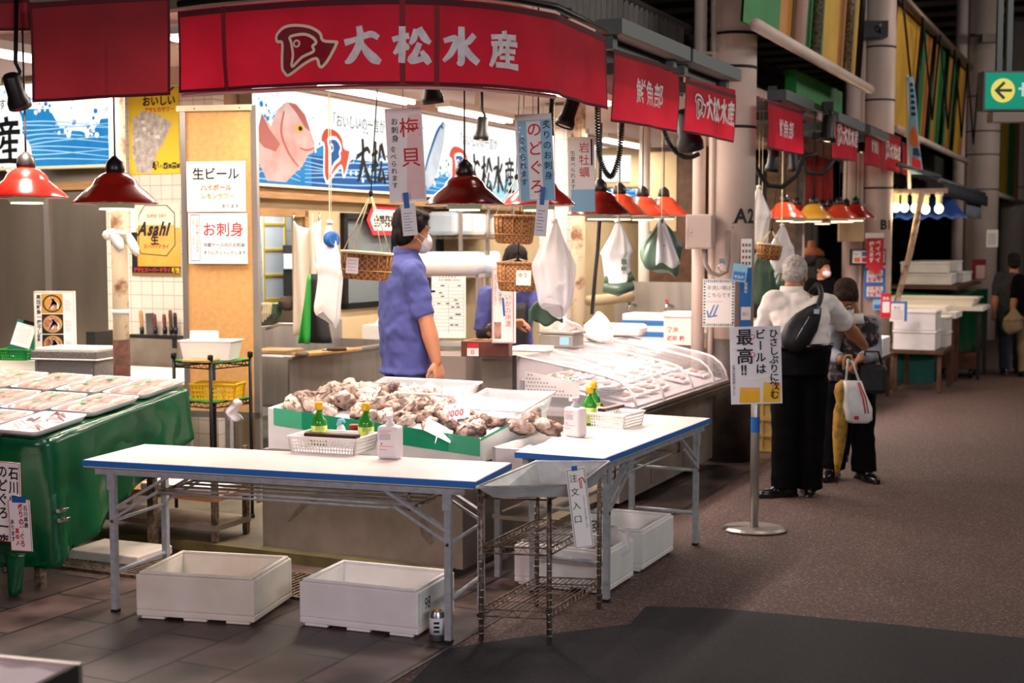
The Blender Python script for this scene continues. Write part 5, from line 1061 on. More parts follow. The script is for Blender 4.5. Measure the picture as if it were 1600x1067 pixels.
# ================================================================ SIGN STAND ON THE AISLE
p = atz(1178, 828); t = thing('sign_stand', 'steel post stand on the aisle carrying the beer sign', 'sign stand', p, R(-8))
m = mb(); n = 40
def disc(r, z): return [V((r*cos(2*pi*k/n), .78*r*sin(2*pi*k/n), z)) if not (pi*1.04 < 2*pi*k/n < pi*1.10) else V((-.03, 0, z)) for k in range(n)]
m.loft([disc(.185, 0), disc(.188, .008), disc(.17, .022)], 'stainless', smooth=False); m.build('base_plate', t)
m = mb(); m.tube([(0, 0, .02), (0, 0, 1.16)], .026, 'stainless', n=20); m.build('post', t); m = mb(); m.lathe([(.0268, .58), (.0268, .67)], 'blue_tape', n=20, smooth=False); m.build('tape_band', t, label='band of blue tape')
def d_saiko(m, fr0, w, h):
    fr = lift(fr0, .003)
    m.text(fr, 'ひさしぶりに飲む', w*.76, h*.965, w*.185, 'ink', vertical=True, bold=.02, adv=.90); m.text(fr, 'ビールは', w*.49, h*.965, w*.21, 'ink', vertical=True, bold=.02, adv=1.04); m.text(fr, '最高', w*.12, h*.975, w*.34, 'ink', vertical=True, bold=.015, adv=1.05); m.text(fr, '!!', w*.20, h*.385, w*.27, 'ink', bold=.03, squeeze=.8); m.text(fr, 'お酒の販売再開しました', w*.03, h*.52, w*.06, 'ink', vertical=True, bold=.0, adv=.9)
    for x, y in ((.44, .87), (.44, .64)): m.disc(lift(fr, .0004), (w*x, h*y), w*.045, 'red_ink', 14); m.disc(lift(fr, .0007), (w*x, h*y), w*.03, 'sign_white', 14)
    fr = fr0
    for x0, x1, y in ((.16, .56, .22), (.62, .96, .28)):
        m.shape(fr, [(w*x0, h*.02), (w*x1, h*.02), (w*(x1+.01), h*y*.96), (w*(x0+.02), h*y)], 'beer'); g = lift(fr, .0005); m.shape(g, [(w*(x0+.02), h*y*.82), (w*(x1-.02), h*y*.72), (w*(x1+.01), h*y*.96), (w*(x0+.02), h*y)], 'poster_amber')
    m.stroke(fr, [(w*.30, h*.335, .006), (w*.45, h*.325, .012), (w*.62, h*.345, .010), (w*.80, h*.37, .006)], 'poster_foam')
o = plate('beer_sign', 'white brush-lettered sign with two beer glasses fixed to the steel post stand', 'sign', (1143, 510, 1222, 631), ('Y', p.y-.04), d_saiko, yaw=R(-4), thick=.006, mat='sign_white', tilt=R(-2))
# ================================================================ LAMPS
def pendant(px, py, Y, mat, label, R_=.20, group='red shaded pendant lamps', top=2.94, energy=32, lit=True):
    p = aty(px, py, Y); t = thing('pendant_lamp', label, 'lamp', p, 0, group)
    m = mb(); pr = [(1.0, 0), (.985, .03), (.90, .12), (.74, .27), (.56, .41), (.52, .46), (.47, .56), (.34, .68), (.19, .74)]
    out = [(R_*a, R_*b) for a, b in pr]; inn = [(R_*(a-.03), R_*(b-.01)) for a, b in pr][::-1]
    m.lathe(out, mat, n=36); m.build('lamp_shade', t); m = mb(); m.lathe([(R_*.985, .002)]+inn[::-1], 'enamel_inside', n=36); m.build('shade_lining', t, label='pale inside of the shade')
    m = mb(); m.lathe([(R_*.21, R_*.72), (R_*.23, R_*.80), (R_*.20, R_*.98), (R_*.12, R_*1.06), (R_*.06, R_*1.12)], 'bakelite', n=18); m.build('lamp_holder', t)
    m = mb(); m.tube([(0, 0, R_*1.08), (0, 0, max(R_*1.2, top-p.z))], .0045, 'cable', n=6); m.build('cord', t)
    m = mb(); m.lathe([(R_*.42, -.022), (R_*.44, -.008), (R_*.42, .006)], 'lamp_ring', n=28); m.lathe([(R_*.32, .006), (R_*.39, -.030), (0, -.032)], 'bulb_glow', n=28); m.build('ring_bulb', t, label='glowing flat ring bulb')
    if lit:
        l = bpy.data.lights.new('pendant_glow', 'SPOT'); l.energy = energy; l.spot_size = R(150); l.spot_blend = .6; l.shadow_soft_size = .07; l.color = PINKW
        o = bpy.data.objects.new('pendant_glow', l); COL.objects.link(o); o.parent = t; o.location = (0, 0, -.045)
    return t
pendant(42, 309, 6.67, 'enamel_red', 'bright red pendant lamp at the far left, under the wave sign')
pendant(181, 318, 6.40, 'enamel_red', 'red-brown pendant lamp in front of the rusty pole')
pendant(726, 320, 6.72, 'enamel_maroon', 'dark red pendant lamp hanging alone beside the man in blue', energy=60)
pendant(841, 321, 7.15, 'enamel_red', 'red pendant lamp half hidden behind the blue-edged hanging price sign', energy=36)
pendant(937, 336, 8.3, 'enamel_maroon', 'dark maroon pendant lamp over the display case, beside the coiled cable', energy=36)
pendant(968, 337, 9.2, 'enamel_orange', 'orange-red pendant lamp just behind the dark maroon one', energy=36)
pendant(1004, 338, 10.0, 'enamel_orange', 'orange-red pendant lamp second from the electric box', energy=36)
pendant(1037, 337, 10.5, 'enamel_orange', 'orange-red pendant lamp nearest the electric box on pillar A2', energy=40)
for px, py, Y, mt, lab in ((1166, 341, 11.6, 'enamel_red', 'red pendant lamp mostly hidden behind pillar A2'), (1226, 341, 12.3, 'enamel_orange', 'orange pendant lamp, first of the row beyond pillar A2'), (1246, 343, 13.4, 'enamel_red', 'red pendant lamp right behind the first orange one beyond pillar A2'),
                          (1271, 342, 13.0, 'enamel_yellow', 'yellow pendant lamp in the row beyond pillar A2'), (1285, 346, 14.0, 'enamel_red', 'red pendant lamp just right of the yellow one'), (1297, 344, 14.6, 'enamel_red', 'red pendant lamp with pale holder, second right of the yellow one'),
                          (1311, 342, 13.6, 'enamel_orange', 'salmon pendant lamp, third from the right end of the row'), (1322, 343, 14.4, 'enamel_red', 'red pendant lamp, second from the right end of the row'), (1337, 341, 14.0, 'enamel_red', 'red pendant lamp at the right end of the row, before pillar B1')):
    pendant(px, py, Y, mt, lab, group='pendant lamps beyond pillar A2', energy=30)
def spotlight(px, py, Y, label, aim=(0, .2, -1), s=1., lit=True, mat='black_plastic', up=.25, power=0):
    p = aty(px, py, Y); up = max(.12, 2.94-p.z); t = thing('spotlight', label, 'spotlight', p, 0, 'black clamp spotlights'); ax = V(aim).normalized()
    m = mb(); m.lathe([(.030*s, -.13*s), (.038*s, -.12*s), (.040*s, -.03*s), (.052*s, .0), (.052*s, .03*s), (.048*s, .03*s), (.046*s, .005*s)], mat, ax=ax, n=22); m.build('lamp_body', t)
    m = mb(); m.lathe([(.044*s, .008*s), (.04*s, .022*s), (0, .03*s)], 'bulb_glow' if lit else 'enamel_inside', ax=ax, n=20); m.build('bulb', t, label='glowing bulb')
    m = mb(); q = -ax*.06*s; m.tube([q, q+V((.02*s, .02, .08*s)), q+V((0, .02, .12*s)), V((0, .02, up))], .010*s, 'black_metal'); m.box((0, .02, up-.03), (.06*s, .05*s, .05*s), 'black_metal'); m.build('bracket', t)
    if power:
        l = bpy.data.lights.new('spot_glow', 'SPOT'); l.energy = power; l.spot_size = R(100); l.spot_blend = .5; l.shadow_soft_size = .05; l.color = WARMW
        o = bpy.data.objects.new('spot_glow', l); COL.objects.link(o); o.parent = t; o.location = ax*.06; o.rotation_euler = V((0, 0, -1)).rotation_difference(ax).to_euler()
spotlight(29, 158, 6.55, 'black spotlight at the far left, under the maroon cloth corner', (.1, .5, -.9), 1.05, power=60)
spotlight(676, 152, 7.1, 'black spotlight under the long red banner, above the pink price sign', (.12, .15, -1), 1.1, power=60)
spotlight(752, 212, 9.4, 'small black spotlight hanging before the second lit fish sign', (-.1, 0, -1), 1.0)
spotlight(884, 190, 7.3, 'unlit black spotlight tilted beside the coiled cable', (-.35, -.1, -1), 1.0, lit=False)
spotlight(1078, 222, 9.1, 'large black spotlight half hidden behind the banner in front of pillar A2', (.2, .3, -1), 1.7, lit=False)
spotlight(1293, 214, 12.2, 'large lit black spotlight left of the distant fish-head banner', (-.1, 0, -1), 1.5, power=30)
spotlight(1346, 233, 14.4, 'lit black spotlight in front of pillar B1', (-.05, 0, -1), 1.2)
spotlight(1206, 262, 10.9, 'black spotlight shining down beyond pillar A2, above the bags', (-.1, .1, -1), 1.1)
spotlight(1240, 262, 11.8, 'second black spotlight in front of the brown shutter', (.1, .1, -1), 1.0)
# fluorescent battens: fixture > two tubes (their light is the batten lights at the top of the script)
names = ['far along the rear of the stall', 'over the display case']
for k, (u, v) in enumerate(BATTENS):
    lab = ['fluorescent batten over the rear of the stall, first from the front', 'fluorescent batten over the rear of the stall, second from the front', 'fluorescent batten over the rear of the stall, third from the front', 'fluorescent batten over the rear of the stall, fourth from the front', 'fluorescent batten over the rear of the stall, farthest one',
           'fluorescent batten above the oyster tub', 'fluorescent batten above the glass display case', 'fluorescent batten beyond the glass display case', 'fluorescent batten above the grey cooler', 'fluorescent batten at the far left behind the banners', 'fluorescent batten above the plywood board', 'fluorescent batten behind the left part of the long red banner'][k]
    t = thing('ceiling_light', lab, 'ceiling light', S(u, v, 2.715), RZ, 'fluorescent ceiling battens')
    m = mb(); m.bx((-.07, -.62, .05), (.07, .62, .10), 'wall_white'); m.bx((-.01, -.03, .10), (.01, .03, .215), 'wall_white'); m.build('housing', t)
    for x in (-.035, .035): m = mb(); m.tube([(x, -.60, .03), (x, .60, .03)], .015, 'tube_glow', n=10); m.build('tube', t, label='glowing tube')
def coil(pts, r, label, name='coiled_cable'):
    P = smooth_path([tuple(p) for p in pts], 24); m = mb(); q = []
    for i in range(len(P)-1):
        a, b = V(P[i]), V(P[i+1]); tn = (b-a).normalized(); s = tn.cross(V((0, 1, 0))).normalized(); w = tn.cross(s)
        for k in range(3):
            th = (i*3+k)*.95; q.append(a+(b-a)*k/3+(s*cos(th)+w*sin(th))*r)
    m.tube(q, .0045, 'cable', n=5, cap=False); return m.build(name, label=label, cat='cable')
coil([aty(x, y, 7.9) for x, y in ((933, 165), (934, 210), (938, 250), (954, 276), (967, 246), (971, 205), (972, 180))], .013, 'black coiled cable hanging in a loop beside the dark maroon lamp')
coil([aty(x, y, 7.0) for x, y in ((863, 150), (861, 180), (862, 212))], .010, 'short black coiled cable hanging straight beside the blue-edged price sign')
coil([aty(x, y, 9.3) for x, y in ((1036, 200), (1048, 228), (1064, 243), (1078, 246), (1092, 240))], .014, 'black coiled cable sagging under the banner in front of pillar A2')
for pts, Y, lab in ((((1180, 262), (1200, 290), (1222, 292), (1244, 275), (1256, 245), (1278, 240)), 10.6, 'nearer'), (((1250, 250), (1262, 270), (1284, 272), (1302, 250)), 11.5, 'farther')):
    m = mb(); m.tube([aty(x, y, Y) for x, y in pts], .02, 'cable'); m.build('slack_cable', label=lab+' thick black cable sagging under the awnings beyond pillar A2', cat='cable')
# ================================================================ LIT SIGNS
def waves(m, fr, x0, x1, h, seed, band='lb_blue', hi=(.34, .34)):
    rg = random.Random(seed); f = lift(fr, .001); g = lift(fr, .002); W = x1-x0
    pts = [(x0, 0), (x1, 0)]; top = []
    for k in range(17): top.append((x1-W*k/16, h*(hi[1]+(hi[0]-hi[1])*k/16+.13*sin(k*.8+seed)+.06*sin(k*2.3))))
    m.shape(f, pts+top, band)
    for k in range(10 if hi[0] > .5 else 7): y = h*(.05+.05*k); m.stroke(g, [(x0+W*.02, y, .006), (x0+W*.3, y+h*.06*sin(k), .012), (x0+W*.6, y+h*.04, .010), (x1-W*.02, y+h*.08*sin(k*2), .005)], 'lb_pale')
    for k in range(16):
        x, y = top[k]
        for j in range(9): m.disc(g, (x+rg.uniform(-.07, .07), y+rg.uniform(-.04, .10)*h*3*.5), rg.uniform(.006, .024), 'lb_white' if j % 3 else band, 8)
    for k in range(40): m.disc(g, (rg.uniform(x0, x1), h*rg.uniform(.45, .98)), rg.uniform(.004, .014), band if k % 2 else 'lb_pale', 7)
def bream(m, fr, x, y, s, t):
    f = lambda a, b: lift(fr, .003)(x+a*s, y+b*t); g = lambda a, b: lift(fr, .004)(x+a*s, y+b*t); g2 = lambda a, b: lift(fr, .005)(x+a*s, y+b*t)
    m.shape(f, [(.02, .50), (.10, .80), (.22, .66), (.30, .86), (.44, .98), (.56, .98), (.70, .86), (.78, .66), (.84, .52), (.82, .40), (.74, .36), (.66, .22), (.52, .10), (.42, 0), (.16, 0), (.06, .20)], 'lb_pink')
    m.shape(g, [(.46, .98), (.58, .97), (.70, .86), (.78, .66), (.70, .70), (.58, .86)], 'lb_rose'); m.stroke(g, [(.40, .86, .02), (.36, .60, .03), (.46, .36, .03), (.60, .20, .02)], 'lb_rose'); m.stroke(g, [(.62, .44, .015), (.72, .42, .03), (.84, .46, .02)], 'lb_rose')
    m.shape(g, [(.02, .50), (.10, .80), (.20, .62), (.34, .46), (.28, .36), (.12, .40)], 'lb_rose'); m.disc(g, (.62, .68), .055, 'lb_yellow', 14); m.disc(g2, (.63, .68), .03, 'lb_ink', 10)
def mackerel(m, fr, x, y, s):
    f = lambda a, b: lift(fr, .003)(x+a*s, y+b*s); g = lambda a, b: lift(fr, .004)(x+a*s, y+b*s)
    m.shape(f, [(0, .10), (.10, .40), (.34, .72), (.60, .98), (.68, .94), (.62, .66), (.48, .34), (.30, .06), (.14, -.02)], 'lb_silver'); m.stroke(g, [(.06, .24, .03), (.22, .52, .05), (.44, .82, .05), (.62, .95, .02)], 'lb_deep'); m.disc(g, (.58, .88), .025, 'lb_ink', 9)
def light_sign(name, label, o, ex, W, h, draw):
    t = thing(name, label, 'lit sign', o, math.atan2(ex.y, ex.x)); m = mb(); m.bx((0, .006, 0), (W, .12, h), 'alu'); m.bx((-.02, -.01, -.02), (W+.02, .12, 0), 'cream_edge'); m.bx((-.02, -.01, h), (W+.02, .12, h+.02), 'cream_edge'); m.build('sign_case', t)
    m = mb(); m.bx((0, 0, 0), (W, .005, h), 'lb_white'); draw(m, lambda a, b: V((a, -.0015, b)), W, h); m.build('sign_face', t, label='glowing printed face'); return t
zb, ztp = 2.125, 2.845
v0, v1 = vof(396, 250, UR+.14), vof(1012, 260, UR+.14); o = S(UR+.14, v0, zb)
X = lambda px: vof(px, 250, UR+.14)-v0
def d_light(m, fr, W, h):
    f = lift(fr, .006); D = h
    m.rect(lift(fr, .0006), 0, 0, X(700), h*.22, 'lb_deep')
    waves(m, fr, X(470), X(700), h*.9, 3); waves(m, fr, .02, X(470), h*1.0, 5, hi=(.62, .4)); m.rect(lift(fr, .0014), X(486), 0, X(640), h*.34, 'lb_deep'); waves(m, fr, X(700), X(900), h*.7, 8, 'lb_pale'); waves(m, fr, X(930), W, h, 9)
    bream(m, fr, .01, .02, X(490)/.84, h*.86)
    for a, b, c, d in ((500, 545, 556, 66), (700, 738, 732, 66), (868, 890, 884, 40)):
        s_ = (X(b)-X(a))*1.02; full_logo(m, f, X(a), .04, s_, 'lb_white', 'lb_red', 'lb_deep', .001, wd=.05, ys=h*.62/(.755*s_))
        gap = (X(c+24)-X(c)) if a < 600 else (X(c+19)-X(c)); ch = min(gap*.98, h*.55)
        fx = lambda p, q, x0=X(c), k=gap/(h*.55): f(x0+(p-x0)*1.0, q)
        for i, kj in enumerate(BRUSH):
            for st in kj: m.stroke(f, [(X(c)+i*gap+x*gap*.94, .05+y*h*.52, w_*gap*1.25) for x, y, w_ in st], 'lb_ink')
        m.text(f, '「おいしいの一言が', X(a+14), h*.70, h*.17, 'lb_ink', bold=-.005, squeeze=.8)
    mackerel(m, fr, X(660), .06, h*.9)
light_sign('lit_sign', 'long lit sign with red sea bream, waves and brush lettering on the rear wall', o, EV, v1-v0, ztp-zb, d_light)
pl, pr = atv(-70, 264, 2.86), atv(176, 262, 2.86); W = (pr-pl).length; h = atv(90, 128, 2.86).z-pl.z
def d_left(m, fr, W, h):
    k = W/246; waves(m, fr, 0, W, h, 2, hi=(.8, .42)); m.rect(lift(fr, .0012), k*112, 0, W, h*.30, 'lb_blue')
    f = lift(fr, .004)
    for x, y, r in ((82, .50, 30), (96, .25, 22), (100, .15, 25), (70, .2, 20)): m.disc(lift(fr, .003), (k*x, h*y), k*r, 'lb_white', 20)
    for st in K_SAN: m.stroke(f, [(k*(62+a*48), h*(.02+b*.58), wd*k*54) for a, b, wd in st], 'lb_ink')
    m.text(f, 'す', k*74, h*.72, h*.14, 'lb_ink', bold=0)
light_sign('lit_sign', 'lit sign with blue waves and one big black character above the steel wall at left', V((pl.x, pl.y, pl.z)), EU, W, h, d_left)
# framed lit box on the distant wall, an air conditioner beside it
p = aty(965, 262, 15.5); t = thing('lit_box', 'cream framed lit box beyond the long sign, above the orange lamps', 'lit sign', (p.x, p.y, p.z), -ANG*.3); m = mb(); m.box((0, .12, 0), (.52, .2, .46), 'wall_cream'); m.build('box_case', t, bevel=.03); m = mb(); m.box((-.03, .0, -.01), (.36, .02, .30), 'lb_white'); m.build('lit_face', t)
# ================================================================ HANGING PRICE SIGNS
def hang_cord(o, top, dx=0., name='cord'):
    m = mb(); m.tube([(dx, 0, 0), (dx, 0, top)], .0018, 'cable', n=5); return m.build(name, o)
def hanging_sign(name, label, px, Y, draw, tilt, top, mat='white_paper', yaw=0., group=None):
    x0, y0, x1, y1 = px; tl = aty(x0, y0, Y); br = aty(x1, y1, Y); w_ = br.x-tl.x; h_ = tl.z-br.z
    t = thing(name, label, 'hanging sign', ((tl.x+br.x)/2, Y, tl.z), 0, rot=(0, 0, yaw)); m = mb(); m.x = Matrix.Rotation(tilt, 4, 'Y'); m.bx((-w_/2, 0, -h_), (w_/2, .003, 0), mat); draw(m, lambda a, b: V((a-w_/2, -.0012, b-h_)), w_, h_); m.build('sheet', t)
    m = mb(); m.tube([(0, .001, -.004), (0, .001, .03), (0, .001, top-tl.z)], .0015, 'cable', n=5); m.build('cord', t); return t
def d_bai(m, fr, w, h):
    m.shape(fr, [(w*.46, h*.03), (w*.97, h*.03), (w*.97, h*.93), (w*.62, h*.93)], 'pale_pink' if 'pale_pink' in MATS else 'white_paper'); f = lift(fr, .0006)
    m.text(f, '梅貝', w*.36, h*.90, w*.56, 'red_ink', vertical=True, bold=.005, adv=1.38); m.text(f, 'ばい', w*.87, h*.84, w*.07, 'red_ink', vertical=True, bold=0, adv=4); m.text(f, 'お刺身', w*.14, h*.90, w*.20, 'ink', vertical=True, bold=0.01, adv=1.1); m.text(f, '食べられます', w*.08, h*.60, w*.17, 'ink', vertical=True, bold=0.01, adv=1.1)
M('pale_pink', '#eec4c0', .7, col2='#f2dbd6', scale=6)
hanging_sign('price_sign', 'hanging white and pink price sign with large red characters, left of the dark red lamp', (601, 169, 659, 316), 6.35, d_bai, R(-3), 2.95)
def d_nodo(m, fr, w, h):
    m.rect(fr, w*.06, h*.0, w*.98, h*.93, 'sign_paper_blue'); f = lift(fr, .0006); m.shape(f, [(w*.30, h*.02), (w*.68, h*.02), (w*.68, h*.92), (w*.30, h*.92)], 'white_paper'); f = lift(fr, .0012)
    m.text(f, 'のどぐろ', w*.30, h*.91, w*.42, 'red_ink', vertical=True, bold=0.01, adv=1.18); m.text(f, '炙りのお刺身', w*.73, h*.92, w*.23, 'ink', vertical=True, bold=.01, adv=1.16); m.text(f, '食べられます', w*.07, h*.74, w*.20, 'ink', vertical=True, bold=.01, adv=1.08)
    for k in range(12): m.disc(lift(fr, .0004), (w*(.1+.02*(k % 5)), h*(.3+.05*k)), w*.03, 'white_paper', 8)
hanging_sign('price_sign', 'hanging blue-edged white price sign with red writing, right of the dark red lamp', (804, 178, 861, 314), 6.75, d_nodo, R(-3), 2.95)
def d_iwa(m, fr, w, h):
    m.rect(fr, w*.1, 0, w, h*.3, 'sign_paper_blue'); f = lift(fr, .0006); m.text(f, '岩牡蠣', w*.40, h*.93, w*.42, 'red_ink', vertical=True, bold=0.0, adv=1.05); m.text(f, '生食べられます', w*.08, h*.82, w*.2, 'ink', vertical=True, bold=0); m.rect(f, w*.86, h*.62, w*.92, h*.97, 'ink')
hanging_sign('price_sign', 'hanging price sign with red characters behind the blue-edged one', (887, 214, 928, 331), 8.0, d_iwa, R(-1), 2.94)
def d_slip(m, fr, w, h):
    for k in range(7): m.rect(fr, w*.15, h*(.15+.09*k), w*(.75-.1*(k % 3)), h*(.165+.09*k), 'blue_ink')
    m.rect(lift(fr, .001), w*.25, h*.86, w*.62, h*1.35, 'blue_tape')
plate('paper_slip', 'small written paper slip taped under the pink hanging price sign, before the man', 'paper slip', (630, 318, 653, 368), ('Y', 6.33), d_slip, tilt=R(-5))
plate('paper_slip', 'small written paper slip taped under the blue-edged hanging price sign', 'paper slip', (834, 312, 853, 369), ('Y', 6.73), d_slip, tilt=R(5))
# ================================================================ HANGING BASKETS, BAGS AND TAPE
def wicker_basket(px, py, Y, w_, d_, h_, label, top, mat, tag_=None, rz=0., tilt=0.):
    p = aty(px, py, Y); t = thing('hanging_basket', label, 'basket', p, rz, rot=(0, tilt, rz)); m = mb(); n = 40
    def rg(k, z, q=0.): return [V((k*w_/2*(abs(cos(2*pi*i/n))**.7)*(1 if cos(2*pi*i/n) > 0 else -1), k*d_/2*(abs(sin(2*pi*i/n))**.7)*(1 if sin(2*pi*i/n) > 0 else -1), z)) for i in range(n)]
    m.loft([rg(.80, 0), rg(.86, .012), rg(.97, h_*.6), rg(1.0, h_), rg(.95, h_), rg(.90, h_*.6), rg(.78, .015)], mat); m.build('basket_body', t)
    m = mb(); m.tube([q*1.0+V((0, 0, .004)) for q in rg(1.0, h_)], .009, 'rope' if mat == 'wicker' else mat, closed=True, n=7); m.build('rim', t)
    m = mb(); m.tube([q for q in rg(.985, h_*.35)], .004, 'wood_pale', closed=True, n=6)
    for k in range(16): i = int(k*n/16); m.tube([rg(.87, .01)[i], rg(.985, h_*.6)[i], rg(1.01, h_)[i]], .005, 'wood_pale', n=6)
    m.build('woven_band', t)
    for i in (2, 13, 22, 33):
        q = rg(1.0, h_)[i]; m = mb(); m.tube([q, V((0, 0, top))], .0035, 'rope', n=6); m.build('hanging_cord', t)
    m = mb(); m.ell((0, 0, top), (.012, .012, .02), 'cable'); m.tube([(0, 0, top), (0, 0, max(top+.05, 2.94-p.z))], .003, 'cable', n=6); m.build('hook', t)
    if tag_:
        x0, x1, z0, z1, tx = tag_; m = mb(); y = -d_/2*1.0; m.bx((x0, y-.012, z0), (x1, y-.010, z1), 'white_paper')
        if tx: m.text(XZ(0, y-.0125), tx, x0+.01, z1-.04, .03, 'ink', bold=0)
        else:
            for k in range(5): m.rect(XZ(0, y-.0125), x0+.01, z0+.015+k*.018, x1-.01, z0+.017+k*.018, 'pink_ink')
        m.build('paper_label', t)
wicker_basket(571, 437, 7.2, .27, .17, .14, 'round-bottomed wicker basket hanging by pale cords, left of the man in blue', .46, 'wicker', (-.11, -.045, .03, .115, None), rz=R(8), tilt=R(4))
wicker_basket(803, 381, 8.1, .245, .16, .16, 'square wicker basket, upper of two hanging above the tall menu board', .40, 'wicker_pale', None, rz=R(-6), tilt=R(2))
wicker_basket(808, 455, 8.15, .25, .16, .165, 'wicker basket with white label, lower of two hanging behind the menu board', .20, 'wicker_pale', (-.0, .09, .04, .13, 'ゆう'), rz=R(-6), tilt=R(2))
p = aty(518, 374, 8.6); t = thing('tape_roll', 'blue tape roll hanging on a string in front of the window', 'tape roll', p, 0); m = mb(); ax = (.8, -.6, 0)
m.lathe([(.034, -.022), (.052, -.022), (.054, 0), (.052, .022), (.034, .022)], 'blue_tape', ax=ax, n=30); m.build('tape', t); m = mb(); m.lathe([(.030, -.022), (.034, -.022), (.034, .022), (.030, .022), (.030, -.022)], 'white_paper', ax=ax, n=26); m.build('core', t); m = mb(); m.tube([(0, 0, .035), (0, .01, .40), (0, .01, 2.94-p.z)], .0025, 'rope', n=5); m.build('string', t)
def hang_bag(px, ptop, pbot, Y, w_, d_, mat, label, seed, extra=None, top=2.94, rz=0., skew=0.):
    a, b = aty(px, ptop, Y), aty(px, pbot, Y); h_ = a.z-b.z; t = thing('hanging_bag', label, 'bag', (a.x, Y, b.z), rz); m = mb(); bag(m, w_, h_, d_, mat, seed=seed, skew=skew); m.build('bag_body', t)
    m = mb(); m.tube([(0, 0, h_*.97), (0, 0, h_+.02), (0, 0, top-b.z)], .003, 'rope', n=5); m.ell((0, 0, h_), (.02, .02, .015), mat, noise=.2); m.build('tie', t)
    if extra: extra(t, h_)
    return t
def x_green(t, h):
    m = mb(); m.tube([(-.09, -.03, -.02), (0, -.05, -.035), (.10, -.03, -.01)], [.03, .045, .03], 'green_bag', n=10); m.tube([(-.085, .0, .03), (.02, .0, .02), (.10, 0, .06)], .035, 'green_bag', n=9); m.build('rolled_bags', t, label='dark green rolled bags below')
def x_print(t, h):
    m = mb(); m.rect(XZ(.0, -.075), .02, h*.22, .055, h*.28, 'green_bag'); m.rect(XZ(.0, -.075), .02, h*.32, .055, h*.40, 'green_bag'); m.build('print', t); x_green(t, h)
hang_bag(515, 347, 497, 8.6, .18, .09, 'white_bag', 'long white plastic bag hanging beside the blue tape roll', 1, rz=.2, skew=-.1)
hang_bag(866, 345, 482, 8.0, .24, .16, 'clear_bag', 'large bulging translucent bag hanging right of the wicker baskets', 2)
p = aty(850, 480, 8.1); m = mb(); m.grid(lambda a, b: (-.09+.2*a, .05*sin(a*4)-.02*b, -.10+.15*a*b+.08*b+.02*sin(a*9)), 10, 8, 'green_bag'); m.build('green_bag_tip', loc=p, label='dark green plastic bag corner hanging under the lower wicker basket', cat='bag', solid=.012)
hang_bag(965, 345, 444, 8.8, .20, .12, 'white_bag', 'white bag with dark green rolled bags below, first right of the coiled cable', 3, x_print)
hang_bag(1034, 344, 424, 9.3, .27, .15, 'green_bag', 'grey-green bag under clear film, hanging left of the electric box', 6, lambda t, h: (bag_x := mb(), bag_x.grid(lambda a, b: (-.05+.17*a*(1-b*.75)+.02*b, -.10-.012*sin(a*11)+.05*b, h*(.12+.86*b)+.02*sin(a*7)), 10, 10, 'clear_bag'), bag_x.build('film', t, solid=.002)))
hang_bag(1186, 292, 385, 11.2, .2, .12, 'white_bag', 'white bag hanging just right of pillar A2, upper one', 7); hang_bag(1190, 380, 470, 11.3, .22, .14, 'green_bag', 'dark green bag hanging just right of pillar A2, under the white one', 8)
hang_bag(1222, 352, 426, 11.5, .21, .12, 'clear_bag', 'pale plastic bag hanging above the white-haired man', 9); hang_bag(1220, 420, 472, 11.6, .24, .14, 'green_bag', 'green bag hanging behind the white-haired man', 10)
wicker_basket(1200, 406, 11.0, .20, .13, .12, 'small wicker basket hanging beyond pillar A2', .25, 'wicker', None, tilt=R(6))
# ================================================================ INSIDE THE STALL
t = thing('steel_sink', 'deep stainless sink with cutting boards beside the notice board', 'sink', S(0, 0, .05), RZ); a, b = 3.17, 4.72
m = mb(); m.bx((UR+.05, a, .45), (-2.92, a+.02, .80), 'stainless'); m.bx((-2.94, a, .45), (-2.92, b, .80), 'stainless'); m.bx((UR+.05, b-.02, .45), (-2.92, b, .84), 'stainless'); m.bx((UR+.05, a, .45), (-2.92, b, .47), 'stainless'); m.bx((UR+.05, a, .80), (-2.90, a+.16, .815), 'stainless'); m.bx((UR+.02, a, .47), (UR+.05, b, 1.0), 'stainless'); m.bx((-2.97, a, .80), (-2.90, b, .82), 'stainless'); m.build('basin', t)
for u, v in ((UR+.1, a+.04), (-2.96, a+.04), (-2.96, b-.04), (UR+.1, b-.04)): m = mb(); m.bx((u-.02, v-.02, 0), (u+.02, v+.02, .46), 'stainless'); m.build('leg', t)
m = mb(); m.tube([(UR+.08, 3.6, .98), (UR+.2, 3.6, 1.02), (UR+.42, 3.6, 1.02), (UR+.46, 3.6, .96)], .012, 'chrome'); m.lathe([(.025, 0), (.03, .03), (.02, .04)], 'tub_white', c=(UR+.46, 3.6, .93), n=14); m.lathe([(.031, .012), (.031, .024)], 'red_ink', c=(UR+.46, 3.6, .93), n=14); m.build('tap', t, label='tap with red-banded white spray head')
def board(px, py, z, d, mat, label, rz, name='cutting_board'):
    p = atz(px, py, z); m = mb(); m.box((0, 0, .012), d, mat); return m.build(name, loc=p, rot=(0, 0, RZ+rz), label=label, cat='cutting board', bevel=.004)
board(433, 550, .866, (.30, .28, .024), 'cutting_board', 'wooden cutting board on the near end of the sink', .1); board(512, 552, .872, (.16, .62, .022), 'cutting_board', 'long wooden cutting board laid across the sink under a brush', -.12)
p = atz(512, 549, .90); t = thing('scrub_brush', 'wooden-handled scrubbing brush lying on the long cutting board', 'brush', p, RZ+.9); m = mb(); m.tube([(0, 0, .012), (.06, 0, .014), (.14, 0, .012)], [.010, .016, .013], 'wood_dark', n=10); m.build('handle', t); m = mb(); m.tube([(0, 0, .012), (-.04, 0, .012)], .008, 'chrome'); m.build('ferrule', t)
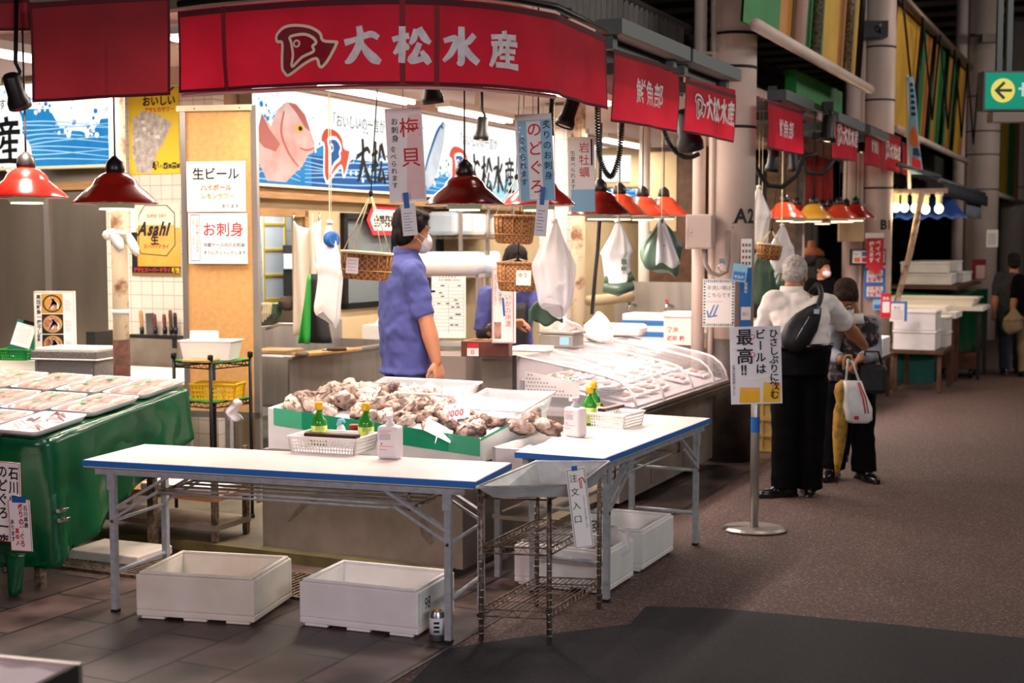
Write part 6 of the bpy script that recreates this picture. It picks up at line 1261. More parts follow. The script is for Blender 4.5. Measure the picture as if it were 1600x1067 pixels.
p = atz(472, 558, .90); m = mb(); m.ell((0, 0, .02), (.05, .03, .02), 'brush_bristle', noise=.1); m.build('scrub_pad', loc=p, rot=(0, 0, RZ+.4), label='grey-brown scrub pad on the edge of the sink', cat='scrub pad')
# grey bin with gloves, tangle of wire
p = aty(428, 570, 11.2); m = mb(); m.bx((-.28, -.14, 0), (.14, .14, .56), 'conduit'); m.build('grey_bin', loc=(p.x, p.y, .62), rot=(0, 0, RZ), label='grey cabinet behind the sink below the doorway', cat='cabinet', bevel=.02)
for k, (x, mat, lab) in enumerate(((418, 'rope', 'pair of pale rubber gloves draped over the grey cabinet'), (434, 'green_bag', 'green rubber glove lying on the grey cabinet'))):
    p = aty(x, 478, 11.0); m = mb(); m.ell((0, 0, 0), (.06, .04, .03), mat)
    for j in range(4): m.tube([(-.03+.022*j, -.03, 0), (-.035+.022*j, -.06, -.06), (-.03+.022*j, -.06, -.13+.02*j)], .010, mat, n=7)
    m.build('rubber_glove', loc=p, label=lab, cat='glove', group=None, remesh=.006)
p = aty(449, 474, 10.9); m = mb(); rg = random.Random(3); m.ell((0, 0, 0), (.07, .06, .055), 'brush_bristle', noise=.18, n=20, m=12); m.build('scouring_ball', loc=p, label='tangled grey scouring ball on the grey cabinet', cat='scouring ball')
m = mb()
for k in range(3): m.box((0, 0, .035*k), (.10, .06, .03), 'white_paper')
# tall hanging cloth, apron
p0 = aty(478, 350, 9.9); t = thing('hanging_cloth', 'long white cloth hanging from hooks between the doorway and the window', 'cloth', (p0.x, p0.y, 0), RZ*.5); zt2, zb2 = p0.z+.03, aty(478, 525, 9.9).z
m = mb(); m.grid(lambda a, b: (-.11+.22*a, .03*sin(a*12+b*2)+.02*sin(a*5), zb2+(zt2-zb2)*b-.06*sin(pi*a)*(b**4)), 24, 14, 'wall_white'); m.build('cloth', t, solid=.006); m = mb()
for x in (-.10, .10): m.tube([(x, 0, zt2-.01), (x, .02, zt2+.05)], .006, 'chrome')
m.build('hooks', t)
p0 = aty(489, 428, 9.4); t = thing('hanging_apron', 'dark rubber apron with bright green lining hanging left of the white bag', 'apron', (p0.x, p0.y, 0), 0); zt2, zb2 = p0.z, aty(489, 536, 9.4).z
def ap(dx, dy, mat, w0, w1, sk):
    m = mb(); m.grid(lambda a, b: (dx+(a-.5)*(w0+(w1-w0)*(1-b))+sk*(1-b), dy+.03*sin(a*6+b*2)*(1.2-b), zb2+(zt2-zb2)*b), 12, 10, mat); return m
ap(.01, .0, 'apron_black', .06, .24, .0).build('apron_body', t, solid=.006); ap(-.02, -.045, 'lime', .02, .085, -.04).build('green_lining', t, label='bright green strip', solid=.006) if False else ap(-.02, -.045, 'basket_green', .02, .085, -.04).build('green_lining', t, label='bright green strip', solid=.006)
m = mb(); m.tube([(-.02, 0, zt2), (-.01, 0, zt2+.2), (.0, 0, zt2+.42)], .004, 'rope'); m.tube([(.03, 0, zt2), (.01, 0, zt2+.2), (.0, 0, zt2+.42)], .004, 'rope'); m.build('neck_strap', t)
# back room seen through the doorway
p = atu(428, 410, UR-1.36); t = thing('wall_chart', 'yellow-framed white chart on the tiled wall seen through the doorway', 'chart', p, ANG and math.atan2(EV.y, EV.x)); m = mb(); m.box((0, 0, 0), (.36, .012, .86), 'sign_white')
for x in (-.17, .17): m.box((x, -.008, 0), (.018, .01, .86), 'basket_yellow')
for z in (-.40, -.12, .12, .36): m.box((0, -.008, z), (.36, .01, .02 if z > -.3 else .12), 'basket_yellow')
m.build('chart_sheet', t)
p = aty(462, 430, 12.6); m = mb(); m.bx((-.14, 0, -.35), (.14, .3, .28), 'dark_shutter'); m.bx((-.12, -.02, .06), (.12, .1, .20), 'sign_white'); m.bx((-.16, -.06, -.40), (.16, .25, -.36), 'stainless'); m.build('back_shelf', loc=p, rot=(0, 0, RZ), label='dark shelf with pale boxes seen through the doorway', cat='shelf')
# pale sacks below the window
p = S(-3.12, 5.02); m = mb(); m.box((0, 0, .27), (.46, .30, .54), 'white_bag'); m.tube([(-.18, 0, .52), (-.1, 0, .60), (-.04, 0, .53)], .03, 'white_bag'); m.tube([(.12, 0, .52), (.18, 0, .62), (.21, 0, .52)], .03, 'white_bag'); m.build('pale_sack', bevel=.06, seg=3, loc=(p.x, p.y, .457), rot=(0, 0, RZ), label='large pale sack standing under the window behind the sink', cat='sack')
p = S(-3.36, 5.05); m = mb(); m.bx((-.12, -.28, 0), (.5, .5, .40), 'wall_cream'); m.build('low_cabinet', loc=(p.x, p.y, .055), rot=(0, 0, RZ), label='low pale cabinet under the window', cat='cabinet')
p = atu(597, 344, UR+.06); t = thing('window_sign', 'small red and white pointed sign on the window frame behind the man', 'sign', p, math.atan2(EV.y, EV.x)); m = mb(); m.poly([(-.26, 0, 0), (-.16, 0, -.13), (.24, 0, -.13), (.24, 0, .13), (-.16, 0, .13)], 'red_ink'); m.poly([(-.20, -.002, 0), (-.14, -.002, -.09), (.22, -.002, -.09), (.22, -.002, .09), (-.14, -.002, .09)], 'label_lime' if False else 'white_paper'); m.text(XZ(.0, -.004), '全国発送', -.15, -.05, .11, 'ink', bold=.04, squeeze=.85); m.build('sign_face', t, solid=.004)
# white board on a steel frame with rolls on top
p = aty(699, 530, 9.7); t = thing('steel_frame_rack', 'steel frame rack carrying wrapped white rolls, behind the man in blue', 'rack', (p.x, p.y+.25, .055), RZ*.5); m = mb()
for x in (-.20, .24): 
    for y in (0, .5): m.bar((x, y, 0), (x, y, 1.40), .03, .03, 'conduit')
for z in (.85, 1.39): m.box((.03, .25, z), (.5, .54, .03), 'stainless')
m.box((.22, -.01, 1.0), (.02, .02, .8), 'conduit'); m.build('frame', t)
for k, (x, z, r_) in enumerate(((-.04, 1.53, .085), (.06, 1.515, .07))):
    m = mb(); m.tube([(-.32, .0, 0), (-.28, 0, 0), (.26, 0, 0), (.31, 0, 0)], [r_*.6, r_, r_, r_*.55], 'white_bag' if k == 0 else 'pale_roll' if 'pale_roll' in MATS else 'white_bag', n=16); m.build('wrapped_roll', loc=(p.x+x, p.y+.25+.16*k, z), rot=(0, 0, RZ*.5), label=('white wrapped roll on the steel rack, front one' if k == 0 else 'white wrapped roll on the steel rack, behind the front one'), cat='roll', group='wrapped rolls on the steel rack')
def d_list(m, fr, w, h):
    m.text(fr, '本日の養殖魚入荷状況', w*.2, h*.93, w*.065, 'ink', bold=0)
    for k in range(14): m.rect(fr, w*.05, h*(.88-.058*k), w*.95, h*(.88-.058*k)+.0015, 'grey_ink')
    for x in (.05, .5, .95): m.rect(fr, w*x, h*.08, w*x+.0015, h*.88, 'grey_ink')
    rg = random.Random(2)
    for k in range(18): x, y = rg.uniform(.1, .8), .84-.058*rg.randrange(12); m.rect(fr, w*x, h*y, w*(x+.1), h*(y+.022), 'grey_ink')
    for k in range(6): m.disc(fr, (w*(.25+.09*k), h*.985), w*.018, 'ink', 8)
plate('white_board', 'handwritten white list board clipped to the steel rack behind the man in blue', 'notice board', (674, 432, 728, 528), ('Y', 9.45), d_list, thick=.015, yaw=R(-10))
p = aty(706, 565, 9.3); m = mb(); m.bx((-.22, 0, 0), (.10, .35, .85), 'conduit'); m.build('grey_cabinet', loc=(p.x, p.y, .055), rot=(0, 0, RZ*.5), label='grey cabinet below the handwritten white list board', cat='cabinet', bevel=.008)
# shelving on the rear wall with packs
v0s, v1s = vof(692, 420, UR+.2), vof(775, 420, UR+.2); t = thing('pack_shelf', 'wire shelving with wrapped packs on the rear wall above the white rolls', 'shelf', S(0, 0, 0), RZ); m = mb()
for z in (1.35, 1.72, 2.0): m.bx((UR, v0s, z), (UR+.4, v1s, z+.02), 'rusty_steel')
for v in (v0s, (v0s+v1s)/2, v1s): m.bx((UR+.37, v-.015, .06), (UR+.4, v+.015, 2.05), 'alu')
m.build('frame', t)
for k in range(6):
    v = v0s+(v1s-v0s)*(.12+.25*(k % 4)); z = (1.37, 1.74)[k//3]; m = mb(); m.box((0, 0, .12), (.3, .42, .22), ('white_bag', 'pale_blue_bag', 'tub_white')[k % 3]); m.build('wrapped_pack', loc=S(UR+.22, v, z+.001), rot=(0, 0, RZ), label=('clear wrapped pack on the %s shelf board, %s' % (('lower', 'upper')[k//3], ('nearest the window', 'in the middle', 'at the far end')[k % 3])), cat='pack', group='packs on the wall shelf', bevel=.04)
# pillars, pipes and taps in the middle of the stall
p = aty(873, 430, 12.2); m = mb(); m.bx((-.13, -.13, .05), (.13, .13, 2.9), 'white_tile'); struct('pillar_tiled', m, loc=(p.x, p.y, 0), rot=(0, 0, RZ))
p = aty(903, 420, 11.3); m = mb(); m.tube([(0, 0, .05), (0, 0, 2.9)], .06, 'pole_paint', n=18); m.build('drain_pipe', loc=(p.x, p.y, 0), label='pale rust-spotted vertical pipe behind the translucent bag', cat='pipe')
p = aty(1006, 430, 13.4); m = mb(); m.tube([(0, 0, .05), (0, 0, 2.9)], .055, 'wall_white', n=18); m.lathe([(.057, 1.08), (.057, 1.16)], 'stripe_box_blue', n=18); m.lathe([(.057, 1.22), (.057, 1.26)], 'stripe_box_blue', n=18); m.build('drain_pipe', loc=(p.x, p.y, 0), label='white vertical pipe with blue bands under the orange lamps', cat='pipe')
m = mb(); m.tube([aty(920, 470, 12.4), aty(945, 468, 12.6), aty(985, 464, 13.0)], .05, 'wall_cream', n=16); m.build('drain_pipe', label='cream horizontal pipe behind the hanging bags', cat='pipe')
p = aty(1010, 505, 12.6); t = thing('back_sink', 'stainless sink with taps at the back, behind the display case', 'sink', (p.x, p.y, .055), RZ); m = mb(); m.bx((-.5, 0, .74), (.7, .5, .80), 'stainless'); m.bx((-.5, .48, .8), (.7, .5, 1.25), 'stainless'); m.build('basin', t); m = mb()
for x in (-.45, .65): m.bx((x-.02, .05, 0), (x+.02, .09, .74), 'stainless')
m.build('legs', t); m = mb()
for x in (-.28, .10): m.tube([(x, .47, 1.02), (x, .30, 1.05), (x, .27, .98)], .014, 'chrome'); m.lathe([(.02, 0), (.02, .02)], 'red_ink', c=(x, .3, 1.07), n=10)
m.build('taps', t, label='chrome taps with red knobs')
m = mb()
for z in (.0, .10, .2): m.bx((-.23, -.16, z), (.23, .16, z+.055), 'sign_white'); m.bx((-.232, -.162, z+.055), (.232, .162, z+.10), 'stripe_box_blue') if z < .2 else None
p = aty(1020, 500, 12.0); m.build('striped_box', loc=(p.x, p.y, .80), rot=(0, 0, RZ), label='blue and white striped box behind the far end of the display case', cat='box')
m = mb(); m.bx((-.10, -.5, 0), (.75, .5, .745), 'wood_dark'); m.build('back_bench', loc=(p.x, p.y, .055), rot=(0, 0, RZ), label='low brown bench under the striped box behind the display case', cat='bench')
p = aty(1066, 503, 11.6); m = mb(); m.box((0, 0, .13), (.26, .22, .24), 'foam'); m.box((0, 0, .27), (.28, .24, .04), 'foam'); m.text(XZ(.001, -.11), '発泡', -.1, .12, .05, 'orange_ink'); m.text(XZ(.001, -.11), '返却 箱', -.1, .05, .045, 'red_ink'); m.build('lidded_foam_box', loc=(p.x, p.y, .80), rot=(0, 0, RZ), label='lidded white foam box with orange writing beside the striped box', cat='foam box', bevel=.01)
p = aty(1060, 310, 14.5); m = mb(); m.bx((-.35, 0, -.9), (.3, .3, .55), 'wood_dark'); m.bx((-.33, -.01, -.35), (-.02, 0, .5), 'wall_cream'); m.build('wall_cupboard', loc=p, rot=(0, 0, RZ), label='dark brown cupboard at the back, right of the orange lamps', cat='cupboard')
# long dark hose rising behind the display case
m = mb(); m.tube([aty(925, 470, 9.9)+V((0, 0, -.1)), aty(930, 430, 9.9), aty(934, 390, 9.9), aty(937, 340, 9.9), aty(938, 300, 9.9)+V((0, 0, .5))], .014, 'cable'); m.build('black_hose', label='thick black hose hanging behind the display case', cat='hose')
# electric box with conduit on pillar A2 and its notices
PF = PA.y-.19; p = aty(1093, 362, PF-.10); t = thing('electric_box', 'grey metal electric box on the left side of pillar A2', 'electric box', p, R(-14)); m = mb(); m.bx((-.105, .0, -.13), (.10, .18, .13), 'box_paint'); m.build('box_body', t, bevel=.006); m = mb(); m.bx((-.095, -.012, -.12), (.09, 0, .12), 'box_paint'); m.lathe([(.01, 0), (.01, .006)], 'chrome', c=(-.06, -.013, 0), n=10, ax=(0, -1, 0)); m.build('door', t, bevel=.003)
m = mb(); q = PF-.05; m.tube([aty(1100, 388, q), aty(1102, 412, q), aty(1110, 426, q), aty(1123, 430, q), aty(1135, 424, q), aty(1138, 405, q), aty(1138, 385, q), aty(1138, 360, q)], .018, 'conduit', n=10); m.build('conduit_hose', label='grey flexible conduit looping below the electric box', cat='conduit')
m = mb(); q = PF-.03; c = aty(1128, 418, q); m.tube([c+V((.028*cos(k*.52), -.01, .028*sin(k*.52))) for k in range(12)], .005, 'chrome', closed=True, n=6); m.box(c+V((0, 0, .045)), (.04, .02, .05), 'chrome'); m.build('ring_bolt', label='metal ring bolt on pillar A2 beside the conduit loop', cat='ring bolt')
def d_hand(m, fr, w, h):
    for k in range(15):
        for y in (.02, .93): m.rect(fr, w*(.03+.064*k), h*y, w*(.06+.064*k), h*(y+.05), ('blue_ink', 'leaf_green', 'navy_cloth')[k % 3])
    for k in range(14):
        for x in (.02, .92): m.rect(fr, w*x, h*(.08+.062*k), w*(x+.06), h*(.11+.062*k), ('navy_cloth', 'blue_ink', 'leaf_green')[k % 3])
    m.text(fr, '手洗い場は', w*.12, h*.78, w*.155, 'grey_ink', bold=0); m.text(fr, 'こちらです', w*.12, h*.63, w*.155, 'grey_ink', bold=0); m.text(fr, 'Handwashing sink', w*.12, h*.52, w*.065, 'pink_ink', bold=0)
    for dx in (0, .12): m.stroke(fr, [(w*(.36+dx), h*.46, .008), (w*(.22+dx), h*.24, .010)], 'blue_ink')
    m.stroke(fr, [(w*.14, h*.34, .008), (w*.18, h*.21, .010)], 'blue_ink'); m.stroke(fr, [(w*.18, h*.21, .010), (w*.46, h*.24, .008)], 'blue_ink')
plate('hand_wash_notice', 'white notice with a blue arrow and dashed border, below the electric box', 'notice', (1098, 436, 1147, 511), ('Y', PF-.04), d_hand, yaw=R(-4))
def d_blue(m, fr, w, h):
    m.text(fr, '営業中', w*.35, h*.75, w*.3, 'white_paper', vertical=True); m.rect(fr, w*.1, h*.12, w*.95, h*.34, 'white_paper'); m.text(lift(fr, .0005), '安心', w*.2, h*.2, w*.3, 'grey_ink', bold=0)
plate('blue_notice', 'tall bright blue notice on pillar A2 above the beer sign', 'notice', (1155, 418, 1174, 511), ('Y', PF-.02), d_blue, mat='stripe_box_blue', yaw=R(12))
def d_cal(m, fr, w, h):
    for k in range(4):
        for j in range(3): m.rect(fr, w*(.1+.3*j), h*(.1+.21*k), w*(.28+.3*j), h*(.2+.21*k), 'red_ink' if j == 0 else 'grey_ink')
plate('calendar', 'small white calendar sheet on pillar A2 above the blue notice', 'calendar', (1157, 373, 1175, 418), ('Y', PF-.02), d_cal, yaw=R(14))
plate('hanging_ticket', 'small blue and white ticket hanging beside the calendar on pillar A2', 'ticket', (1142, 412, 1165, 440), ('Y', PF-.06), lambda m, fr, w, h: (m.rect(fr, w*.1, h*.1, w*.9, h*.55, 'stripe_box_blue'), m.text(lift(fr, .0005), '検温済', w*.15, h*.2, w*.22, 'white_paper', bold=0)), mat='sign_paper_blue', tilt=R(8))
# ================================================================ PEOPLE
def limb(m, pts, rr, mat, n=14):
    m.tube(pts, rr, mat, n=n)
    for p, r in zip(pts, rr): m.ell(tuple(p), (r, r, r), mat, n=n, m=8)
def hand_(m, w, d, nrm, mat, side=1, curl=.5, s=1., spread=.12):
    w = V(w); d = V(d).normalized(); nrm = V(nrm); nrm = (nrm-d*nrm.dot(d)).normalized(); sx = d.cross(nrm)*side     # sx: towards the thumb
    for k in range(4):
        c = w+d*.05*s+sx*(.028-.019*k)*s; m.tube([w+sx*(.012-.008*k)*s, c, w+d*.088*s+sx*(.031-.021*k)*s], [.016*s, .0145*s, .0115*s], mat, n=8)
    L = (.072, .080, .074, .058)
    for k in range(4):
        p = w+d*.086*s+sx*(.031-.021*k)*s; a = curl*.7+.08*k; q = [p]; dd = d+sx*(spread*(1.2-k)*.35)
        for j, f in enumerate((.42, .33, .25)):
            dirn = (dd*cos(a)+nrm*sin(a)).normalized(); p = p+dirn*L[k]*f*s; q.append(p); a += curl*.75
        m.tube(q, [.0098*s, .0092*s, .0085*s, .0068*s], mat, n=8); m.ell(tuple(q[-1]), (.0070*s,)*3, mat, n=8, m=6)
    p = w+d*.022*s+sx*.026*s; t1 = (d*.55+sx*.75+nrm*.35).normalized(); t2 = (d*.85+sx*.25+nrm*.45*(.5+curl)).normalized()
    q = [p, p+t1*.036*s, p+t1*.036*s+t2*.032*s, p+t1*.036*s+t2*.056*s]; m.tube(q, [.0150*s, .0118*s, .0100*s, .0075*s], mat, n=8); m.ell(tuple(q[-1]), (.0076*s,)*3, mat, n=8, m=6)
def head_mat(c, yaw, pitch, s=1., roll=0.): return Matrix.Translation(V(c)) @ Matrix.Rotation(yaw, 4, 'Z') @ Matrix.Rotation(roll, 4, 'Y') @ Matrix.Rotation(pitch, 4, 'X') @ Matrix.Scale(s, 4)
def head_(m, X, mat):      # faces -y; pitch > 0 looks down
    m.x = X
    m.ell((0, .012, .025), (.076, .097, .098), mat, n=20, m=12); m.ell((0, -.030, -.035), (.063, .068, .085), mat, n=18, m=11); m.ell((0, -.062, -.098), (.034, .030, .024), mat, n=12, m=8); m.ell((0, -.02, -.085), (.055, .06, .03), mat, n=14, m=8)
    m.tube([(0, -.088, .004), (0, -.104, -.022), (0, -.110, -.038)], [.008, .011, .014], mat, n=9); m.ell((0, -.104, -.040), (.018, .012, .010), mat, n=10, m=6); m.ell((0, -.094, -.066), (.026, .009, .007), mat, n=10, m=6); m.ell((0, -.092, -.077), (.022, .009, .007), mat, n=10, m=6)
    for q in (-1, 1): m.ell((q*.077, .012, -.02), (.011, .022, .033), mat, (0, 0, q*.3), n=10, m=7); m.ell((q*.032, -.086, .018), (.022, .010, .007), mat, n=9, m=6); m.ell((q*.036, -.072, -.035), (.022, .016, .016), mat, n=9, m=6)
    m.x = None
def face_bits(root, X):
    for q in (-1, 1):
        m = mb(); m.x = X; m.ell((q*.031, -.086, -.001), (.0125, .008, .0075), 'mask_white', n=12, m=8); m.x = None; e = m.build('eye', root); m = mb(); m.x = X; m.ell((q*.031, -.0925, -.001), (.0055, .003, .0055), 'ink', n=10, m=6); m.x = None; m.build('iris', e, label='dark iris')
    m = mb(); m.x = X
    for q in (-1, 1): m.tube([(q*.014, -.094, .022), (q*.032, -.095, .027), (q*.05, -.084, .022)], [.003, .004, .002], 'hair_black', n=6)
    m.x = None; m.build('eyebrows', root)
def hair_(root, X, mat, kind='short'):
    m = mb(); m.x = X
    m.ell((0, .022, .040), (.085, .104, .098), mat, n=22, m=14); m.ell((0, .055, -.02), (.074, .068, .075), mat, n=18, m=10)
    if kind != 'crop':
        m.ell((0, -.055, .085), (.062, .045, .035), mat, n=14, m=8); m.ell((0, .03, .085), (.085, .085, .06), mat, n=16, m=9)
        for q in (-1, 1): m.ell((q*.070, .015, .03), (.020, .055, .06), mat, n=10, m=8); m.ell((q*.074, .03, -.015), (.014, .03, .04), mat, n=9, m=6)
    rg = random.Random(4)
    for k in range(40 if kind != 'crop' else 0):
        a = rg.uniform(0, 6.28); b = rg.uniform(.1, 1.0); p = V((.083*sin(b)*cos(a), .022+.100*sin(b)*sin(a), .040+.094*cos(b))); d = V((cos(a), sin(a), -.4))*.022
        if p.y < -.05: continue
        m.tube([p-d*.3, p+V((0, 0, .006)), p+d], [.009, .008, .003], mat, n=6)
    m.x = None
    return m.build('hair', root, remesh=.007, smoothit=2)
def shoe(root, p, d, mat='shoe_black', s=1.):
    d = V(d).normalized(); p = V(p); m = mb(); sd = V((-d.y, d.x, 0)); m2 = Matrix((( d.x, sd.x, 0, p.x), (d.y, sd.y, 0, p.y), (0, 0, 1, p.z), (0, 0, 0, 1))); m.x = m2
    m.ell((-.02, 0, .045), (.075*s, .042*s, .045*s), mat, n=16, m=10); m.ell((.10*s, 0, .030), (.10*s, .046*s, .034*s), mat, n=16, m=10); m.ell((.04*s, 0, .05), (.07*s, .040*s, .04*s), mat, n=14, m=9); m.loft([[(a, b, z) for a, b in ((-.09*s, -.034*s), (.0, -.034*s), (.12*s, -.046*s), (.20*s, -.02*s), (.20*s, .02*s), (.12*s, .046*s), (0, .034*s), (-.09*s, .034*s))] for z in (0, .022)], mat)
    m.x = None; return m.build('shoe', root, remesh=.007, smoothit=3)
def torso_(m, J, mat, g=0., hem=None, chest=(.17, .115), belly=(.165, .13), sleeve=(.5, .5), arm=.058):
    # J: hip, waist, chest, neck centres plus fwd; elliptical rings along the spine
    f = V(J['fwd']).normalized(); r = V((f.y, -f.x, 0)).normalized()
    ks = [(J['hip'], (.168+g, .125+g)), (J['waist'], (belly[0]+g, belly[1]+g)), (J['chest'], (chest[0]+g, chest[1]+g)), (J['shoulder'], (chest[0]*.92+g, chest[1]*.78+g)), (J['neck'], (.060+g*.6, .060+g*.6))]
    if hem: ks = [(hem[0], (hem[1], hem[2]))]+ks
    n = 22; rings = []
    for c, (a, b) in ks: rings.append([V(c)+r*(a*cos(2*pi*k/n))+f*(b*sin(2*pi*k/n)) for k in range(n)])
    m.loft(rings, mat); return r, f
def person(label, loc, J, top='smock_blue', legs='navy_cloth', hair='hair_black', skin='skin', hairkind='short', sleeve=.95, yaw=0., pitch=0., roll=0., face=True, hem=None, group=None, shoes='shoe_black', shoe_d=None, under=None, chest=(.175, .12), belly=(.17, .135), sleeve_mat=None, hands=None, vox=.007, trouser_r=(.095, .078, .068), hs=1., tuck=False):
    t = thing('person', label, 'person', loc, 0, group); J = {k: V(v) for k, v in J.items()}
    X = head_mat(J['head'], yaw, pitch, hs, roll); b = mb(); head_(b, X, skin)
    limb(b, [J['neck']-V((0, 0, .05)), J['neck'], J['head']+X.to_3x3() @ V((0, .025, -.05))], [.062, .056, .052], skin)
    torso_(b, J, skin, -.02, chest=chest, belly=belly)
    for s_ in 'LR':
        limb(b, [J['sh'+s_], J['el'+s_], J['wr'+s_]], [.052, .047, .032], skin); q = J['el'+s_]+(J['wr'+s_]-J['el'+s_])*.3; limb(b, [J['el'+s_], q], [.046, .050], skin); limb(b, [q, J['wr'+s_]], [.050, .032], skin)
        limb(b, [J['hp'+s_], J['kn'+s_], J['an'+s_]], [.08, .055, .04], skin)
        hd = (hands or {}).get(s_)
        if hd: hand_(b, J['wr'+s_], hd[0], hd[1], skin, hd[2], hd[3], hs*1.02)
        else: hand_(b, J['wr'+s_], J['wr'+s_]-J['el'+s_], J['fwd'], skin, 1 if s_ == 'L' else -1, .5, hs)
    b.build('body', t, remesh=vox, smoothit=3)
    if face: face_bits(t, X)
    hair_(t, X, hair, hairkind)
    c = mb(); torso_(c, {**J, 'hip': J['waist']-V((0, 0, .07))} if tuck else J, top, .012 if not tuck else -.004, hem, chest, belly)
    if not sleeve_mat:
        for s_ in 'LR':
            e = J['sh'+s_]+(J['el'+s_]-J['sh'+s_])*min(sleeve, 1); pts = [J['chest']*.35+J['sh'+s_]*.65, J['sh'+s_], e]; rr = [.085, .074, .070]
            if sleeve > 1: pts.append(J['el'+s_]+(J['wr'+s_]-J['el'+s_])*(sleeve-1)); rr = [.08, .068, .056, .044]
            limb(c, pts[:2], rr[:2], top); c.tube(pts[1:], rr[1:], top, n=16)
            if sleeve > 1: limb(c, [e], [.056], top)
    c.build('shirt', t, remesh=.010, smoothit=4, wrinkle=(.030, .085))
    if sleeve_mat:
        for s_ in 'LR':
            q = mb(); e = J['wr'+s_]*.92+J['el'+s_]*.08; limb(q, [J['chest']*.25+J['sh'+s_]*.75, J['sh'+s_], J['el'+s_]], [.072, .072, .058], sleeve_mat); q.tube([J['el'+s_], e], [.056, .043], sleeve_mat, n=14); q.build('sleeve', t, remesh=.010, smoothit=3, wrinkle=(.02, .06))
    q = mb(); f = V(J['fwd']).normalized()
    for s_ in 'LR':
        limb(q, [J['hp'+s_], J['kn'+s_]], [trouser_r[0], trouser_r[1]], legs); q.tube([J['kn'+s_], J['an'+s_]+V((0, 0, -.02))], [trouser_r[1], trouser_r[2]], legs, n=16)
    torso_(q, {**J, 'chest': J['waist']+V((0, 0, .04)), 'shoulder': J['waist']+V((0, 0, .05)), 'neck': J['waist']+V((0, 0, .055))}, legs, .012 if tuck else .004, None, (.15, .11), (.168, .128) if tuck else (.155, .118)); q.build('trousers', t, remesh=.010, smoothit=4, wrinkle=(.018, .10))
    for s_ in 'LR':
        a = J['an'+s_]; shoe(t, (a.x, a.y, a.z-.085), (shoe_d or {}).get(s_, J['fwd']), shoes)
    return t, X, J
def loc_map(X0, Y0, g=0.):
    """picture column/row at depth Y0+dy to the figure's own frame"""
    def f(px, py, dy=0.): p = aty(px, py, Y0+dy); return V((p.x-X0, p.y-Y0, p.z-g))
    return f
# ---- the man in the blue smock, seen from behind his right side
Y1 = 8.05; X1 = aty(637, 500, Y1).x; L = loc_map(X1, Y1, .16); fw = V((.90, .43, 0)).normalized(); rt = V((fw.y, -fw.x, 0))
m = mb(); m.box((0, .05, .05), (1.1, .44, .10), 'wood_dark'); m.build('duckboard', loc=(X1, Y1+.04, .055), rot=(0, 0, RZ), label='low wooden duckboard the man in blue stands on', cat='duckboard')
ct = lambda px, py: L(px, py)
nk = ct(633, 393); J1 = dict(fwd=fw, head=ct(644, 361), neck=nk, shoulder=ct(629, 415), chest=ct(631, 450), waist=ct(636, 520), hip=ct(634, 572),
    shR=ct(630, 424)+rt*.175+V((-.01, 0, 0)), elR=ct(646, 503)+rt*.22, wrR=ct(662, 560)+rt*.20, shL=ct(630, 422)-rt*.17, elL=ct(640, 500)-rt*.22, wrL=ct(665, 545)-rt*.16,
    hpR=ct(634, 590)+rt*.09, hpL=ct(634, 590)-rt*.09)
for s_, k in (('R', 1), ('L', -1)):
    h_ = J1['hp'+s_]; J1['kn'+s_] = V((h_.x+.01, h_.y, .50)); J1['an'+s_] = V((h_.x, h_.y, .085))
hm = ct(636, 583)
t, X, J = person('man in a blue short-sleeved smock and white face mask standing behind the oyster counter', (X1, Y1, .16), J1, yaw=math.atan2(fw.x, -fw.y), pitch=R(4), hem=(hm, .185, .165), hands={'R': ((.18, -.05, -1), (-.75, .6, .1), -1, .42)}, sleeve=.86, chest=(.185, .13), belly=(.185, .155), hs=1.04)
def ft(p): return X @ V(p)
m = mb(); m.x = X; m.ell((0, -.070, -.065), (.064, .055, .062), 'mask_white', n=20, m=12); m.x = None; m.build('face_mask', t, smoothit=1, label='white face mask')
m = mb()
for q in (-1, 1): m.tube([ft((q*.060, -.075, -.045)), ft((q*.078, -.02, -.02)), ft((q*.082, .012, .005))], .0022, 'mask_white', n=5); m.tube([ft((q*.056, -.07, -.095)), ft((q*.076, -.02, -.055)), ft((q*.082, .014, -.03))], .0022, 'mask_white', n=5)
m.build('mask_loops', t)
m = mb(); c = J['neck']+V((0, 0, -.012)); m.loft([[c+V((.082*cos(a), .080*sin(a), z)) for a in [2*pi*k/20 for k in range(20)]] for z in (-.03,)]+[[c+V((.070*cos(a)+fw.x*.006, .070*sin(a)+fw.y*.006, .030+.012*sin(a-1.5))) for a in [2*pi*k/20 for k in range(20)]]], 'smock_blue', cap=False); m.build('collar', t, solid=.008)
m = mb(); q = ct(672, 455)+rt*.02; m.box(q, (.03, .05, .012), 'navy_cloth', rz=math.atan2(fw.y, fw.x)); m.build('pocket_edge', t)
# ---- the second worker bent over the scale, half hidden by the baskets
Y2 = 9.75; X2 = aty(797, 470, Y2).x; L = loc_map(X2, Y2, .16); fw2 = V((.42, -.9, 0)).normalized(); rt2 = V((fw2.y, -fw2.x, 0)); ct = lambda px, py, dy=0: L(px, py, dy)
J2 = dict(fwd=fw2, head=ct(804, 414, -.20), neck=ct(800, 440, -.10), shoulder=ct(796, 450, -.05), chest=ct(796, 476, 0), waist=ct(796, 530, .10), hip=ct(797, 570, .14), shR=ct(762, 462, -.02), elR=ct(755, 520, -.05), wrR=ct(800, 505, -.28), shL=ct(832, 460, -.05), elL=ct(842, 492, -.12), wrL=ct(854, 497, -.26), hpR=ct(780, 585, .14), hpL=ct(815, 585, .14))
for s_ in 'RL': h_ = J2['hp'+s_]; J2['kn'+s_] = V((h_.x, h_.y-.03, .50)); J2['an'+s_] = V((h_.x, h_.y, .085))
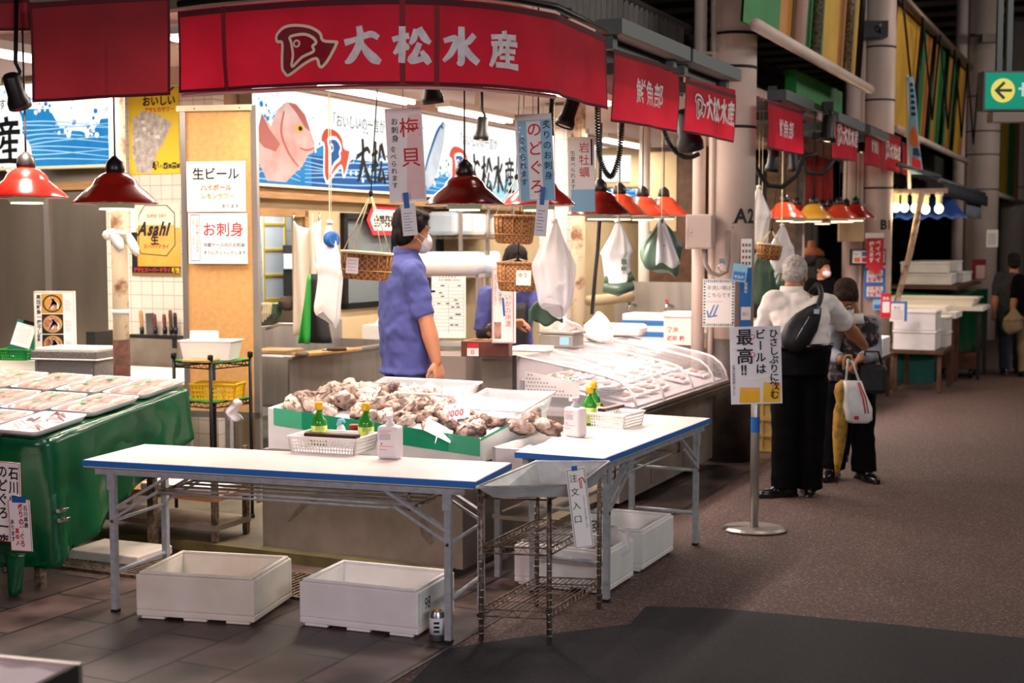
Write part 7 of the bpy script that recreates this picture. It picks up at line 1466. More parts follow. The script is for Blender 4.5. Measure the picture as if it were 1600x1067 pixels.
t, X, J = person('worker in blue smock and black apron bending his head behind the wicker baskets', (X2, Y2, .16), J2, yaw=R(14), pitch=R(48), hands={'R': ((.9, -.3, .1), (0, -.5, -.8), 1, .75), 'L': ((-.1, -.6, .4), (.6, 0, -.6), -1, .7)}, sleeve=.95)
m = mb(); m.grid(lambda a, b: V(J['chest'])+V((-.13+.26*a, -.155-.05*sin(pi*a)-.06*(1-b), -.60+.62*b)), 10, 12, 'apron_black'); m.build('apron', t, solid=.008)
m = mb()
for s_ in 'LR': m = mb(); m.tube([J['el'+s_]*.75+J['sh'+s_]*.25, J['el'+s_], J['el'+s_]*.25+J['wr'+s_]*.75], [.060, .056, .042], 'apron_black', n=14); m.ell(tuple(J['el'+s_]), (.057,)*3, 'apron_black'); m.build('arm_cover', t, remesh=.01, smoothit=2)
# ---- the white-haired man with the shoulder bag, back to the camera
Y3 = 8.86; X3 = aty(1243, 600, Y3).x; L = loc_map(X3, Y3); ct = lambda px, py, dy=0: L(px, py, dy); fw3 = V((.25, .97, 0)).normalized()
J3 = dict(fwd=fw3, head=ct(1242, 431, .24), neck=ct(1237, 452, .16), shoulder=ct(1248, 468, .11), chest=ct(1249, 494, .06), waist=ct(1257, 545, .0), hip=ct(1250, 585, -.03),
    shL=ct(1208, 470, .12), elL=ct(1190, 520, .25), wrL=ct(1215, 545, .48), shR=ct(1292, 474, .13), elR=ct(1326, 512, .30), wrR=ct(1350, 540, .45), hpL=ct(1230, 600, -.02), hpR=ct(1270, 600, -.02),
    knL=ct(1226, 690, -.02), knR=ct(1267, 690, .0), anL=ct(1226, 757, .0), anR=ct(1264, 757, .04))
t, X, J = person('white-haired man in white short-sleeved shirt and black trousers with a shoulder bag, seen from behind', (X3, Y3, 0), J3, top='shirt_white', legs='trouser_black', hair='hair_grey', hairkind='crop', skin='skin_old', yaw=pi+R(-22), pitch=R(30), face=False, sleeve=.82,
    tuck=True, shoe_d={'L': (-.97, -.25, 0), 'R': (.1, 1, 0)}, hands={'R': ((.35, .5, -.6), (-.8, .2, -.2), -1, .9)}, chest=(.20, .125), belly=(.17, .13), trouser_r=(.105, .09, .088))
m = mb(); c = J['neck']+V((0, 0, -.01)); m.loft([[c+V((.085*cos(a), .078*sin(a), -.03)) for a in [2*pi*k/20 for k in range(20)]], [c+V((.070*cos(a), .066*sin(a)+.01, .03)) for a in [2*pi*k/20 for k in range(20)]]], 'shirt_white', cap=False); m.build('collar', t, solid=.007)
m = mb(); c = J['waist']+V((0, 0, .025)); m.loft([[c+V((.184*cos(a), .144*sin(a), z)) for a in [2*pi*k/24 for k in range(24)]] for z in (-.018, .018)], 'shoe_black', cap=False); m.build('belt', t, solid=.006)
bt = thing('shoulder_bag', 'black nylon sling bag worn across the white-haired man\'s back', 'bag', (X3, Y3, 0), 0)
a0, a1 = ct(1229, 545, -.145), ct(1279, 478, -.085); dv = (a1-a0); pr = V((0, -1, 0)); sd = dv.cross(pr).normalized()
m = mb(); ks = [(0, .045, .03), (.12, .085, .05), (.35, .105, .06), (.62, .092, .055), (.85, .058, .04), (1.0, .028, .02)]; n = 18
m.loft([[a0+dv*k+sd*(w_*cos(2*pi*i/n))+pr*(d_*sin(2*pi*i/n)) for i in range(n)] for k, w_, d_ in ks], 'bag_nylon'); m.build('bag_body', bt)
m = mb(); m.tube([a0+dv*.22+sd*.0+pr*.062, a0+dv*.72+sd*(-.02)+pr*.056], .0035, 'zip_metal', n=6); m.build('zip', bt, label='pale metal zip'); m = mb(); m.box(a0+dv*.88+pr*.045, (.035, .02, .03), 'zip_metal'); m.build('buckle', bt)
m = mb(); sp = [a1-dv*.08, ct(1283, 462, -.03), ct(1279, 446, .08), ct(1270, 452, .24), ct(1240, 500, .24), ct(1206, 535, .10), a0+dv*.05]
sp = [V(p) for p in smooth_path([tuple(p) for p in sp], 6)]; m.tube(sp, .018, 'bag_nylon', n=8); m.build('strap', bt)
# ---- the woman facing him
Y4 = 9.5; X4 = aty(1330, 600, Y4).x; L = loc_map(X4, Y4); ct = lambda px, py, dy=0: L(px, py, dy); fw4 = V((-.45, -.9, 0)).normalized()
J4 = dict(fwd=fw4, head=ct(1322, 466, -.16), neck=ct(1331, 490, -.07), shoulder=ct(1333, 500, -.02), chest=ct(1333, 525, .0), waist=ct(1330, 570, .04), hip=ct(1328, 600, .06),
    shR=ct(1304, 508, -.05), elR=ct(1298, 556, -.06), wrR=ct(1316, 562, -.26), shL=ct(1360, 508, .0), elL=ct(1366, 552, -.05), wrL=ct(1345, 560, -.28), hpR=ct(1310, 615, .05), hpL=ct(1347, 615, .05), knR=ct(1306, 675, .02), knL=ct(1348, 680, .02), anR=ct(1302, 728, .03), anL=ct(1350, 732, .0))
t, X, J = person('woman in a dark patterned vest and black trousers looking down into her bags', (X4, Y4, 0), J4, top='vest_pattern', legs='trouser_black', hair='hair_brown', skin='skin_old', yaw=R(-22), pitch=R(42), hem=(ct(1330, 594, .05), .175, .14), sleeve_mat='sleeve_grey', chest=(.165, .115), belly=(.16, .13), hs=.95,
    hands={'R': ((.7, -.5, -.3), (0, -.2, -1), 1, .9), 'L': ((-.75, -.5, -.3), (0, -.2, -1), -1, .9)}, shoe_d={'L': (.25, -.95, 0), 'R': (-.5, -.85, 0)}, trouser_r=(.10, .085, .088))
m = mb(); c = J['neck']+V((0, -.02, -.02)); m.loft([[c+V((.088*cos(a), .084*sin(a), -.045)) for a in [2*pi*k/20 for k in range(20)]], [c+V((.066*cos(a), .062*sin(a)-.01, .025)) for a in [2*pi*k/20 for k in range(20)]]], 'shirt_white', cap=False); m.build('collar', t, solid=.007, label='white collar')
m = mb(); m.x = X; m.ell((0, -.066, -.068), (.060, .050, .055), 'mask_white', n=18, m=10); m.x = None; m.build('face_mask', t)
def umbrella(p_top, p_tip, mat, label, handle, R0=.045):
    d = p_tip-p_top; t = thing('folded_umbrella', label, 'umbrella', (X4, Y4, 0), 0, 'folded umbrellas in the woman\'s hand'); n = 16; rings = []
    u = d.normalized(); a = u.cross(V((0, 1, 0))).normalized(); b = u.cross(a)
    for k, r_ in ((.16, .010), (.20, .040), (.26, .046), (.34, .030), (.42, .042), (.60, .040), (.80, .024), (.93, .010)):
        rings.append([p_top+d*k+(a*cos(2*pi*i/n)+b*sin(2*pi*i/n))*(r_*R0/.045*(1+.22*(i % 2))) for i in range(n)])
    m = mb(); m.loft(rings, mat); m.build('canopy', t); m = mb(); m.tube([p_top+d*.90, p_tip], [.006, .004], 'black_metal'); m.tube([p_top+d*.02, p_top+d*.2], .006, 'black_metal'); m.build('shaft', t)
    m = mb(); m.tube([p_top+d*.08, p_top, p_top+V((.012, -.01, .03)), p_top+V((.04, -.015, .03)), p_top+V((.05, -.015, .0))], .010, handle); m.build('handle', t)
umbrella(ct(1319, 562, -.36), ct(1307, 757, -.38), 'umbrella_yellow', 'folded yellow patterned umbrella hanging from the woman\'s hand', 'bamboo'); umbrella(ct(1330, 570, -.30), ct(1324, 722, -.28), 'trouser_black', 'thin folded black umbrella hanging behind the white shopping bag', 'black_plastic', .03)
bt = thing('shopping_bag', 'white plastic shopping bag with red stripes hanging from the woman\'s hand', 'bag', (X4, Y4, 0), 0)
m = mb(); c0 = ct(1341, 660, -.40); hh = ct(1335, 595, -.40).z-c0.z; n = 28
rg = lambda k, w_, d_, ox: [c0+V((ox+w_*(abs(cos(2*pi*i/n))**.6)*(1 if cos(2*pi*i/n) > 0 else -1)*(1+.06*sin(i*2.3+k*5)), d_*(abs(sin(2*pi*i/n))**.6)*(1 if sin(2*pi*i/n) > 0 else -1)*(1+.10*sin(i*1.7+k*4)), hh*k)) for i in range(n)]
m.loft([rg(0, .070, .05, .0), rg(.08, .092, .065, .0), rg(.35, .095, .06, -.01), rg(.7, .075, .045, -.03), rg(1.0, .06, .03, -.045)], 'white_bag'); m.build('bag_body', bt)
m = mb(); m.tube([c0+V((.03, -.075, hh*.25)), c0+V((.015, -.062, hh*.6)), c0+V((-.02, -.042, hh*.98))], .004, 'red_ink', n=6); m.tube([c0+V((.05, -.072, hh*.25)), c0+V((.033, -.06, hh*.6)), c0+V((-.01, -.042, hh*.98))], .004, 'red_ink', n=6); m.box(c0+V((-.03, -.068, hh*.14)), (.03, .004, .025), 'red_ink'); m.build('red_stripes', bt, label='red stripes')
m = mb(); k = ct(1328, 565, -.38); m.tube([c0+V((-.09, 0, hh)), k+V((-.012, -.0, .02)), k], .008, 'white_bag'); m.tube([c0+V((.0, 0, hh)), k+V((.01, 0, .01)), k], .008, 'white_bag'); m.build('handles', bt)
bt = thing('handbag', 'black handbag held open at the woman\'s waist', 'handbag', (X4, Y4, 0), 0); c0 = ct(1362, 592, -.28); m = mb(); m.box(c0, (.20, .12, .20), 'bag_nylon', rz=-.3); m.build('bag_body', bt, bevel=.03); m = mb(); m.tube([c0+V((-.07, 0, .09)), c0+V((-.05, -.01, .19)), c0+V((.04, -.01, .19)), c0+V((.07, 0, .09))], .008, 'bag_nylon'); m.build('strap', bt)
# ---- people further down the market
def passer(label, px, pfeet, ptop, Y, top, legs, yaw_f, hair='hair_black', group=None, g=0., **k):
    Xp = aty(px, 500, Y).x; Hh = aty(px, ptop, Y).z-g; s_ = Hh/1.70; f = V(yaw_f).normalized(); r = V((f.y, -f.x, 0)); z = lambda a: V((0, 0, a*s_))
    J = dict(fwd=f, head=z(1.57)+f*.02, neck=z(1.43), shoulder=z(1.36), chest=z(1.25), waist=z(1.03), hip=z(.92), shR=z(1.37)+r*.18*s_, shL=z(1.37)-r*.18*s_, elR=z(1.09)+r*.23*s_, elL=z(1.09)-r*.23*s_, wrR=z(.86)+r*.24*s_+f*.06, wrL=z(.86)-r*.24*s_+f*.06, hpR=z(.86)+r*.09, hpL=z(.86)-r*.09, knR=z(.48)+r*.09+f*.05, knL=z(.48)-r*.09-f*.03, anR=z(.085)+r*.09+f*.08, anL=z(.085)-r*.09-f*.12)
    for q in J.values(): pass
    return person(label, (Xp, Y, g), J, top=top, legs=legs, hair=hair, yaw=math.atan2(f.x, -f.y), hem=(z(.86), .18, .14), vox=.010, hs=s_, group=group, **k)
passer('dark-haired person in a dark grey shirt walking away, next to the right edge', 1582, 583, 396, 17.35, 'grey_cloth', 'denim', (.3, 1, 0), face=False)
t, X, J = passer('person in a dark brown top and khaki trousers cut off by the right picture edge', 1611, 590, 400, 17.0, 'trouser_black', 'khaki_cloth', (.2, 1, 0), face=False)
p = aty(1583, 503, 16.9); m = mb(); bag(m, .24, .30, .14, 'khaki_cloth', seed=31); m.build('tote_bag', loc=(p.x, p.y, p.z-.12), label='beige shoulder tote carried by the person at the right picture edge', cat='bag')
t, X, J = passer('dark-haired person in black, half hidden behind the white-haired man', 1283, 590, 404, 15.4, 'trouser_black', 'trouser_black', (.5, -.9, 0), g=.05)
m = mb(); m.x = X; m.ell((0, -.066, -.068), (.062, .052, .055), 'mask_white', n=16, m=9); m.x = None; m.build('face_mask', t)
# ================================================================ FURTHER DOWN THE MARKET
# yellow crates behind the white-haired man
for k, z in enumerate((.06, .33)):
    t = thing('plastic_crate', 'yellow plastic crate on the ground behind the white-haired man, %s one of two' % ('lower', 'upper')[k], 'crate', S(-.05, 5.98, z-.055), RZ, 'yellow crates'); m = mb()
    m.bx((-.30, -.22, 0), (.30, -.20, .27), 'crate_yellow'); m.bx((-.30, .20, 0), (.30, .22, .27), 'crate_yellow'); m.bx((-.30, -.2, 0), (-.28, .2, .27), 'crate_yellow'); m.bx((.28, -.2, 0), (.30, .2, .27), 'crate_yellow'); m.bx((-.28, -.2, 0), (.28, .2, .02), 'crate_yellow')
    for zz in (.0, .12, .25): m.bx((-.31, -.23, zz), (.31, -.22, zz+.02), 'crate_yellow')
    for x in (-.30, -.1, .1, .29): m.bx((x, -.228, 0), (x+.015, -.22, .27), 'crate_yellow')
    m.build('crate_body', t)
def stand(name, label, u0, u1, v0, v1, h, topmat, legmat, group=None, thick=.04):
    c = S((u0+u1)/2, (v0+v1)/2, 0); t = thing(name, label, 'table', c, RZ, group); W, D = u1-u0, v1-v0; m = mb(); m.box((0, 0, h-thick/2), (W, D, thick), topmat); m.build('table_top', t)
    for x, y in ((-1, -1), (1, -1), (1, 1), (-1, 1)): m = mb(); m.bar((x*(W/2-.05), y*(D/2-.08), 0), (x*(W/2-.05), y*(D/2-.08), h-thick), .045, .045, legmat); m.build('leg', t)
    return t
def bxs(px, py, z): return uv(atz(px, py, z))
# low counter with pink-lit packs and the foam boxes in front of it
u, v = bxs(1372, 560, .50); stand('fish_stand', 'low dark stand carrying white foam boxes behind the woman', -.6, .14, 8.55, 10.38, .48, 'wood_dark', 'wood_dark')
def fbox(u, v, z, w_, d_, h_, label, open_=True, group='white foam boxes along the aisle beyond pillar A2', lid=False, rz=0.):
    m = mb()
    if open_: foam_box(m, w_, d_, h_)
    else: m.box((0, 0, h_/2-.015), (w_, d_, h_-.03), 'foam'); m.box((0, 0, h_-.015), (w_+.02, d_+.02, .03), 'foam')
    return m.build('foam_box', loc=S(u, v, z), rot=(0, 0, RZ+rz), label=label, cat='foam box', group=group, bevel=.008)
for k, v in enumerate((8.82, 9.32, 9.82)):
    fbox(-.06, v, .482, .42, .46, .20, 'open white foam box in the front row of the low stand, %s' % ('nearest the woman', 'second from the woman', 'third from the woman')[k])
    q = mb(); q.grid(lambda a, b: ((a-.5)*.34, (b-.5)*.38, .012*sin(a*17)*sin(b*13)), 10, 10, 'fish_pale'); q.build('fish_pile', loc=S(-.06, v, .482+.17), rot=(0, 0, RZ), label='pinkish seafood filling the open foam box, %s' % ('nearest the woman', 'second from the woman', 'third from the woman')[k], cat='seafood', kind='stuff')
for k, (u, v, z) in enumerate(((.30, 10.95, .482), (.30, 10.95, .705), (.36, 11.45, .482), (.36, 11.45, .66))):
    fbox(u, v, z, .46, .44, .22 if k < 2 else .175, ('lower', 'upper')[k % 2]+(' white foam box of the stack in the middle of the aisle stalls' if k < 2 else ' smaller white foam box of the far stack, beside the white tables'), open_=False)
m = mb(); m.box((0, 0, .3), (.5, .5, .46), 'cardboard'); m.build('cardboard_box', loc=S(-.25, 6.85, -.07), rot=(0, 0, RZ), label='brown box under the low stand beside the woman', cat='box') if False else None
stand('low_stand', 'low dark stand carrying the stacked foam boxes in front of pillar B1', .04, .62, 10.72, 11.72, .48, 'wood_dark', 'wood_dark')
# back row counter with packs lit pink
t = stand('back_stand', 'raised counter behind the foam boxes, in front of pillar B1', -1.8, -1.12, 8.0, 10.4, .78, 'laminate', 'grey_tube')
for k in range(6):
    m = mb(); m.box((0, 0, .015), (.26, .3, .03), 'tray_foam'); m.box((0, 0, .035), (.2, .24, .02), 'fish_pale'); m.build('seafood_pack', loc=S(-1.42, 8.2+k*.38, .782), rot=(0, 0, RZ), label='pink seafood pack in the row on the raised counter before pillar B1', cat='seafood pack', group='packs on the raised counter')
stand('work_table', 'pale plastic table with wooden legs beyond the foam boxes', -.45, .62, 11.8, 12.4, .86, 'foam', 'wood_red', thick=.07); stand('work_table', 'long pale table with shallow tubs, farther than the wooden-legged one', -.4, .85, 12.5, 13.4, .90, 'foam', 'dark_shutter', thick=.05)
for k in range(2):
    m = mb(); tub(m, 1.05, .36, .10, 'tub_white', .92); m.build('shallow_tub', loc=S(.22, 12.72+.42*k, .902), rot=(0, 0, RZ), label='shallow pale green-edged tub on the far table, '+('nearer one' if k == 0 else 'farther one'), cat='tub', group='shallow tubs on the far table')
m = mb(); m.box((0, 0, .035), (.85, .5, .07), 'tray_foam'); m.build('foam_slab', loc=S(.08, 12.1, .862), rot=(0, 0, RZ), label='white foam slab on the wooden-legged table', cat='slab', bevel=.02)
m = mb(); m.grid(lambda a, b: (.50*(a-.5), .36*(b-.5), .30*(1-b)*0+.0), 2, 2, 'teal_crate'); 
for k, (u, v) in enumerate(((.1, 11.98), (.12, 12.28))):
    m = mb(); foam_box(m, .5, .26, .26, 'teal_crate'); m.build('teal_crate', loc=S(u, v, .001), rot=(0, 0, RZ), label=('nearer' if k == 0 else 'farther')+' dark teal crate under the wooden-legged table', cat='crate', group='teal crates')
t = thing('hand_cart', 'low wooden hand cart under the far table', 'cart', S(.5, 12.95, 0), RZ); m = mb(); m.box((0, 0, .2), (.5, .6, .16), 'wood_red'); m.build('cart_body', t)
for x in (-.2, .2):
    for y in (-.22, .22): m = mb(); m.tube([(x-.02, y, .06), (x+.02, y, .06)], .06, 'black_plastic', n=16); m.build('wheel', t)
# green sheeted stall with stacked foam lids
m = mb(); m.grid(lambda a, b: (-1.2+a*1.65, 13.6+b*3.6, .98+.1*(1-a)), 8, 8, 'green_sheet', thick=.004); m.grid(lambda a, b: (.45+.04*sin(a*25)*(1-b), 13.6+a*3.6, .10+.88*b), 50, 4, 'green_sheet', thick=.004); m.grid(lambda a, b: (-1.2+a*1.65, 13.6-.03*sin(a*20)*(1-b), .10+.88*b+.1*(1-a)), 30, 4, 'green_sheet', thick=.004); shop(m, 'green_sheet', label='dark green sheet over the shut stall in the distance', cat='plastic sheet')
for k, (u, v, z, rz) in enumerate(((-.05, 14.5, 1.12, .06), (.0, 15.7, 1.12, 0), (-.1, 14.4, 1.28, .1), (-.08, 15.4, 1.28, .03))):
    fbox(u, v, z, .62, 1.0 if k < 2 else .8, .15, 'closed foam box on the far green-sheeted stall, %s' % ('lower nearer', 'lower farther', 'upper nearer', 'upper farther')[k], open_=False, group='foam boxes on the green-sheeted stall', rz=rz)
m = mb(); m.box((0, 0, .05), (1.0, 2.9, .04), 'wood_dark'); m.build('wooden_board', loc=S(-.1, 15.2, 1.04), rot=(0, 0, RZ), label='brown board under the foam boxes of the green-sheeted stall', cat='board')
# leaning bamboo pole, bulbs on their beam, blue awning
m = mb(); m.tube([aty(1390, 545, 15.6)+V((0, 0, -.45)), aty(1401, 472, 15.6), aty(1422, 395, 15.6), aty(1441, 300, 15.6)], .035, 'pole_paint', n=12); m.build('leaning_pole', label='pale wooden pole leaning below the row of bare bulbs', cat='pole')
m = mb(); m.bar(aty(1386, 300, 15.8), aty(1480, 298, 15.8), .04, .06, 'wall_pink'); m.build('lamp_beam', label='pale beam carrying the bare bulbs', cat='beam')
for k, (x, y) in enumerate(((1400, 324), (1413, 324), (1430, 325), (1446, 327), (1467, 326))):
    p = aty(x, y, 15.8); t = thing('bare_bulb', '%s of five bare bulbs counted from pillar B1' % ('first', 'second', 'third', 'fourth', 'fifth')[k], 'bulb', p, 0, 'bare bulbs on the beam'); m = mb(); m.ell((0, 0, 0), (.05, .05, .055), 'bulb_warm', n=16, m=10); m.build('glass_bulb', t, label='glowing bulb'); m = mb(); m.lathe([(.03, .05), (.035, .06), (.035, .14), (.05, .15), (.05, .19), (.02, .2)], 'cream_edge', n=14); m.tube([(0, 0, .2), (0, 0, .24)], .01, 'cable'); m.build('socket', t)
    l = bpy.data.lights.new('bulb_light', 'POINT'); l.energy = 5; l.color = (1, .75, .45); l.shadow_soft_size = .05; o = bpy.data.objects.new('bulb_light', l); COL.objects.link(o); o.parent = t; o.location = (0, -.03, -.12)
a0, a1, a2, a3 = aty(1400, 302, 17.5), aty(1482, 303, 17.8), aty(1512, 340, 16.6), aty(1398, 342, 16.4)
m = mb(); m.grid(lambda a, b: (a0*(1-a)+a1*a)*(1-b)+(a3*(1-a)+a2*a)*b+V((0, 0, .02*sin(a*30)*b)), 24, 6, 'tarp_blue', thick=.006); m.build('blue_awning', label='bright blue tarpaulin awning behind the bare bulbs', cat='awning')
m = mb(); m.grid(lambda a, b: S(-.4+.75*b, 12.5+a*5.3, 2.72-.30*b+.01*sin(a*50)), 40, 4, 'awning_grey', thick=.008); m.grid(lambda a, b: S(.35, 12.5+a*5.3, 2.42-.16*b), 60, 1, 'awning_grey', thick=.006); m.build('grey_awning', label='long dark grey awning sloping over the shut stalls at right', cat='awning')
m = mb(); m.tube([S(.3, 12.5, 2.46), S(.3, 17.8, 2.46)], .03, 'steel_channel'); m.tube([S(.1, 10.6, 2.55), S(.3, 12.5, 2.50)], .025, 'steel_channel'); m.build('awning_pipe', label='grey pipe along the edge of the long grey awning', cat='pipe')
m = mb(); m.grid(lambda a, b: S(.28, 15.6+a*2.0, 2.05+.38*b+.015*sin(a*9)), 12, 3, 'sleeve_grey', thick=.006); m.build('awning_curtain', label='pale bluish curtain hanging from the far end of the grey awning', cat='curtain')
# vertical pictorial flag
p = aty(1432, 200, 16.1); t = thing('vertical_flag', 'tall narrow pictorial flag leaning on its pole beyond pillar B1', 'flag', (p.x, p.y, 0), 0); m = mb(); q0, q1 = aty(1422, 272, 16.1), aty(1443, 272, 16.1); r0, r1 = aty(1418, 120, 16.1), aty(1426, 120, 16.1); o = V((p.x, p.y, 0))
def fl(a, b): lo = q0+(q1-q0)*a; hi = r0+(r1-r0)*a; return lo*(1-b)+hi*b-o+V((0, .03*sin(b*6), 0))
m.grid(fl, 4, 16, 'sign_paper_blue', thick=.004); f = lambda x, y: fl(x, y)+V((0, -.012, 0))
for k in range(6): m.shape(f, [(.2, .90-.06*k), (.8, .90-.06*k), (.75, .935-.06*k), (.25, .935-.06*k)], 'ink')
m.shape(f, [(.1, .30), (.9, .28), (.8, .45), (.4, .50), (.1, .42)], 'orange_ink'); m.shape(f, [(.15, .08), (.9, .05), (.9, .14), (.2, .18)], 'red_ink'); m.shape(f, [(.3, .2), (.95, .18), (.85, .27), (.35, .27)], 'poster_navy'); m.build('flag_cloth', t)
m = mb(); m.tube([aty(1421, 300, 16.15)-o, aty(1417, 118, 16.15)-o], .02, 'wall_white'); m.build('flag_pole', t)
# things on pillar B1: meter box, payment board, red pennant, blue notices, red sheet
PY = PB.y-.2
p = aty(1331, 340, PY-.16); t = thing('meter_box', 'pale metal meter box on the left side of pillar B1', 'electric box', p, R(-10)); m = mb(); m.bx((-.14, 0, -.27), (.14, .2, .15), 'wall_cream'); m.build('box_body', t, bevel=.006); m = mb(); m.bx((-.07, -.012, -.25), (-.13, 0, .13), 'wall_cream'); m.lathe([(.015, 0), (.015, .008)], 'ink', c=(-.05, -.001, -.02), n=10, ax=(0, -1, 0)); m.build('door', t)
def d_pay(m, fr, w, h):
    m.rect(fr, w*.07, h*.12, w*.97, h*.9, 'sign_white'); f = lift(fr, .001)
    for i, (x, c) in enumerate(((.11, 'blue_ink'), (.33, 'stripe_box_blue'), (.55, 'red_ink'), (.76, 'leaf_green'))):
        m.rect(f, w*x, h*.55, w*(x+.17), h*.82, c if i else 'white_paper'); m.rect(f, w*x, h*.18, w*(x+.17), h*.46, ('orange_ink', 'red_ink', 'blue_ink', 'orange_ink')[i])
    m.text(lift(fr, .0015), 'VISA', w*.115, h*.62, h*.14, 'blue_ink', bold=.03, squeeze=.8)
plate('payment_board', 'black-framed board of payment card marks on pillar B1', 'sign board', (1328, 389, 1384, 414), ('Y', PY-.14), d_pay, mat='photo_black', thick=.02)
p = aty(1367, 372, PY-.20); t = thing('red_pennant', 'red pennant with white lettering and arrow-shaped tip hanging on pillar B1', 'pennant', p); s_ = (PY-.2)/F; m = mb(); f = XZ(.0, 0); m.poly([f(-13.5*s_, 0), f(-12.5*s_, -46*s_), f(4*s_, -56*s_), f(14*s_, -46*s_), f(14*s_, 0)], 'red_ink'); m.rect(f, -15*s_, -1*s_, 14*s_, 8*s_, 'white_paper'); g = lift(f, .003)
m.text(g, 'ペイペイ', -9*s_, -3*s_, 8.5*s_, 'white_paper', vertical=True, bold=.03) if False else m.text(g, 'PAY', -8*s_, -18*s_, 8*s_, 'white_paper', bold=.04) if False else m.text(g, 'ペイペイ', 1*s_, -3*s_, 8.5*s_, 'white_paper', vertical=True, bold=.03); m.text(g, '使えます', -9*s_, -5*s_, 8*s_, 'white_paper', vertical=True, bold=.03); m.build('pennant_cloth', t, solid=.006)
def d_bl(m, fr, w, h):
    m.rect(fr, w*.12, h*.12, w*.88, h*.88, 'white_paper'); f = lift(fr, .001); m.text(f, '消毒済', w*.15, h*.6, w*.22, 'orange_ink', bold=.02); m.text(f, 'マスク着用', w*.14, h*.38, w*.15, 'blue_ink', bold=.02); m.text(f, '営業中', w*.15, h*.16, w*.22, 'red_ink', bold=.02)
plate('blue_notice', 'blue-bordered notice on pillar B1 below the red pennant, upper one', 'notice', (1350, 419, 1383, 444), ('Y', PY-.03), d_bl, mat='stripe_box_blue'); plate('blue_notice', 'blue-bordered notice on pillar B1 below the red pennant, lower one', 'notice', (1350, 445, 1383, 466), ('Y', PY-.03), d_bl, mat='stripe_box_blue')
plate('hanging_ticket', 'small pale blue ticket hanging under the notices on pillar B1', 'ticket', (1364, 468, 1379, 484), ('Y', PY-.06), lambda m, fr, w, h: m.rect(fr, w*.1, h*.1, w*.9, h*.5, 'stripe_box_blue'), mat='sign_paper_blue')
p = aty(1384, 494, 13.9); plate('payment_sign', 'red-bordered payment sign standing before the white framed list', 'sign', (1376, 458, 1392, 497), ('Y', 14.1), lambda m, fr, w, h: (m.rect(fr, w*.15, h*.22, w*.85, h*.66, 'white_paper'), m.text(lift(fr, .001), 'PayPay' if False else '支払', w*.15, h*.74, w*.34, 'white_paper', bold=.02)), mat='red_ink', thick=.01)
plate('framed_list', 'white list in a blue-edged frame standing beyond the red payment sign', 'sign board', (1390, 471, 1417, 502), ('Y', 14.8), lambda m, fr, w, h: (m.rect(fr, 0, 0, w*.84, h*.9, 'white_paper'), m.text(lift(fr, .001), '本日', w*.2, h*.62, w*.2, 'ink', bold=0), [m.rect(lift(fr, .001), w*.1, h*(.12+.1*k), w*.75, h*(.14+.1*k), 'grey_ink') for k in range(5)]), mat='stripe_box_blue', thick=.02)
# red cloth and dark shapes deep inside the stall beyond A2
m = mb(); q0, q1, r1, r0 = aty(1250, 315, 17), aty(1301, 315, 17), aty(1301, 245, 17), aty(1250, 245, 17); m.grid(lambda a, b: (q0*(1-a)+q1*a)*(1-b)+(r0*(1-a)+r1*a)*b+V((0, .03*sin(a*18), 0)), 20, 4, 'maroon_cloth', thick=.006); m.build('red_cloth', label='dark red cloth hanging behind the pendant lamps beyond pillar A2', cat='cloth')
p = aty(1268, 400, 15.6); t = thing('speaker_helmet', 'black rounded object with an orange-red top hanging deep in the stall', 'object', p) if False else thing('hanging_bowl', 'orange-red domed bowl over a black base, deep in the stall behind the white-haired man', 'bowl', p)
m = mb(); m.lathe([(.10, -.12), (.14, -.08), (.15, 0), (.145, .01)], 'black_plastic', n=24); m.build('bowl_base', t); m = mb(); m.lathe([(.15, .01), (.14, .05), (.09, .09), (.05, .10), (.045, .17), (.02, .18)], 'terracotta', n=24); m.build('bowl_top', t); m = mb(); m.tube([(0, 0, .18), (0, 0, 1.1)], .006, 'cable', n=5); m.build('cord', t)
m = mb(); m.box((0, 0, 0), (.16, .12, 1.1), 'wood_dark'); p = aty(1250, 395, 14.2); m.build('dark_post', loc=(p.x, p.y, .61), rot=(0, 0, RZ), label='brown wooden post beside the shutter beyond pillar A2', cat='post')
m = mb(); m.bx((-.5, 0, 0), (.6, .4, .9), 'dark_shutter'); p = aty(1268, 460, 16.5); m.build('dark_counter', loc=(p.x, p.y, .055), rot=(0, 0, RZ), label='dark counter deep in the stall behind the woman', cat='counter')
p = aty(1258, 398, 14.0); m = mb(); m.ell((0, 0, 0), (.05, .05, .1), 'terracotta'); 
# loudspeaker on pillar B1, lamp plate on A2, loudspeaker pole camera
p = aty(1366, 47, PB.y-.3); t = thing('loudspeaker', 'dark horn speaker clamped across pillar B1 high above the banners', 'speaker', p); m = mb(); m.box((-.03, 0, 0), (.32, .2, .18), 'black_metal'); m.lathe([(.06, 0), (.09, .12), (.10, .2)], 'black_metal', c=(-.14, 0, 0), ax=(1, -.1, 0), n=20); m.build('horn', t); m = mb(); m.tube([(-.32, .0, -1.0), (-.32, .0, .25)], .022, 'black_metal'); m.box((-.3, .0, 0), (.2, .12, .25), 'black_metal'); m.build('bracket', t)
p = aty(1102, 84, PA.y-.08); m = mb(); m.box((0, 0, 0), (.17, .10, .02), 'rope'); m.build('rope_end', loc=p, label='short pale rope-like plate sticking from pillar A2 above the banners', cat='plate') if False else m.build('lamp_plate', loc=p, label='small pale plate fixed to pillar A2 above the banners', cat='plate')
p = aty(1545, 60, 23); t = thing('security_camera', 'small camera high on the distant pillar at right', 'camera', p); m = mb(); m.box((0, 0, 0), (.28, .2, .14), 'conduit'); m.build('camera_body', t); m = mb(); m.tube([(-.05, .1, .05), (-.2, .3, .1)], .03, 'conduit'); m.build('arm', t)
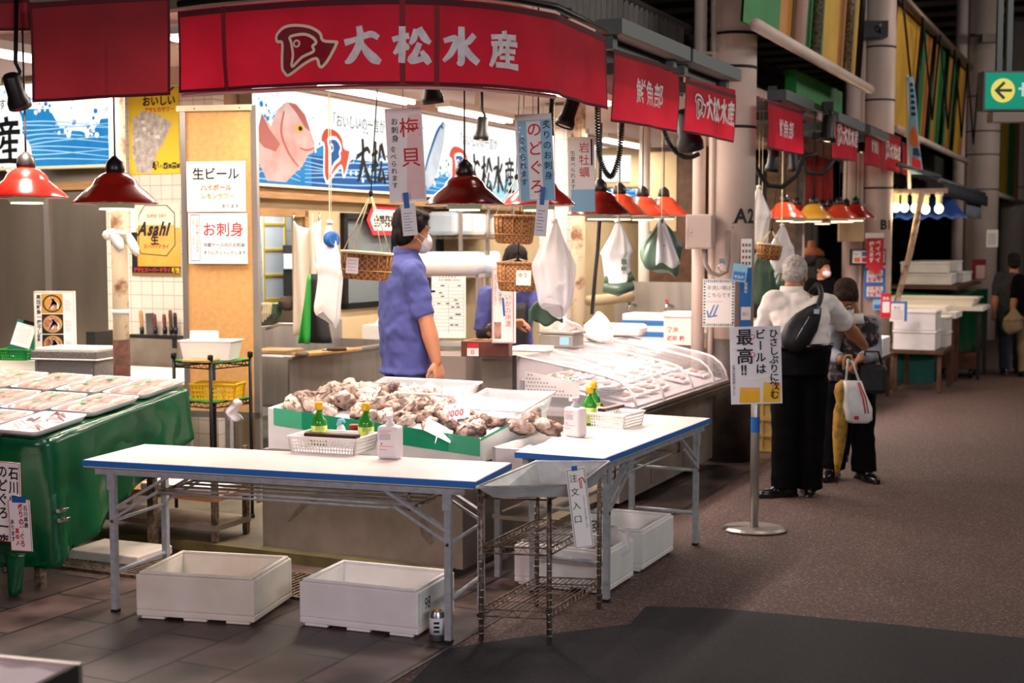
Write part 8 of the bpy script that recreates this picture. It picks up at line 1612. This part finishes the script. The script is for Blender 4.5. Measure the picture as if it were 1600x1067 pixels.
# green hanging direction sign
t = thing('direction_sign', 'lit green hanging sign with a yellow disc and black arrow at the right edge', 'sign', aty(1570, 173, 12.5)); s_ = 12.5/F; m = mb(); m.bx((-34*s_, .0, 0), (110*s_, .16, 61*s_), 'steel_channel'); m.build('sign_case', t, bevel=.004)
m = mb(); f = XZ(.003, 0); m.rect(f, -31*s_, 3*s_, 107*s_, 58*s_, 'sign_green'); g = lift(f, .002); m.disc(g, (-4*s_, 31*s_), 18.5*s_, 'sign_yellow', 36); h = lift(f, .004)
m.poly([h(x*s_, y*s_) for x, y in ((-17.5, 31), (-3.5, 45), (0, 42), (-9, 33.2), (10, 33.2), (10, 28.8), (-9, 28.8), (0, 20), (-3.5, 17))], 'sign_arrow'); m.rect(g, 20*s_, 32*s_, 34*s_, 35.5*s_, 'sign_pale'); m.rect(g, 25*s_, 22*s_, 29*s_, 43*s_, 'sign_pale'); m.build('sign_face', t, label='glowing green face')
m = mb()
for x in (-7, 8): m.bx((x*s_-.02, .06, 61*s_), (x*s_+.03, .11, 61*s_+3.0), 'steel_channel')
m.build('hangers', t); m = mb(); m.bx((-18*s_, .0, -.10), (60*s_, .16, -.01), 'conduit'); m.build('underside_tray', t)
# notices on the dark stalls, distant
plate('wall_notice', 'white printed notice on the dark post by the far awning', 'notice', (1541, 359, 1559, 386), ('Y', 19.5), lambda m, fr, w, h: [m.rect(fr, w*.12, h*(.15+.1*k), w*.85, h*(.18+.1*k), 'grey_ink') for k in range(7)])
plate('wall_notice', 'dark red and pale notice on the far dark pillar, lower one', 'notice', (1518, 405, 1540, 437), ('Y', 20.2), lambda m, fr, w, h: m.rect(fr, w*.3, h*.05, w*.95, h*.7, 'wall_pink'), mat='maroon_cloth')
# framed tray at the near left corner
t = thing('display_tray', 'corner of a frosted display tray with dark edge at the bottom left', 'tray', aty(40, 1030, 3.25), R(-16)); p = t.location
m = mb(); m.bx((-.5, 0, -.10), (.15, .015, .0), 'alu'); m.bx((.135, -.9, -.10), (.15, 0, 0), 'dark_shutter'); m.bx((-.5, -.9, -.10), (.15, 0, -.08), 'dark_shutter'); m.build('tray_frame', t); m = mb(); m.grid(lambda a, b: (-.5+.635*a, -.9+.9*b, -.012+.004*sin(a*31)*sin(b*27)), 20, 20, 'case_inside'); m.build('tray_contents', t)
m = mb(); m.bx((-.6, -.9, -p.z), (.05, -.1, -.10), 'stainless_dark'); m.build('tray_stand', t)
bpy.data.scenes.remove(_TS)
